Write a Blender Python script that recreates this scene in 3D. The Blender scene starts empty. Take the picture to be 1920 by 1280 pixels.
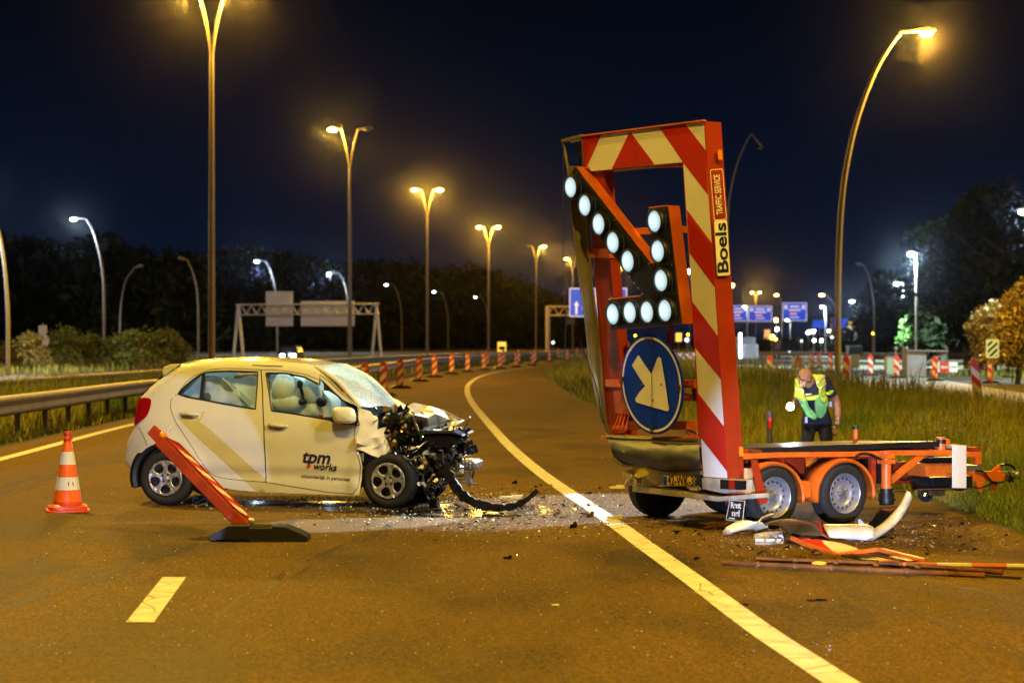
import bpy, bmesh, math, random
import numpy as np
from mathutils import Vector, Matrix, noise
from mathutils.geometry import delaunay_2d_cdt
random.seed(7)
rng = np.random.default_rng(7)
R = math.radians
S = bpy.context.scene
COL = S.collection
F = 3840.0          # focal length in pixels of the 1920 px wide photograph (72 mm on 36 mm)
CH = 1.7            # eye height

# ------------------------------------------------------------------ camera
cam_d = bpy.data.cameras.new("camera")
cam_d.lens = 72; cam_d.sensor_width = 36; cam_d.clip_start = 0.1; cam_d.clip_end = 3000
cam_d.dof.use_dof = True; cam_d.dof.focus_distance = 19.8; cam_d.dof.aperture_fstop = 2.6
cam = bpy.data.objects.new("camera", cam_d); COL.objects.link(cam)
cam.location = (0, 0, CH); cam.rotation_euler = (R(90), 0, 0)
S.camera = cam
S.render.engine = 'CYCLES'
S.cycles.use_denoising = True
S.cycles.max_bounces = 6; S.cycles.transparent_max_bounces = 12
S.cycles.sample_clamp_indirect = 4.0
S.cycles.blur_glossy = 0.5
S.view_settings.view_transform = 'Standard'; S.view_settings.look = 'None'
S.view_settings.exposure = 0.45; S.view_settings.gamma = 1.0

# ------------------------------------------------------------------ night sky
W = bpy.data.worlds.new("World"); S.world = W; W.use_nodes = True
nt = W.node_tree; nt.nodes.clear()
wo = nt.nodes.new('ShaderNodeOutputWorld'); bg = nt.nodes.new('ShaderNodeBackground')
tc = nt.nodes.new('ShaderNodeTexCoord'); sp = nt.nodes.new('ShaderNodeSeparateXYZ'); rp_ = nt.nodes.new('ShaderNodeValToRGB')
nt.links.new(tc.outputs['Generated'], sp.inputs[0]); nt.links.new(sp.outputs['Z'], rp_.inputs[0])
nt.links.new(rp_.outputs[0], bg.inputs[0]); nt.links.new(bg.outputs[0], wo.inputs[0])
e = rp_.color_ramp.elements
e[0].position = 0.0; e[0].color = (.0028, .0056, .0165, 1)
e[1].position = 1.0; e[1].color = (.0008, .0014, .004, 1)
a_ = e.new(.06); a_.color = (.0012, .0036, .0115, 1)
a_ = e.new(.165); a_.color = (.0006, .0016, .0048, 1)
bg.inputs[1].default_value = 1.0

# ------------------------------------------------------------------ lamps (street lighting of the motorway, headlights of the vehicle behind the photographer)
SODIUM = (1.0, .645, .08)
LED = (.72, .86, 1.0)
def point(name, loc, watts, color, radius=.25):
    l = bpy.data.lights.new(name, 'POINT'); l.energy = watts; l.color = color; l.shadow_soft_size = radius
    o = bpy.data.objects.new(name, l); COL.objects.link(o); o.location = loc
    return o
def spot(name, loc, aim, watts, color, deg, blend=.15, radius=.05, scale=(1, 1, 1), roll=0):
    l = bpy.data.lights.new(name, 'SPOT'); l.energy = watts; l.color = color; l.spot_size = R(deg); l.spot_blend = blend; l.shadow_soft_size = radius
    o = bpy.data.objects.new(name, l); COL.objects.link(o); o.location = loc
    d = Vector(aim) - Vector(loc)
    o.rotation_euler = d.to_track_quat('-Z', 'Y').to_euler()
    o.scale = scale
    return o
# the double lamps of the median and the single lamps of the verge go on behind the photographer, except the added one over the lane
def street(loc, watts, color, deg=152):
    o = spot('street_light', loc, (loc[0], loc[1], 0), watts, color, deg, .35, .3); return o
street((-11.5, 31, 17), 17000, SODIUM)
street((-6, -27, 17), 4000, SODIUM)
street((-.8, 7.5, 16), 8000, SODIUM)  # unseen lamp added over the lane to brighten the foreground
street((9.5, 11, 12.8), 6500, SODIUM)
street((10, -22, 13), 6000, SODIUM)
spot('headlight', (-2.0, -1.8, .78), (-3.56, 21.0, .28), 4800, (.52, .62, 1.0), 5.5, .10, .035, (1, 1, 1))
spot('headlight', (-.8, -1.8, .78), (3.0, 18.8, .62), 22000, (.50, .62, 1.0), 7.6, .55, .035, (1, .95, 1))
spot('added_fill_spot', (7, 30, 9.0), (.75, 21.0, 0.1), 17000, (.62, .74, 1.0), 13.5, .35, .05)  # unseen spots added high up for the cold light on the wreck
spot('added_fill_spot', (7, 30, 9.0), (-.42, 20.5, .95), 30000, LED, 5.6, .35, .05)
spot('added_fill_spot', (7, 30, 9.0), (-1.6, 21.4, 1.15), 4500, LED, 5.5, .35, .05)

# ------------------------------------------------------------------ helpers
def gp(px, py, z=0.0):
    Y = (CH - z) * F / (py - 640.0)
    return Vector(((px - 960.0) / F * Y, Y, z))
def at(px, py, Y):
    return Vector(((px - 960.0) / F * Y, Y, CH - (py - 640.0) / F * Y))
class Frame:
    """local axes of a thing: x along it, y away from its near side"""
    def __init__(s, loc, rot):
        s.loc = Vector((loc[0], loc[1], 0)); s.rot = rot
        s.ex = Vector((math.cos(rot), math.sin(rot), 0)); s.ey = Vector((-math.sin(rot), math.cos(rot), 0))
    def side(s, px, py, yy=0.0):
        d = Vector(((px - 960) / F, 1, -(py - 640) / F)); c = Vector((0, 0, CH)) - s.loc
        t = (yy - c.dot(s.ey)) / d.dot(s.ey)
        p = c + d * t
        return Vector((p.dot(s.ex), yy, p.z))
    def back(s, px, py, u, k=0.0, z0=0.0):
        d = Vector(((px - 960) / F, 1, -(py - 640) / F)); c = Vector((0, 0, CH)) - s.loc
        t = (u - k * (CH - z0) - c.dot(s.ex)) / (d.dot(s.ex) + k * d.z)
        p = c + d * t
        return Vector((p.dot(s.ex), p.dot(s.ey), p.z))

def tag(o, label=None, cat=None, group=None, kind=None):
    if label: o['label'] = label
    if cat: o['category'] = cat
    if group: o['group'] = group
    if kind: o['kind'] = kind
    return o
def thing(name, label, cat, loc=(0, 0, 0), rotz=0.0, group=None):
    o = bpy.data.objects.new(name, None); COL.objects.link(o)
    o.location = loc; o.rotation_euler = (0, 0, rotz); o.empty_display_size = .2
    return tag(o, label, cat, group)
def copy_tree(o, parent=None):
    c = o.copy(); COL.objects.link(c)
    if parent: c.parent = parent
    for ch in list(o.children): copy_tree(ch, c)
    return c

class MB:
    def __init__(s): s.v = []; s.f = []; s.m = []
    def add(s, v, f, mi=0):
        b = len(s.v); s.v += [tuple(p) for p in v]
        s.f += [tuple(i + b for i in q) for q in f]; s.m += [mi] * len(f)
        return s
    def box(s, c, size, mi=0, M=None):
        x, y, z = (q / 2 for q in size)
        v = [Vector((sx * x, sy * y, sz * z)) for sx in (-1, 1) for sy in (-1, 1) for sz in (-1, 1)]
        if M is not None: v = [M @ p for p in v]
        v = [p + Vector(c) for p in v]
        return s.add(v, [(0, 1, 3, 2), (4, 6, 7, 5), (0, 4, 5, 1), (2, 3, 7, 6), (0, 2, 6, 4), (1, 5, 7, 3)], mi)
    def box2(s, a, b, mi=0):
        return s.box([(a[i] + b[i]) / 2 for i in range(3)], [abs(b[i] - a[i]) for i in range(3)], mi)
    def bar(s, a, b, w, h, mi=0, up=(0, 0, 1)):
        a, b = Vector(a), Vector(b); d = (b - a); L = d.length; d.normalize()
        sx = d.cross(Vector(up))
        if sx.length < 1e-4: sx = d.cross(Vector((1, 0, 0)))
        sx.normalize(); uz = sx.cross(d)
        M = Matrix((sx, d, uz)).transposed()
        return s.box((a + b) / 2, (w, L, h), mi, M)
    def tube(s, pts, r, n=10, mi=0, cap=True, closed=False):
        pts = [Vector(p) for p in pts]; k = len(pts)
        if not hasattr(r, '__len__'): r = [r] * k
        v = []; f = []
        prev = None
        for i, p in enumerate(pts):
            if closed: t = pts[(i + 1) % k] - pts[i - 1]
            else: t = pts[min(i + 1, k - 1)] - pts[max(i - 1, 0)]
            t.normalize()
            if prev is None:
                u = t.cross(Vector((0, 0, 1)))
                if u.length < .05: u = t.cross(Vector((0, 1, 0)))
            else:
                u = prev - t * prev.dot(t)
            u.normalize(); prev = u; w = t.cross(u)
            for j in range(n):
                a = 2 * math.pi * j / n
                v.append(p + (u * math.cos(a) + w * math.sin(a)) * r[i])
        for i in range(k if closed else k - 1):
            i2 = (i + 1) % k
            for j in range(n):
                f.append((i * n + j, i * n + (j + 1) % n, i2 * n + (j + 1) % n, i2 * n + j))
        if cap and not closed:
            f.append(tuple(range(n))[::-1]); f.append(tuple((k - 1) * n + j for j in range(n)))
        return s.add(v, f, mi)
    def lathe(s, prof, n=24, mi=0, axis='Z', c=(0, 0, 0), mis=None):
        """prof: (radius, height) list"""
        v = []; f = []; m = []
        for (r, h) in prof:
            for j in range(n):
                a = 2 * math.pi * j / n
                x, y = r * math.cos(a), r * math.sin(a)
                p = (x, y, h) if axis == 'Z' else ((x, h, y) if axis == 'Y' else (h, x, y))
                v.append((p[0] + c[0], p[1] + c[1], p[2] + c[2]))
        b = len(s.v); s.v += v
        for i in range(len(prof) - 1):
            for j in range(n):
                s.f.append((b + i * n + j, b + i * n + (j + 1) % n, b + (i + 1) * n + (j + 1) % n, b + (i + 1) * n + j))
                s.m.append(mis[i] if mis else mi)
        return s
    def prism(s, pts, ext, mi=0, side=None, back=None):
        pts = [Vector(p) for p in pts]; ext = Vector(ext); n = len(pts); b = len(s.v)
        s.v += [tuple(p) for p in pts] + [tuple(p + ext) for p in pts]
        s.f.append(tuple(b + i for i in range(n))); s.m.append(mi)
        s.f.append(tuple(b + n + i for i in range(n))[::-1]); s.m.append(mi if back is None else back)
        for i in range(n):
            j = (i + 1) % n
            s.f.append((b + i, b + n + i, b + n + j, b + j)); s.m.append(mi if side is None else side)
        return s
    def blob(s, c, r, mi=0, n=8, m=6, jit=0):
        v = []; f = []
        for i in range(m + 1):
            th = math.pi * i / m
            for j in range(n):
                a = 2 * math.pi * j / n
                q = 1 + (random.uniform(-jit, jit) if jit else 0)
                v.append((c[0] + r[0] * q * math.sin(th) * math.cos(a), c[1] + r[1] * q * math.sin(th) * math.sin(a), c[2] + r[2] * q * math.cos(th)))
        for i in range(m):
            for j in range(n):
                f.append((i * n + j, (i + 1) * n + j, (i + 1) * n + (j + 1) % n, i * n + (j + 1) % n))
        return s.add(v, f, mi)
    def build(s, name, mats, parent=None, smooth=True, angle=35, weld=False, bevel=0, fix=True):
        me = bpy.data.meshes.new(name); me.from_pydata(s.v, [], s.f)
        if not isinstance(mats, (list, tuple)): mats = [mats]
        for m in mats: me.materials.append(m)
        me.polygons.foreach_set('material_index', s.m)
        me.update()
        if weld or fix:
            bm = bmesh.new(); bm.from_mesh(me)
            if weld: bmesh.ops.remove_doubles(bm, verts=bm.verts, dist=1e-4)
            bmesh.ops.recalc_face_normals(bm, faces=bm.faces); bm.to_mesh(me); bm.free()
        o = bpy.data.objects.new(name, me); COL.objects.link(o)
        if parent: o.parent = parent
        if smooth:
            me.shade_smooth(); me.set_sharp_from_angle(angle=R(angle))
        if bevel:
            b = o.modifiers.new('bevel', 'BEVEL'); b.width = bevel; b.segments = 2; b.limit_method = 'ANGLE'; b.angle_limit = R(40)
        return o

def inside(p, poly):
    x, y = p; c = False; n = len(poly); j = n - 1
    for i in range(n):
        xi, yi = poly[i]; xj, yj = poly[j]
        if (yi > y) != (yj > y) and x < (xj - xi) * (y - yi) / (yj - yi) + xi: c = not c
        j = i
    return c
def dens(poly, step):
    out = []; n = len(poly)
    for i in range(n):
        a = poly[i]; b = poly[(i + 1) % n]
        L = math.hypot(b[0] - a[0], b[1] - a[1]); k = max(1, int(L / step))
        for q in range(k): out.append((a[0] + (b[0] - a[0]) * q / k, a[1] + (b[1] - a[1]) * q / k))
    return out
def cat_smooth(poly, it=1, closed=True):
    for _ in range(it):
        n = len(poly); o = []
        for i in range(n if closed else n - 1):
            a = poly[i]; b = poly[(i + 1) % n]
            o.append((a[0] * .75 + b[0] * .25, a[1] * .75 + b[1] * .25)); o.append((a[0] * .25 + b[0] * .75, a[1] * .25 + b[1] * .75))
        if not closed: o = [poly[0]] + o + [poly[-1]]
        poly = o
    return poly
def tri_region(outer, holes=(), step=.05):
    """conforming triangulation of a 2D region: (points, triangles)"""
    loops = [dens(outer, step)] + [dens(h, step) for h in holes]
    pts = []; edges = []
    for L in loops:
        b = len(pts); n = len(L); pts += L; edges += [(b + i, b + (i + 1) % n) for i in range(n)]
    xs = [p[0] for p in outer]; ys = [p[1] for p in outer]
    y = min(ys) + step / 2; row = 0
    bnd = np.array(pts)
    while y < max(ys):
        x = min(xs) + (step / 2 if row % 2 else 0)
        while x < max(xs):
            if inside((x, y), outer) and not any(inside((x, y), h) for h in holes) and np.min((bnd[:, 0] - x) ** 2 + (bnd[:, 1] - y) ** 2) > (step * .45) ** 2:
                pts.append((x, y))
            x += step
        y += step * .87; row += 1
    r = delaunay_2d_cdt([Vector(p) for p in pts], edges, [], 0, 1e-6)
    V = [tuple(p) for p in r[0]]; T = []
    for t in r[2]:
        c = (sum(V[i][0] for i in t) / len(t), sum(V[i][1] for i in t) / len(t))
        if inside(c, outer) and not any(inside(c, h) for h in holes): T.append(tuple(t))
    return V, T

# ------------------------------------------------------------------ materials
MATS = {}
def mat(name, col, rough=.5, metal=0.0, var=0.0, vscale=8, bump=0.0, bscale=60, spec=.5, coat=0.0, alpha=1, trans=0, island=0.0, col2=None, detail=4):
    if name in MATS: return MATS[name]
    m = bpy.data.materials.new(name); MATS[name] = m; m.use_nodes = True
    n = m.node_tree.nodes; L = m.node_tree.links; b = n['Principled BSDF']
    b.inputs['Base Color'].default_value = (*col, 1); b.inputs['Roughness'].default_value = rough; b.inputs['Metallic'].default_value = metal
    b.inputs['Specular IOR Level'].default_value = spec; b.inputs['Coat Weight'].default_value = coat
    if coat: b.inputs['Coat Roughness'].default_value = .06
    if trans: b.inputs['Transmission Weight'].default_value = trans
    tcn = n.new('ShaderNodeTexCoord')
    if var or col2:
        t = n.new('ShaderNodeTexNoise'); t.inputs['Scale'].default_value = vscale; t.inputs['Detail'].default_value = detail
        L.new(tcn.outputs['Object'], t.inputs['Vector'])
        mx = n.new('ShaderNodeMix'); mx.data_type = 'RGBA'
        cr = n.new('ShaderNodeMapRange'); cr.inputs[1].default_value = .35; cr.inputs[2].default_value = .65
        L.new(t.outputs['Fac'], cr.inputs[0]); L.new(cr.outputs[0], mx.inputs[0])
        c2 = col2 or tuple(c * (1 - var) for c in col)
        mx.inputs[6].default_value = (*col, 1); mx.inputs[7].default_value = (*c2, 1)
        out = mx.outputs[2]
        if island:
            g = n.new('ShaderNodeNewGeometry'); h = n.new('ShaderNodeHueSaturation'); mr = n.new('ShaderNodeMapRange')
            mr.inputs[3].default_value = 1 - island; mr.inputs[4].default_value = 1 + island
            L.new(g.outputs['Random Per Island'], mr.inputs[0]); L.new(mr.outputs[0], h.inputs['Value']); L.new(out, h.inputs['Color']); out = h.outputs[0]
        L.new(out, b.inputs['Base Color'])
        rr = n.new('ShaderNodeMapRange'); rr.inputs[3].default_value = max(0, rough - .08); rr.inputs[4].default_value = min(1, rough + .08)
        L.new(t.outputs['Fac'], rr.inputs[0]); L.new(rr.outputs[0], b.inputs['Roughness'])
    if bump:
        t2 = n.new('ShaderNodeTexNoise'); t2.inputs['Scale'].default_value = bscale; t2.inputs['Detail'].default_value = 3
        L.new(tcn.outputs['Object'], t2.inputs['Vector'])
        bp_ = n.new('ShaderNodeBump'); bp_.inputs['Strength'].default_value = bump; bp_.inputs['Distance'].default_value = .01
        L.new(t2.outputs['Fac'], bp_.inputs['Height']); L.new(bp_.outputs[0], b.inputs['Normal'])
    return m
def emit(name, col, strength, sample=False):
    if name in MATS: return MATS[name]
    m = bpy.data.materials.new(name); MATS[name] = m; m.use_nodes = True
    b = m.node_tree.nodes['Principled BSDF']; b.inputs['Base Color'].default_value = (.8, .8, .8, 1)
    b.inputs['Emission Color'].default_value = (*col, 1); b.inputs['Emission Strength'].default_value = strength
    m.cycles.emission_sampling = 'AUTO' if sample else 'NONE'
    return m

M_white = mat('white_car_paint', (.74, .73, .62), .24, 0, .08, 3, coat=.9)
M_crump = mat('crumpled_white_paint', (.80, .78, .72), .3, 0, .1, 9, .25, 14, coat=.5)
M_black = mat('black_plastic', (.012, .012, .013), .42, 0, .4, 20, .15, 80)
M_gloss = mat('black_gloss', (.006, .006, .007), .12)
M_rubber = mat('tyre_rubber', (.016, .016, .017), .75, 0, .4, 14, .3, 60)
M_alu = mat('dull_aluminium', (.45, .45, .46), .32, .8, .3, 9, .1, 40)
M_rim = mat('silver_rim_paint', (.42, .42, .44), .35, .55, .12, 10)
M_steel = mat('galvanised_steel', (.17, .155, .14), .6, .2, .25, 4, .1, 20)
M_orange = mat('orange_trailer_paint', (.76, .155, .015), .38, 0, .28, 5, .08, 30, coat=.25)
M_red = mat('red_reflective_sheet', (.55, .022, .010), .42, 0, .12, 6)
M_redpaint = mat('red_orange_column_paint', (.36, .034, .008), .4, 0, .2, 4, .06, 30, coat=.2)
M_cream = mat('white_reflective_sheet', (.86, .84, .82), .5, 0, .08, 5)
M_sheet = mat('white_sheet', (.78, .78, .76), .45, 0, .06, 9)
M_olive = mat('bare_metal_backing', (.21, .17, .09), .5, .35, .35, 4, .15, 12)
M_darkmetal = mat('dirty_grey_metal', (.10, .10, .10), .6, .25, .4, 5, .15, 10)
M_deck = mat('worn_black_deck_board', (.014, .014, .015), .42, 0, .5, 6, .2, 25)
M_blue = mat('blue_sign_sheet', (.006, .045, .95), .5, 0, .1, 5, spec=.08)
M_rust = mat('rusty_orange_rod', (.24, .085, .018), .55, .2, .6, 6, .2, 30)
M_rustpart = mat('rust_brown_casting', (.20, .085, .03), .6, .3, .5, 20, .3, 40)
M_lensred = mat('red_tail_lens', (.32, .004, .006), .12, 0, coat=.8)
M_amber = mat('amber_reflector', (.8, .25, .01), .3)
M_yplate = mat('yellow_number_plate', (.85, .55, .03), .4)
M_ink = mat('black_ink', (.01, .01, .012), .5)
M_navy = mat('navy_ink', (.012, .012, .11), .5)
M_dotred = mat('red_ink', (.6, .03, .01), .5)
M_hose = mat('black_rubber_hose', (.01, .01, .01), .35)
M_cable = mat('blue_cable', (.03, .08, .4), .4)
M_offwhite = mat('offwhite_trim', (.55, .50, .40), .5, 0, .4, 9, .2, 25)
M_conered = mat('orange_red_cone_plastic', (.75, .075, .012), .35, 0, .12, 12)
M_seat = mat('grey_seat_fabric', (.16, .16, .17), .9, 0, .2, 10)
M_airbag = mat('white_airbag_cloth', (.88, .88, .86), .85, 0, .06, 9, .3, 14)
def glass_mat(name, tint, mixf=.25, rough=.03):
    m = bpy.data.materials.new(name); m.use_nodes = True; n = m.node_tree.nodes; L = m.node_tree.links; n.clear()
    o = n.new('ShaderNodeOutputMaterial'); t = n.new('ShaderNodeBsdfTransparent'); g = n.new('ShaderNodeBsdfGlossy'); mx = n.new('ShaderNodeMixShader'); fr = n.new('ShaderNodeFresnel')
    t.inputs[0].default_value = (*tint, 1); g.inputs[0].default_value = (.9, .95, 1, 1); g.inputs['Roughness'].default_value = rough
    fr.inputs[0].default_value = 1.5
    ma = n.new('ShaderNodeMath'); ma.operation = 'ADD'; ma.inputs[1].default_value = mixf * .2
    L.new(fr.outputs[0], ma.inputs[0]); L.new(ma.outputs[0], mx.inputs[0]); L.new(t.outputs[0], mx.inputs[1]); L.new(g.outputs[0], mx.inputs[2]); L.new(mx.outputs[0], o.inputs[0])
    return m
M_glass = glass_mat('tinted_window_glass', (.86, .98, 1.0))
M_lensclear = glass_mat('clear_lamp_lens', (.8, .85, .9), .6)
def crazed_glass():
    m = bpy.data.materials.new('shattered_windscreen_glass'); m.use_nodes = True; n = m.node_tree.nodes; L = m.node_tree.links; b = n['Principled BSDF']; o = n['Material Output']
    b.inputs['Base Color'].default_value = (.62, .74, .78, 1); b.inputs['Roughness'].default_value = .3
    t = n.new('ShaderNodeBsdfTransparent'); t.inputs[0].default_value = (.6, .8, .8, 1); mx = n.new('ShaderNodeMixShader')
    tcn = n.new('ShaderNodeTexCoord'); v = n.new('ShaderNodeTexVoronoi'); v.feature = 'DISTANCE_TO_EDGE'; v.inputs['Scale'].default_value = 34
    L.new(tcn.outputs['Object'], v.inputs['Vector'])
    cr = n.new('ShaderNodeMapRange'); cr.inputs[1].default_value = .02; cr.inputs[2].default_value = .12; cr.inputs[3].default_value = .95; cr.inputs[4].default_value = .45
    L.new(v.outputs['Distance'], cr.inputs[0]); L.new(cr.outputs[0], mx.inputs[0]); L.new(t.outputs[0], mx.inputs[1]); L.new(b.outputs[0], mx.inputs[2]); L.new(mx.outputs[0], o.inputs[0])
    bp_ = n.new('ShaderNodeBump'); bp_.inputs['Strength'].default_value = .8; L.new(v.outputs['Distance'], bp_.inputs['Height']); L.new(bp_.outputs[0], b.inputs['Normal'])
    return m
M_crazed = crazed_glass()
def stripes(name, c1, c2, per, slope, rough=.45, off=0.0, axis='X'):
    """diagonal warning stripes in the object's own x/z"""
    m = bpy.data.materials.new(name); m.use_nodes = True; n = m.node_tree.nodes; L = m.node_tree.links; b = n['Principled BSDF']
    tcn = n.new('ShaderNodeTexCoord'); s = n.new('ShaderNodeSeparateXYZ'); L.new(tcn.outputs['Object'], s.inputs[0])
    a = n.new('ShaderNodeMath'); a.operation = 'MULTIPLY_ADD'; a.inputs[1].default_value = slope; L.new(s.outputs[axis], a.inputs[0]); L.new(s.outputs['Z'], a.inputs[2])
    d = n.new('ShaderNodeMath'); d.operation = 'MULTIPLY_ADD'; d.inputs[1].default_value = 1 / per; d.inputs[2].default_value = 10 + off; L.new(a.outputs[0], d.inputs[0])
    f = n.new('ShaderNodeMath'); f.operation = 'FRACT'; L.new(d.outputs[0], f.inputs[0])
    g = n.new('ShaderNodeMath'); g.operation = 'GREATER_THAN'; g.inputs[1].default_value = .5; L.new(f.outputs[0], g.inputs[0])
    mx = n.new('ShaderNodeMix'); mx.data_type = 'RGBA'; mx.inputs[6].default_value = (*c1, 1); mx.inputs[7].default_value = (*c2, 1)
    L.new(g.outputs[0], mx.inputs[0]); L.new(mx.outputs[2], b.inputs['Base Color']); b.inputs['Roughness'].default_value = rough
    return m

FONT = None
def text_mesh(s, size, bold=0.0, shear=0.0, spacing=1.0, ext=0.0015, align='CENTER'):
    c = bpy.data.curves.new('lettering', 'FONT'); c.body = s; c.size = size; c.offset = bold; c.shear = shear; c.space_character = spacing
    c.extrude = ext; c.align_x = align; c.align_y = 'CENTER'; c.space_line = .9
    o = bpy.data.objects.new('lettering', c); COL.objects.link(o)
    bpy.context.view_layer.update()
    me = bpy.data.meshes.new_from_object(o.evaluated_get(bpy.context.evaluated_depsgraph_get()))
    bpy.data.objects.remove(o); bpy.data.curves.remove(c)
    return me
def lettering(s, size, m, parent, fn, name='lettering', fit=0, **kw):
    """fn maps the flat text (x, y, z) to the parent's coordinates"""
    me = text_mesh(s, size, **kw)
    if fit:
        xs = [v.co.x for v in me.vertices]; k_ = fit / (max(xs) - min(xs))
        for v in me.vertices: v.co.x *= k_
    for v in me.vertices: v.co = fn(v.co.copy())
    me.materials.clear(); me.materials.append(m)
    o = bpy.data.objects.new(name, me); COL.objects.link(o); o.parent = parent
    return o
def plane_fn(origin, ax, ay):
    o = Vector(origin); ax = Vector(ax).normalized(); ay = Vector(ay).normalized(); az = ax.cross(ay)
    return lambda p: o + ax * p.x + ay * p.y + az * p.z
# ================================================================== ground, roads, markings
def sheet(name, left, right, z, m, kind='structure'):
    mb = MB(); v = []; f = []
    for a, b in zip(left, right): v += [(a[0], a[1], z), (b[0], b[1], z)]
    for i in range(len(left) - 1): f.append((2 * i, 2 * i + 1, 2 * i + 3, 2 * i + 2))
    mb.add(v, f); o = mb.build(name, m, smooth=False); return tag(o, kind=kind)
def resamp(pts, ys):
    P = sorted(pts, key=lambda p: p[1]); return [(float(np.interp(y, [p[1] for p in P], [p[0] for p in P])), y) for y in ys]
def spline(pts, n=8):
    """Catmull-Rom through the points"""
    P = [Vector(p) for p in pts]; out = []
    for i in range(len(P) - 1):
        p0 = P[max(i - 1, 0)]; p1 = P[i]; p2 = P[i + 1]; p3 = P[min(i + 2, len(P) - 1)]
        for k in range(n):
            t = k / n
            out.append(.5 * ((2 * p1) + (p2 - p0) * t + (2 * p0 - 5 * p1 + 4 * p2 - p3) * t * t + (3 * p1 - p0 - 3 * p2 + p3) * t ** 3))
    out.append(P[-1]); return out

def asphalt(name, c1, c2, rough=.72):
    m = bpy.data.materials.new(name); m.use_nodes = True; n = m.node_tree.nodes; L = m.node_tree.links; b = n['Principled BSDF']
    tcn = n.new('ShaderNodeTexCoord')
    big = n.new('ShaderNodeTexNoise'); big.inputs['Scale'].default_value = .35; big.inputs['Detail'].default_value = 6; big.inputs['Distortion'].default_value = .6
    mp = n.new('ShaderNodeMapping'); mp.inputs['Scale'].default_value = (1, .28, 1); L.new(tcn.outputs['Object'], mp.inputs[0]); L.new(mp.outputs[0], big.inputs['Vector'])
    fine = n.new('ShaderNodeTexVoronoi'); fine.inputs['Scale'].default_value = 85; L.new(tcn.outputs['Object'], fine.inputs['Vector'])
    mid = n.new('ShaderNodeTexNoise'); mid.inputs['Scale'].default_value = 28; mid.inputs['Detail'].default_value = 8; mid.inputs['Roughness'].default_value = .75; L.new(tcn.outputs['Object'], mid.inputs['Vector'])
    mr = n.new('ShaderNodeMapRange'); mr.inputs[1].default_value = .3; mr.inputs[2].default_value = .7; L.new(big.outputs['Fac'], mr.inputs[0])
    mx = n.new('ShaderNodeMix'); mx.data_type = 'RGBA'; mx.inputs[6].default_value = (*c1, 1); mx.inputs[7].default_value = (*c2, 1); L.new(mr.outputs[0], mx.inputs[0])
    mr2 = n.new('ShaderNodeMapRange'); mr2.inputs[1].default_value = .3; mr2.inputs[2].default_value = .72; mr2.inputs[3].default_value = .45; mr2.inputs[4].default_value = 1.55; L.new(mid.outputs['Fac'], mr2.inputs[0])
    mm = n.new('ShaderNodeMix'); mm.data_type = 'RGBA'; mm.blend_type = 'MULTIPLY'; mm.inputs[0].default_value = 1
    L.new(mx.outputs[2], mm.inputs[6]); L.new(mr2.outputs[0], mm.inputs[7])
    cell = n.new('ShaderNodeHueSaturation'); mr3 = n.new('ShaderNodeMapRange'); mr3.inputs[3].default_value = .35; mr3.inputs[4].default_value = 1.8
    sepc = n.new('ShaderNodeSeparateColor'); L.new(fine.outputs['Color'], sepc.inputs[0]); L.new(sepc.outputs[0], mr3.inputs[0]); L.new(mr3.outputs[0], cell.inputs['Value']); L.new(mm.outputs[2], cell.inputs['Color'])
    L.new(cell.outputs[0], b.inputs['Base Color'])
    b.inputs['Roughness'].default_value = rough; b.inputs['Specular IOR Level'].default_value = .12
    bp_ = n.new('ShaderNodeBump'); bp_.inputs['Strength'].default_value = .55; bp_.inputs['Distance'].default_value = .006; L.new(fine.outputs['Distance'], bp_.inputs['Height']); L.new(bp_.outputs[0], b.inputs['Normal'])
    return m
M_asph = asphalt('sodium_tinted_asphalt', (.118, .066, .010), (.066, .038, .007))  # base colour pushed to orange brown to carry the sodium tint
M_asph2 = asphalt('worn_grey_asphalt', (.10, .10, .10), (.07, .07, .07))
M_soil = mat('verge_soil', (.045, .038, .012), .95, 0, 0, 1.5, .5, 20, col2=(.03, .028, .009))
def paint_mat():
    m = mat('worn_road_paint', (.70, .66, .68), .75, 0, 0, 6, .25, 90, spec=.2, col2=(.52, .49, .48))
    n = m.node_tree.nodes; L = m.node_tree.links; b = n['Principled BSDF']; src = b.inputs['Base Color'].links[0].from_socket
    tcn = n.new('ShaderNodeTexCoord'); v = n.new('ShaderNodeTexVoronoi'); v.feature = 'DISTANCE_TO_EDGE'; v.inputs['Scale'].default_value = 2.2; t = n.new('ShaderNodeTexNoise'); t.inputs['Scale'].default_value = 38; t.inputs['Detail'].default_value = 8; t.inputs['Roughness'].default_value = .75
    L.new(tcn.outputs['Object'], v.inputs['Vector']); L.new(tcn.outputs['Object'], t.inputs['Vector'])
    c1 = n.new('ShaderNodeMapRange'); c1.inputs[1].default_value = .006; c1.inputs[2].default_value = .014; c1.inputs[3].default_value = .8; c1.inputs[4].default_value = 0; L.new(v.outputs['Distance'], c1.inputs[0])
    c2 = n.new('ShaderNodeMapRange'); c2.inputs[1].default_value = .60; c2.inputs[2].default_value = .66; c2.inputs[4].default_value = .75; L.new(t.outputs['Fac'], c2.inputs[0])
    mx_ = n.new('ShaderNodeMath'); mx_.operation = 'MAXIMUM'; L.new(c1.outputs[0], mx_.inputs[0]); L.new(c2.outputs[0], mx_.inputs[1])
    mm = n.new('ShaderNodeMix'); mm.data_type = 'RGBA'; L.new(mx_.outputs[0], mm.inputs[0]); L.new(src, mm.inputs[6]); mm.inputs[7].default_value = (.10, .075, .045, 1); L.new(mm.outputs[2], b.inputs['Base Color'])
    return m
M_paint = paint_mat()

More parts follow.
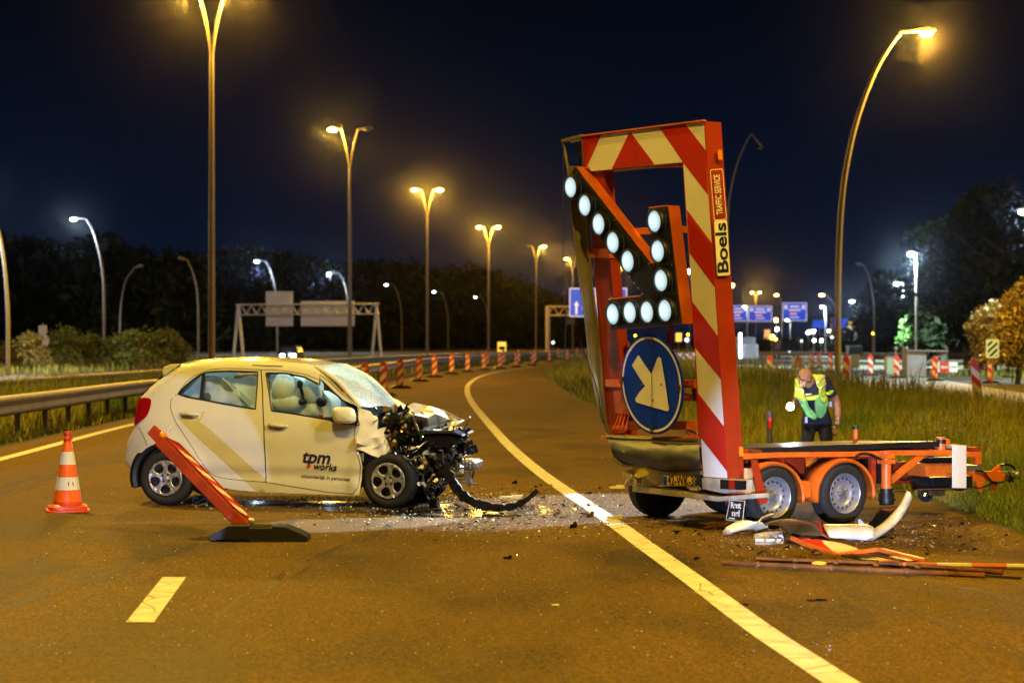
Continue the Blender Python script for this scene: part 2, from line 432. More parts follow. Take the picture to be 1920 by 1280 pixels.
mb = MB(); mb.add([(-900, -60, 0), (900, -60, 0), (900, 1800, 0), (-900, 1800, 0)], [(0, 1, 2, 3)])
tag(mb.build('ground', M_soil, smooth=False), kind='structure')
YS = [-40, -10, 0, 8, 14, 17, 20, 24, 28, 33, 38, 44, 50, 56, 62, 68, 74, 80, 87, 94, 104, 114, 123, 131, 139, 148, 165, 182, 210, 250]
road_left = [(-8.1, -40), (-8.1, 30), (-8.5, 50), (-7.3, 62), (-5.9, 73), (-5.4, 85), (-4.4, 114), (-1.9, 146), (2.3, 182), (8, 210), (20, 250)]
edge_px = [(1920, 1012), (1800, 962), (1720, 937), (1640, 912), (1560, 893), (1480, 872), (1400, 848), (1300, 818), (1200, 790), (1130, 772), (1085, 752), (1050, 733), (1025, 712), (1018, 699), (1040, 688)]
edge_g = [gp(*p) for p in edge_px]
shoulder = [(10.2, -40), (8.0, 0), (6.0, 10)] + [(p.x, p.y) for p in edge_g] + [(4.5, 148), (8.5, 182), (16, 210), (32, 250)]
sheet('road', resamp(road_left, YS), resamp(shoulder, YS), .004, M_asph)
# the other carriageway of the motorway and the slip road to the right
YS2 = [-40, 0, 30, 50, 70, 90, 120, 150, 180, 220, 260]
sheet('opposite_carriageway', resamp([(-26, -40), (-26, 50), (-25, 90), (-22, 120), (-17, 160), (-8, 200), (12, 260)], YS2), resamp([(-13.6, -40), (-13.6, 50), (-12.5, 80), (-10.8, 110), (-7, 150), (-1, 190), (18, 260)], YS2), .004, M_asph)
r2n = [gp(1395, 706), gp(1480, 716), gp(1600, 730), gp(1760, 748), gp(1925, 768)]
r2f = [gp(1395, 683), gp(1480, 688), gp(1600, 697), gp(1760, 711), gp(1925, 738)]
r2n = [(8, 150)] + [(p.x, p.y) for p in r2n] + [(16, 20), (18, -40)]
r2f = [(18, 230)] + [(p.x, p.y) for p in r2f] + [(24.5, 20), (26, -40)]
sheet('slip_road', r2n, r2f, .006, mat('pale_concrete_road', (.24, .24, .235), .6, 0, .2, 2, .3, 40))
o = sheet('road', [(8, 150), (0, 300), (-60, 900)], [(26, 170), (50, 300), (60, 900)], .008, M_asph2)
# markings
def ribbon(name, pts, w, z, m):
    P = spline([Vector((p[0], p[1])) for p in pts], 8); l = []; r = []
    for i, p in enumerate(P):
        t = (P[min(i + 1, len(P) - 1)] - P[max(i - 1, 0)]).normalized(); nn = Vector((-t.y, t.x)) * w / 2
        l.append(p + nn); r.append(p - nn)
    return sheet(name, l, r, z, m)
line_px = [(1575, 1280), (1424, 1180), (1296, 1085), (1205, 1020), (1150, 980), (1018, 890), (955, 836), (920, 798), (893, 766), (881, 748), (876, 733), (881, 718), (903, 705), (940, 696), (1000, 688)]
Lp = [gp(*p) for p in line_px]
ribbon('edge_line', [(2.2, 4)] + [(p.x, p.y) for p in Lp], .185, .008, M_paint)
ribbon('lane_line', [(-7.0, 8), (-7.2, 20), (-7.37, 29.4), (-7.75, 41.6), (-7.6, 52)], .20, .008, M_paint)
d = [gp(262, 1168), gp(327, 1083)]
dv = (d[1] - d[0])
for k, nm in ((0, 'lane_dash'),):
    a, b = d[0] + dv * k, d[1] + dv * k
    sheet(nm, [(a.x - .085, a.y), (b.x - .085, b.y)], [(a.x + .085, a.y), (b.x + .085, b.y)], .008, M_paint)
sheet('lane_dash', [(-2.62, 23.5), (-2.70, 26.5)], [(-2.46, 23.5), (-2.54, 26.5)], .008, M_paint)
ribbon('slip_road_line', [(r2n[2][0] + .5, r2n[2][1]), (r2n[3][0] + .5, r2n[3][1]), (r2n[4][0] + .5, r2n[4][1]), (r2n[5][0] + .5, r2n[5][1])], .2, .010, M_paint)

# tyre marks and the oily patch under the wreck
def mark_mat(name, col, sx, sy, lo, hi, rough, mx=.75):
    m = bpy.data.materials.new(name); m.use_nodes = True; n = m.node_tree.nodes; L = m.node_tree.links; b = n['Principled BSDF']; b.inputs['Base Color'].default_value = (*col, 1); b.inputs['Roughness'].default_value = rough
    tcn = n.new('ShaderNodeTexCoord'); mp = n.new('ShaderNodeMapping'); mp.inputs['Scale'].default_value = (sx, sy, 1); t = n.new('ShaderNodeTexNoise'); t.inputs['Scale'].default_value = 1; t.inputs['Detail'].default_value = 7
    L.new(tcn.outputs['Object'], mp.inputs[0]); L.new(mp.outputs[0], t.inputs['Vector']); mr = n.new('ShaderNodeMapRange'); mr.inputs[1].default_value = lo; mr.inputs[2].default_value = hi; mr.inputs[4].default_value = mx
    L.new(t.outputs['Fac'], mr.inputs[0]); L.new(mr.outputs[0], b.inputs['Alpha']); return m
M_mark = mark_mat('tyre_mark_rubber', (.018, .014, .009), 9, .8, .40, .64, .55, .38)
for pts, w in (([(-3.1, 9.5), (-3.3, 12), (-3.0, 15), (-2.4, 18), (-1.9, 20)], .17), ([(-1.5, 10), (-1.75, 13), (-1.5, 16), (-1.0, 19.5)], .16), ([(-5.6, 14), (-5.7, 20), (-5.9, 30), (-6.2, 44)], .5), ([(-3.9, 24), (-4.0, 34), (-4.0, 50)], .6), ([(2.9, 10), (2.3, 14), (2.0, 17)], .16), ([(3.3, 13.5), (2.7, 15.2), (1.9, 16.8)], .12)):
    ribbon('tyre_mark', pts, w, .007, M_mark)
def patch(name, c, rx, ry, m, z):
    q = [(c[0] + rx * math.cos(a) * (1 + .25 * noise.noise(Vector((math.cos(a) * 1.5, math.sin(a) * 1.5, c[0])))), c[1] + ry * math.sin(a) * (1 + .25 * noise.noise(Vector((math.cos(a) * 2, math.sin(a) * 2, c[1]))))) for a in [2 * math.pi * i / 40 for i in range(40)]]
    mb = MB(); mb.add([(x, y, z) for x, y in q], [tuple(range(40))]); tag(mb.build(name, m, smooth=False), kind='structure')
M_oil = mark_mat('spilled_oil', (.010, .009, .008), 1.6, 1.6, .40, .60, .12, .85)
patch('oil_stain', (-.6, 20.6), 1.2, .9, M_oil, .011); patch('oil_stain', (-2.2, 21.3), 1.5, .45, M_oil, .0115)
M_stain = mark_mat('dark_road_stain', (.022, .017, .011), .9, .35, .46, .66, .6, .35)
patch('road_stain', (-.8, 14), 3.4, 4, M_stain, .0062); patch('road_stain', (3.2, 15), 2.8, 3, M_stain, .0065); patch('road_stain', (-5, 16), 2.4, 5, M_stain, .0068); patch('road_stain', (-2, 33), 4, 9, M_stain, .0062)

# ================================================================== grass
M_grass = mat('dry_verge_grass', (.34, .27, .03), .7, 0, 0, .4, island=.4, col2=(.10, .17, .014))
M_grass2 = mat('green_verge_grass', (.10, .18, .025), .65, 0, 0, .8, island=.35, col2=(.20, .17, .02))
def blades(name, xy, h, w, m, lean=.35, label=None):
    n = len(xy); xy = np.asarray(xy); h = np.asarray(h) * rng.uniform(.45, 1.3, n) * np.array([max(.35, 1 + 1.3 * noise.noise(Vector((p[0] * .9, p[1] * .45, 4)))) for p in xy]); a = rng.uniform(0, 2 * math.pi, n); b = rng.uniform(0, 2 * math.pi, n)
    ln = h * rng.uniform(0, lean * 2, n)
    w = np.asarray(w) * np.ones(n)
    dx, dy = np.cos(a) * w / 2, np.sin(a) * w / 2; lx, ly = np.cos(b) * ln, np.sin(b) * ln
    z0 = np.full(n, -.01)
    V = np.stack([np.stack([xy[:, 0] - dx, xy[:, 1] - dy, z0], 1), np.stack([xy[:, 0] + dx, xy[:, 1] + dy, z0], 1),
                  np.stack([xy[:, 0] + dx * .8 + lx * .35, xy[:, 1] + dy * .8 + ly * .35, h * .6], 1), np.stack([xy[:, 0] - dx * .8 + lx * .35, xy[:, 1] - dy * .8 + ly * .35, h * .6], 1),
                  np.stack([xy[:, 0] + lx, xy[:, 1] + ly, h], 1)], 1).reshape(-1, 3)
    base = np.arange(n) * 5
    q = np.stack([base, base + 1, base + 2, base + 3], 1); t = np.stack([base + 3, base + 2, base + 4], 1)
    me = bpy.data.meshes.new(name); me.vertices.add(5 * n); me.vertices.foreach_set('co', V.astype(np.float32).ravel())
    loops = np.concatenate([q, t], 1).ravel(); me.loops.add(len(loops)); me.loops.foreach_set('vertex_index', loops.astype(np.int32))
    st = np.stack([np.arange(n) * 7, np.arange(n) * 7 + 4], 1).ravel(); me.polygons.add(2 * n); me.polygons.foreach_set('loop_start', st.astype(np.int32))
    me.update(calc_edges=True); me.validate(); me.materials.append(m)
    o = bpy.data.objects.new(name, me); COL.objects.link(o)
    return tag(o, label, 'grass', kind='stuff')
def scatter(n, y0, y1, xl, xr, pw=1.0, clump=.5):
    """xl/xr: interpolation lists of the region's left/right border over y"""
    out = []
    while len(out) < n:
        y = y0 + (y1 - y0) * rng.random() ** pw
        a = np.interp(y, [p[1] for p in xl], [p[0] for p in xl]); b = np.interp(y, [p[1] for p in xr], [p[0] for p in xr])
        if b <= a: continue
        x = a + (b - a) * rng.random()
        if noise.noise(Vector((x * 1.3, y * 1.3, 0))) * clump + rng.random() < .35: continue
        if clump > .6 and abs(x) / y > .27: continue
        out.append((x, y))
    return np.array(out)
sh = sorted(shoulder, key=lambda p: p[1]); rn = sorted(r2n, key=lambda p: p[1])
sh_in = [(p[0] + .12, p[1]) for p in sh]
def vis(lst): return lst
def hmap(P, base, far):
    return base + far * np.clip((P[:, 1] - 20) / 40, 0, 1)
rlim = [(5.5, 14), (7.8, 28), (12.5, 45), (17, 62), (19, 72), (12, 105), (10, 150)]
rlim = [(min(a, float(np.interp(b, [p[1] for p in rn], [p[0] for p in rn]))) - .2, b) for a, b in rlim]
P = scatter(42000, 15.5, 27, sh_in, rlim, 1.3)
edge_d = P[:, 0] - np.interp(P[:, 1], [p[1] for p in sh], [p[0] for p in sh])
keep = np.array([e_ > .45 * abs(noise.noise(Vector((p[0] * 1.7, p[1] * 1.1, 8)))) + .25 * noise.noise(Vector((p[0] * 6, p[1] * 4, 2))) for e_, p in zip(edge_d, P)]); P = P[keep]; edge_d = edge_d[keep]
blades('grass', P, np.clip(.10 + edge_d * .14, .1, .34), .007, M_grass2, .45, 'lush green verge grass beside the trailer drawbar')
P = scatter(62000, 24, 60, sh_in, rlim, .8)
edge_d = P[:, 0] - np.interp(P[:, 1], [p[1] for p in sh], [p[0] for p in sh])
keep = np.array([e_ > .45 * abs(noise.noise(Vector((p[0] * 1.7, p[1] * 1.1, 8)))) + .25 * noise.noise(Vector((p[0] * 6, p[1] * 4, 2))) for e_, p in zip(edge_d, P)]); P = P[keep]; edge_d = edge_d[keep]
blades('grass', P, np.clip(.10 + edge_d * .10, .08, .38), .012, M_grass, .35, 'tall dry yellow grass on the verge behind the trailer')
P = scatter(26000, 58, 150, sh_in, rlim, .8)
edge_d = P[:, 0] - np.interp(P[:, 1], [p[1] for p in sh], [p[0] for p in sh])
keep = np.array([e_ > .45 * abs(noise.noise(Vector((p[0] * 1.7, p[1] * 1.1, 8)))) + .25 * noise.noise(Vector((p[0] * 6, p[1] * 4, 2))) for e_, p in zip(edge_d, P)]); P = P[keep]; edge_d = edge_d[keep]
blades('grass', P, np.clip(.12 + edge_d * .25, .12, .7), .035, M_grass2, .3, 'rounded grass island between the two roads')
med_l = [(-16, 20), (-15.5, 60), (-12.2, 80), (-10.5, 110), (-6.7, 150), (-.5, 190), (20, 260)]
med_r = [(-8.2, 20), (-8.25, 30), (-8.6, 50), (-7.5, 62), (-6.1, 73), (-5.6, 85), (-4.6, 114), (-2.2, 146), (2.0, 182), (20, 252)]
med_l2 = [(-13.4, 20), (-13.4, 50), (-12.3, 80), (-10.6, 110), (-6.8, 150), (-.8, 190)]
P = scatter(40000, 26, 75, med_l2, med_r, .7, .5)
edge_d = np.interp(P[:, 1], [p[1] for p in med_r], [p[0] for p in med_r]) - P[:, 0]
blades('grass', P, np.clip(.12 + edge_d * .3, .12, .55), .018, M_grass, .4, 'rough dry grass under the crash barriers in the median')
P = scatter(14000, 75, 200, med_l2, med_r, .7, .4)
blades('grass', P, .35, .05, M_grass, .3, 'dry grass strip in the far median')
P = scatter(20000, 40, 200, [(-60, 40), (-60, 200)], [(-26.3, 40), (-26, 90), (-22, 120), (-17, 160), (-8, 200)], .8, .4)
blades('grass', P, .32, .05, M_grass, .3, 'wild grass beyond the opposite carriageway')
P = scatter(12000, 50, 110, [(26, 50), (25.5, 70), (22, 100), (20, 110)], [(60, 50), (60, 110)], .8, .4)
P = P[P[:, 0] > np.interp(P[:, 1], sorted([p[1] for p in r2f]), [p[0] for p in sorted(r2f, key=lambda p: p[1])]) + .3]
blades('grass', P, .35, .05, M_grass2, .3, 'grass strip beyond the slip road')
# weeds on the verge
def weed(name, label, cat, loc, n, h, r, m, group=None, stalk=True):
    pts = []; hs = []
    mb = MB()
    for i in range(n):
        a = random.uniform(0, 6.28); q = r * math.sqrt(random.random()); hh = h * random.uniform(.55, 1)
        b = Vector((q * math.cos(a), q * math.sin(a), 0)); t = b + Vector((random.uniform(-.12, .12), random.uniform(-.12, .12), hh))
        if stalk: mb.tube([b, (b + t) / 2 + Vector((random.uniform(-.02, .02), 0, 0)), t], [.005, .004, .002], 4)
        for k in range(12):
            s = random.uniform(.1, 1); c = b.lerp(t, s); d = Vector((random.uniform(-1, 1), random.uniform(-1, 1), random.uniform(-.2, .7))).normalized()
            L = random.uniform(.03, .085) * (1.3 - s * .6) * (h / .6) ** .4; sd = d.cross(Vector((0, 0, 1))).normalized() * L * .2
            mb.add([c, c + d * L * .5 + sd, c + d * L, c + d * L * .5 - sd], [(0, 1, 2, 3)])
    o = mb.build(name, m, None, False, fix=False); o.location = loc
    return tag(o, label, cat, group)
M_weed = mat('yellow_green_weed_leaf', (.13, .15, .02), .6, 0, 0, 3, island=.4, col2=(.2, .16, .03))
G0 = lambda px, py: gp(px, py)
weed('weed_plant', 'tall leafy weed right of the trailer drawbar, above its white board', 'weed', gp(1800, 868), 46, .75, .45, M_weed, 'weeds on the verge')
weed('weed_plant', 'broad yellowish weed behind the front of the trailer deck', 'weed', gp(1745, 858), 30, .6, .4, M_weed, 'weeds on the verge')
weed('weed_plant', 'upright reedy weed clump at the slip road edge near the curved lamp post', 'weed', gp(1664, 742), 26, .95, .5, M_weed, 'weeds on the verge')
weed('weed_plant', 'dark straggly weed clump at the slip road edge near the leaning beacon', 'weed', gp(1795, 768), 26, .7, .8, M_weed, 'weeds on the verge')
weed('weed_plant', 'weed clump at the far right edge of the photo in tall grass', 'weed', gp(1880, 790), 34, .75, .7, M_weed, 'weeds on the verge')
# ================================================================== arrow board trailer
T0 = (2.375, 18.52); TR = R(34)
TF = Frame(T0, TR)
trailer = thing('arrow_board_trailer', 'orange two axle arrow board trailer with lit white lamps and crashed rear', 'trailer', (T0[0], T0[1], 0), TR)
KL = .077
def bp(px, py, off=0.0): return TF.back(px, py, -.547 - off, KL, .476)
def z3(x, y): return (1030 + x / 3.6571, 210 + y / 3.6571)
def z4(x, y): return (1030 + x / 2.909, 560 + y / 2.909)
def z5(x, y): return (1380 + x / 3.5556, 780 + y / 3.5556)
DEP = Vector((.19, 0, 0))
def bpoly(pts, z=None, off=0.0): return [bp(*(z(*p) if z else p), off) for p in pts]
ribm = mat('ribbed_white_sheet', (.86, .84, .82), .5)
if True:
    n = ribm.node_tree.nodes; L = ribm.node_tree.links
    tcn = n.new('ShaderNodeTexCoord'); wv = n.new('ShaderNodeTexWave'); wv.bands_direction = 'Z'; wv.inputs['Scale'].default_value = 22; L.new(tcn.outputs['Object'], wv.inputs['Vector'])
    bb = n.new('ShaderNodeBump'); bb.inputs['Strength'].default_value = .25; bb.inputs['Distance'].default_value = .01; L.new(wv.outputs['Fac'], bb.inputs['Height']); L.new(bb.outputs[0], n['Principled BSDF'].inputs['Normal'])
# board frame: near column and top beam with striped faces
mb = MB()
mb.prism(bpoly([(1280, 305), (1321, 227), (1365, 898), (1318, 895)]), DEP, 0)
mb.prism(bpoly([(1092, 255.5), (1321, 227), (1280, 305), (1108, 322.5), (1098, 311)]), DEP + Vector((-.002, 0, 0)), 0)
board = mb.build('board_frame', [M_redpaint], trailer, False)
mb = MB()
mb.prism(bpoly([(1281, 305), (1319, 229), (1363, 896), (1319, 893)], off=.004), (.003, 0, 0))
mb.build('white_stripe_sheet', M_cream, board, False)
mb = MB()
mb.prism(bpoly([(1093, 257.5), (1319, 229), (1281, 304), (1109, 321), (1099, 310)], off=.005), (.003, 0, 0))
mb.build('white_stripe_sheet', ribm, board, False)
reds = [[(228, 170), (355, 157), (258, 372), (238, 368)], [(552, 134), (718, 357), (428, 390)],
        [(757, 110), (933, 88), (1070, 262), (1088, 570), (914, 343)], [(941, 670), (1112, 898), (1136, 1203), (959, 963)]]
for q in reds: mb = MB(); mb.prism(bpoly(q, z3, .008), (.003, 0, 0)); mb.build('red_stripe', M_red, board, False)
for q in ([(776, 12), (920, 206), (938, 441), (789, 258)], [(804, 506), (955, 700), (971, 943), (816, 744)]):
    mb = MB(); mb.prism(bpoly(q, z4, .008), (.003, 0, 0)); mb.build('red_stripe', M_red, board, False)
# thin orange top edge, inner lips
mb = MB()
mb.bar(bp(1092, 255, .01), bp(1321, 226, .01), .03, .014)
mb.bar(bp(1098, 315, -.04), bp(1280, 311, -.10), .10, .02)
mb.build('top_edge_strip', M_orange, board, False)
# near column side face lettering
up = Vector((-KL, 0, 1)).normalized()
def sidept(px, py): return TF.side(px, py, -.006)
def quadc(pts):
    c = sum((Vector(p) for p in pts), Vector()) / len(pts); return c
def rrect(w, h, r, n=5):
    out = []
    for cx, cy, a0 in ((w / 2 - r, h / 2 - r, 0), (-w / 2 + r, h / 2 - r, 90), (-w / 2 + r, -h / 2 + r, 180), (w / 2 - r, -h / 2 + r, 270)):
        for i in range(n + 1): a = R(a0 + 90 * i / n); out.append((cx + r * math.cos(a), cy + r * math.sin(a)))
    return out
s1 = [sidept(*z3(*q)) for q in ((1100, 395), (1190, 388), (1218, 738), (1128, 745))]
s2 = [sidept(*z3(*q)) for q in ((1128, 747), (1218, 740), (1240, 1116), (1150, 1126))]
def place_on_side(quad):
    c = quadc(quad); ln = ((quad[0] + quad[1]) / 2 - (quad[2] + quad[3]) / 2); return c, ln.length, ln.normalized(), (quad[0] - quad[1]).length
c1, l1, u1, w1 = place_on_side(s1); c2, l2, u2, w2 = place_on_side(s2)
yaxis = Vector((0, 1, 0))
def sfn(c, upv, lift):
    ax = upv; ay = Vector((-1, 0, 0)); ay = (ay - ax * ay.dot(ax)).normalized()
    return lambda p: c + ax * p.x + ay * p.y + Vector((0, -1, 0)) * (p.z + lift)
f1, f2 = sfn(c1, u1, 0), sfn(c2, u2, 0)
mb = MB(); mb.prism([f2(Vector((x, y, 0))) for x, y in rrect(l2, w2 * .98, .02)], (0, -.003, 0)); stick = mb.build('name_sticker', M_sheet, board, False)
lettering('Boels', .175, M_ink, board, sfn(c2, u2, .006), bold=.0035, fit=l2 * .90).name = 'company_name'
mb = MB(); rr = rrect(l1, w1 * .98, .02); ri = rrect(l1 - .014, w1 * .98 - .014, .015)
for i in range(len(rr)):
    j = (i + 1) % len(rr)
    mb.add([f1(Vector((*rr[i], .001))), f1(Vector((*rr[j], .001))), f1(Vector((*ri[j], .001))), f1(Vector((*ri[i], .001)))], [(0, 1, 2, 3)])
mb.build('sticker_outline', M_sheet, board, False)
lettering('TRAFFIC SERVICE', .098, M_sheet, board, sfn(c1 + u1 * .0, u1, .002), bold=.001, fit=l1 * .78).name = 'service_lettering'
mb = MB(); q = [TF.side(*z3(*p), -.003) for p in ((1152, 262), (1180, 260), (1186, 328), (1157, 328))]; mb.prism(q, (0, -.006, 0)); mb.build('amber_reflector', M_amber, board, False)
mb = MB(); q = [TF.side(*z4(*p), -.003) for p in ((1034, 806), (1055, 806), (1057, 858), (1036, 858))]; mb.prism(q, (0, -.006, 0)); mb.build('amber_reflector', M_amber, board, False)
# far column: torn open, its bare aluminium backing shows
left = [(95, 198), (130, 400), (150, 610), (180, 900), (215, 1180)]
lp = [z3(*p) for p in left] + [z4(200, 130), z4(220, 330), z4(255, 520), z4(290, 680), z4(318, 745)]
rpx = [z3(228, 166), z3(236, 370), z3(252, 620), z3(272, 900), z3(285, 1150)] + [z4(262, 130), z4(275, 330), z4(290, 520), z4(310, 680), z4(322, 745)]
mb = MB()
Lw = [bp(*p, .03) for p in lp]; Rw = [bp(*p, .0) for p in rpx]
for i in range(len(Lw)):
    j = .018 * noise.noise(Vector((0, 0, i * 1.7))); Lw[i] += Vector((j, 0, 0)); Rw[i] -= Vector((j, 0, 0))
for i in range(len(Lw) - 1):
    a, b, c, d_ = Lw[i], Rw[i], Rw[i + 1], Lw[i + 1]
    if i == 0:
        a = Lw[0].lerp(Lw[1], .85); b = Rw[0].lerp(Rw[1], 1.0)
    m1, m2 = a.lerp(b, .5) + Vector((.05, 0, 0)), d_.lerp(c, .5) + Vector((.05, 0, 0))
    mb.add([a, m1, m2, d_, b, c], [(0, 1, 2, 3), (1, 4, 5, 2)])
mb.build('torn_far_column', M_olive, trailer, False)
mb = MB()
for P_ in (Lw, Rw):
    mb.tube(P_, .014, 6)
mb.bar(Lw[0], Rw[0], .05, .03); mb.bar(Lw[0] + Vector((.1, 0, 0)), Rw[0] + Vector((.1, 0, 0)), .03, .03)
mb.tube([p + Vector((.035, -.035, 0)) for p in Rw[2:]], .007, 5)
mb.build('torn_edge_lip', M_olive, trailer, False)
mb = MB(); mb.prism([Lw[0] + Vector((.15, 0, -.04)), Rw[0] + Vector((.15, 0, -.04)), Rw[1] + Vector((.15, 0, .0)), Lw[1] + Vector((.15, 0, 0))], (.01, 0, 0)); mb.build('hollow_shade', M_black, trailer, False)  # black sheet put in as the shade inside the hollow column
# red inner column behind it
mb = MB()
mb.prism(bpoly([(1112, 321), (1131, 318), (1142, 470), (1150, 560), (1176, 815), (1139, 815), (1118, 560), (1108, 430)], off=-.03), (.12, 0, 0))
mb.build('far_inner_column', M_redpaint, trailer, False, bevel=.004)
mb = MB()
mb.prism(bpoly([(1281, 320), (1290, 320), (1303, 500), (1318, 818), (1309, 818), (1296, 500)], off=-.03), (.12, 0, 0))
mb.build('near_inner_column', M_redpaint, trailer, False)
for (x0, y0, x1, y1, h, w) in ((1108, 474, 1150, 476, .085, .1), (1191, 434, 1292, 430, .06, .05), (1142, 718, 1168, 718, .075, .1), (1280, 719, 1312, 719, .075, .1), (1150, 797, 1312, 797, .08, .06), (1139, 820, 1316, 822, .04, .16)):
    mb = MB(); mb.bar(bp(x0, y0, -.06), bp(x1, y1, -.06), w, h); mb.build('cross_bar', M_orange, trailer, False, bevel=.004)
mb = MB(); mb.bar(bp(1289, 806, -.1), bp(1313, 826, .0), .04, .04); mb.build('corner_brace', M_orange, trailer, False)
mb = MB()
mb.prism(bpoly([(1163, 718), (1170, 716), (1188, 700), (1175, 640)], off=-.1), (.03, 0, 0))
for (a, b) in (((1272, 735), (1305, 745)), ((1300, 728), (1305, 748)), ((1282, 748), (1306, 749))): mb.bar(bp(*a, -.1), bp(*b, -.1), .03, .03)
mb.build('hinge_linkage', M_redpaint, trailer, False)
mb = MB()
mb.prism(bpoly([(1150, 733), (1180, 733), (1184, 778), (1152, 775)], off=-.02), (.14, 0, 0))
box = mb.build('control_box', M_orange, trailer, False, bevel=.006)
mb = MB()
for k, x in enumerate((1160, 1166, 1173, 1180)):
    a = bp(x, 776, -.03); e_ = bp(1150 + k * 3, 812, -.02)
    mb.tube(spline([a, a + Vector((-.03, 0, -.08)), (a + e_) / 2 + Vector((-.05, -.03 * k, -.06)), e_], 5), .007, 6)
mb.build('orange_cable', M_orange, trailer)
mb = MB(); mb.tube(spline([bp(1088, 0 + 640, .05), bp(1120, 730, .08), bp(1125, 770, .1), bp(1133, 800, .08), bp(1140, 813, .05)], 6), .005, 5)
pp = [(1057, 265), (1056, 330), (1055.5, 400), (1056, 470), (1057, 525), (1058, 530), (1059, 560), (1061, 600), (1060, 640), (1057, 675)]
mb.tube(spline([bp(*p, .06) for p in pp], 4), .0035, 5)
a = bp(1056, 530, .06)
for k in range(7):
    q = random.uniform(0, 6.28); mb.tube(spline([a + Vector((.02 * math.sin(q + j * 1.1 + k), .045 * math.cos(q + j), -.02 - .09 * math.sin(j * .9 + k * .6))) for j in range(5)], 4), .003, 4)
mb.build('dangling_wire', M_hose, trailer)
# arrow of lamps
arrow_px = [(1077, 313), (1228, 507), (1216, 391), (1250, 387), (1276, 607), (1145, 618), (1140, 562), (1206, 555), (1188, 530), (1059, 357)]
mb = MB(); mb.prism(bpoly(arrow_px, off=.13), (.02, 0, 0)); ap = mb.build('lamp_panel', M_black, trailer, False)
mb = MB(); q = bpoly(arrow_px, off=.109)
c = sum((v for v in q), Vector()) / len(q)
for i in (0, 2, 3, 6):          # folded orange hood along the upper right edges
    a, b = q[i], q[(i + 1) % len(q)]
    if i == 6: b = a.lerp(b, .95)
    mb.prism([a, b, b + Vector((.14, 0, 0)), a + Vector((.14, 0, 0))], (0, .0, .012) if i in (2, 6) else (0, -.012, .004))
mb.build('lamp_panel_hood', M_orange, ap, False)
mb = MB(); mb.prism([p + Vector((.1, 0, 0)) for p in q], (.004, 0, 0)); mb.build('panel_back', M_redpaint, ap, False)
lamps = [z3(170, 515), z3(267, 640), z3(362, 767), z3(460, 893), z3(562, 1021), z3(745, 748), z3(768, 952), z3(790, 1153), z4(365, 82), z4(458, 72), z4(552, 70), z4(650, 62)]
M_lit = bpy.data.materials.new('lit_lamp_lens'); M_lit.use_nodes = True
if True:
    n = M_lit.node_tree.nodes; L = M_lit.node_tree.links; b = n['Principled BSDF']; b.inputs['Base Color'].default_value = (.1, .12, .13, 1); b.inputs['Roughness'].default_value = .2
    tcn = n.new('ShaderNodeTexCoord'); wv = n.new('ShaderNodeTexWave'); wv.inputs['Scale'].default_value = 55; wv.bands_direction = 'Y'; L.new(tcn.outputs['Object'], wv.inputs['Vector'])
    mr = n.new('ShaderNodeMapRange'); mr.inputs[3].default_value = .95; mr.inputs[4].default_value = 1.3; L.new(wv.outputs['Fac'], mr.inputs[0]); vl_ = n.new('ShaderNodeVectorMath'); vl_.operation = 'LENGTH'; L.new(tcn.outputs['Object'], vl_.inputs[0]); m2 = n.new('ShaderNodeMapRange'); m2.inputs[1].default_value = .055; m2.inputs[2].default_value = .102; m2.inputs[3].default_value = 1.0; m2.inputs[4].default_value = .34; L.new(vl_.outputs['Value'], m2.inputs[0]); mm_ = n.new('ShaderNodeMath'); mm_.operation = 'MULTIPLY'; L.new(mr.outputs[0], mm_.inputs[0]); L.new(m2.outputs[0], mm_.inputs[1])
    L.new(mm_.outputs[0], b.inputs['Emission Strength']); b.inputs['Emission Color'].default_value = (.66, .93, 1, 1)
tilt = Matrix.Rotation(-math.atan(KL), 3, 'Y')
for px in lamps:
    c = bp(*px, .132)
    mb = MB(); rl = .118
    prof = [(rl * .97, .0), (rl, -.02), (rl * .97, -.045), (rl * .84, -.05), (rl * .8, -.028)]
    mb.lathe(prof, 28, axis='X'); mb.v = [tuple(tilt @ Vector(p)) for p in mb.v]
    o = mb.build('lamp', M_black, trailer); o.location = c
    mb = MB(); prof = [(rl * .82, -.03), (rl * .8, -.04), (rl * .6, -.052), (rl * .35, -.06), (0.001, -.063)]
    mb.lathe(prof, 28, axis='X'); mb.v = [tuple(tilt @ Vector(p)) for p in mb.v]
    l_ = mb.build('lens', M_lit, o)
    if random.random() < 1:
        mb = MB()
for px, wts in ((z3(362, 767), 22), (z3(768, 952), 22), (z4(505, 71), 22)):
    c = bp(*px, .36); w = TF.loc + TF.ex * c.x + TF.ey * c.y + Vector((0, 0, c.z))
    spot('lamp_light', w, (-1.1, 20.9, .35), wts * 3, (.76, .90, 1), 62, .9, .12)
# screws on the lamp panel
mb = MB()
for i in range(10):
    a, b = bp(*arrow_px[i], .135), bp(*arrow_px[(i + 1) % 10], .135)
    for t in (.06, .5, .94):
        p = a.lerp(b, t); cc = bp(1190, 500, .135); p = p.lerp(cc, .05); mb.blob(p, (.006, .007, .007), 0, 5, 3)
mb.build('panel_screws', M_alu, ap)
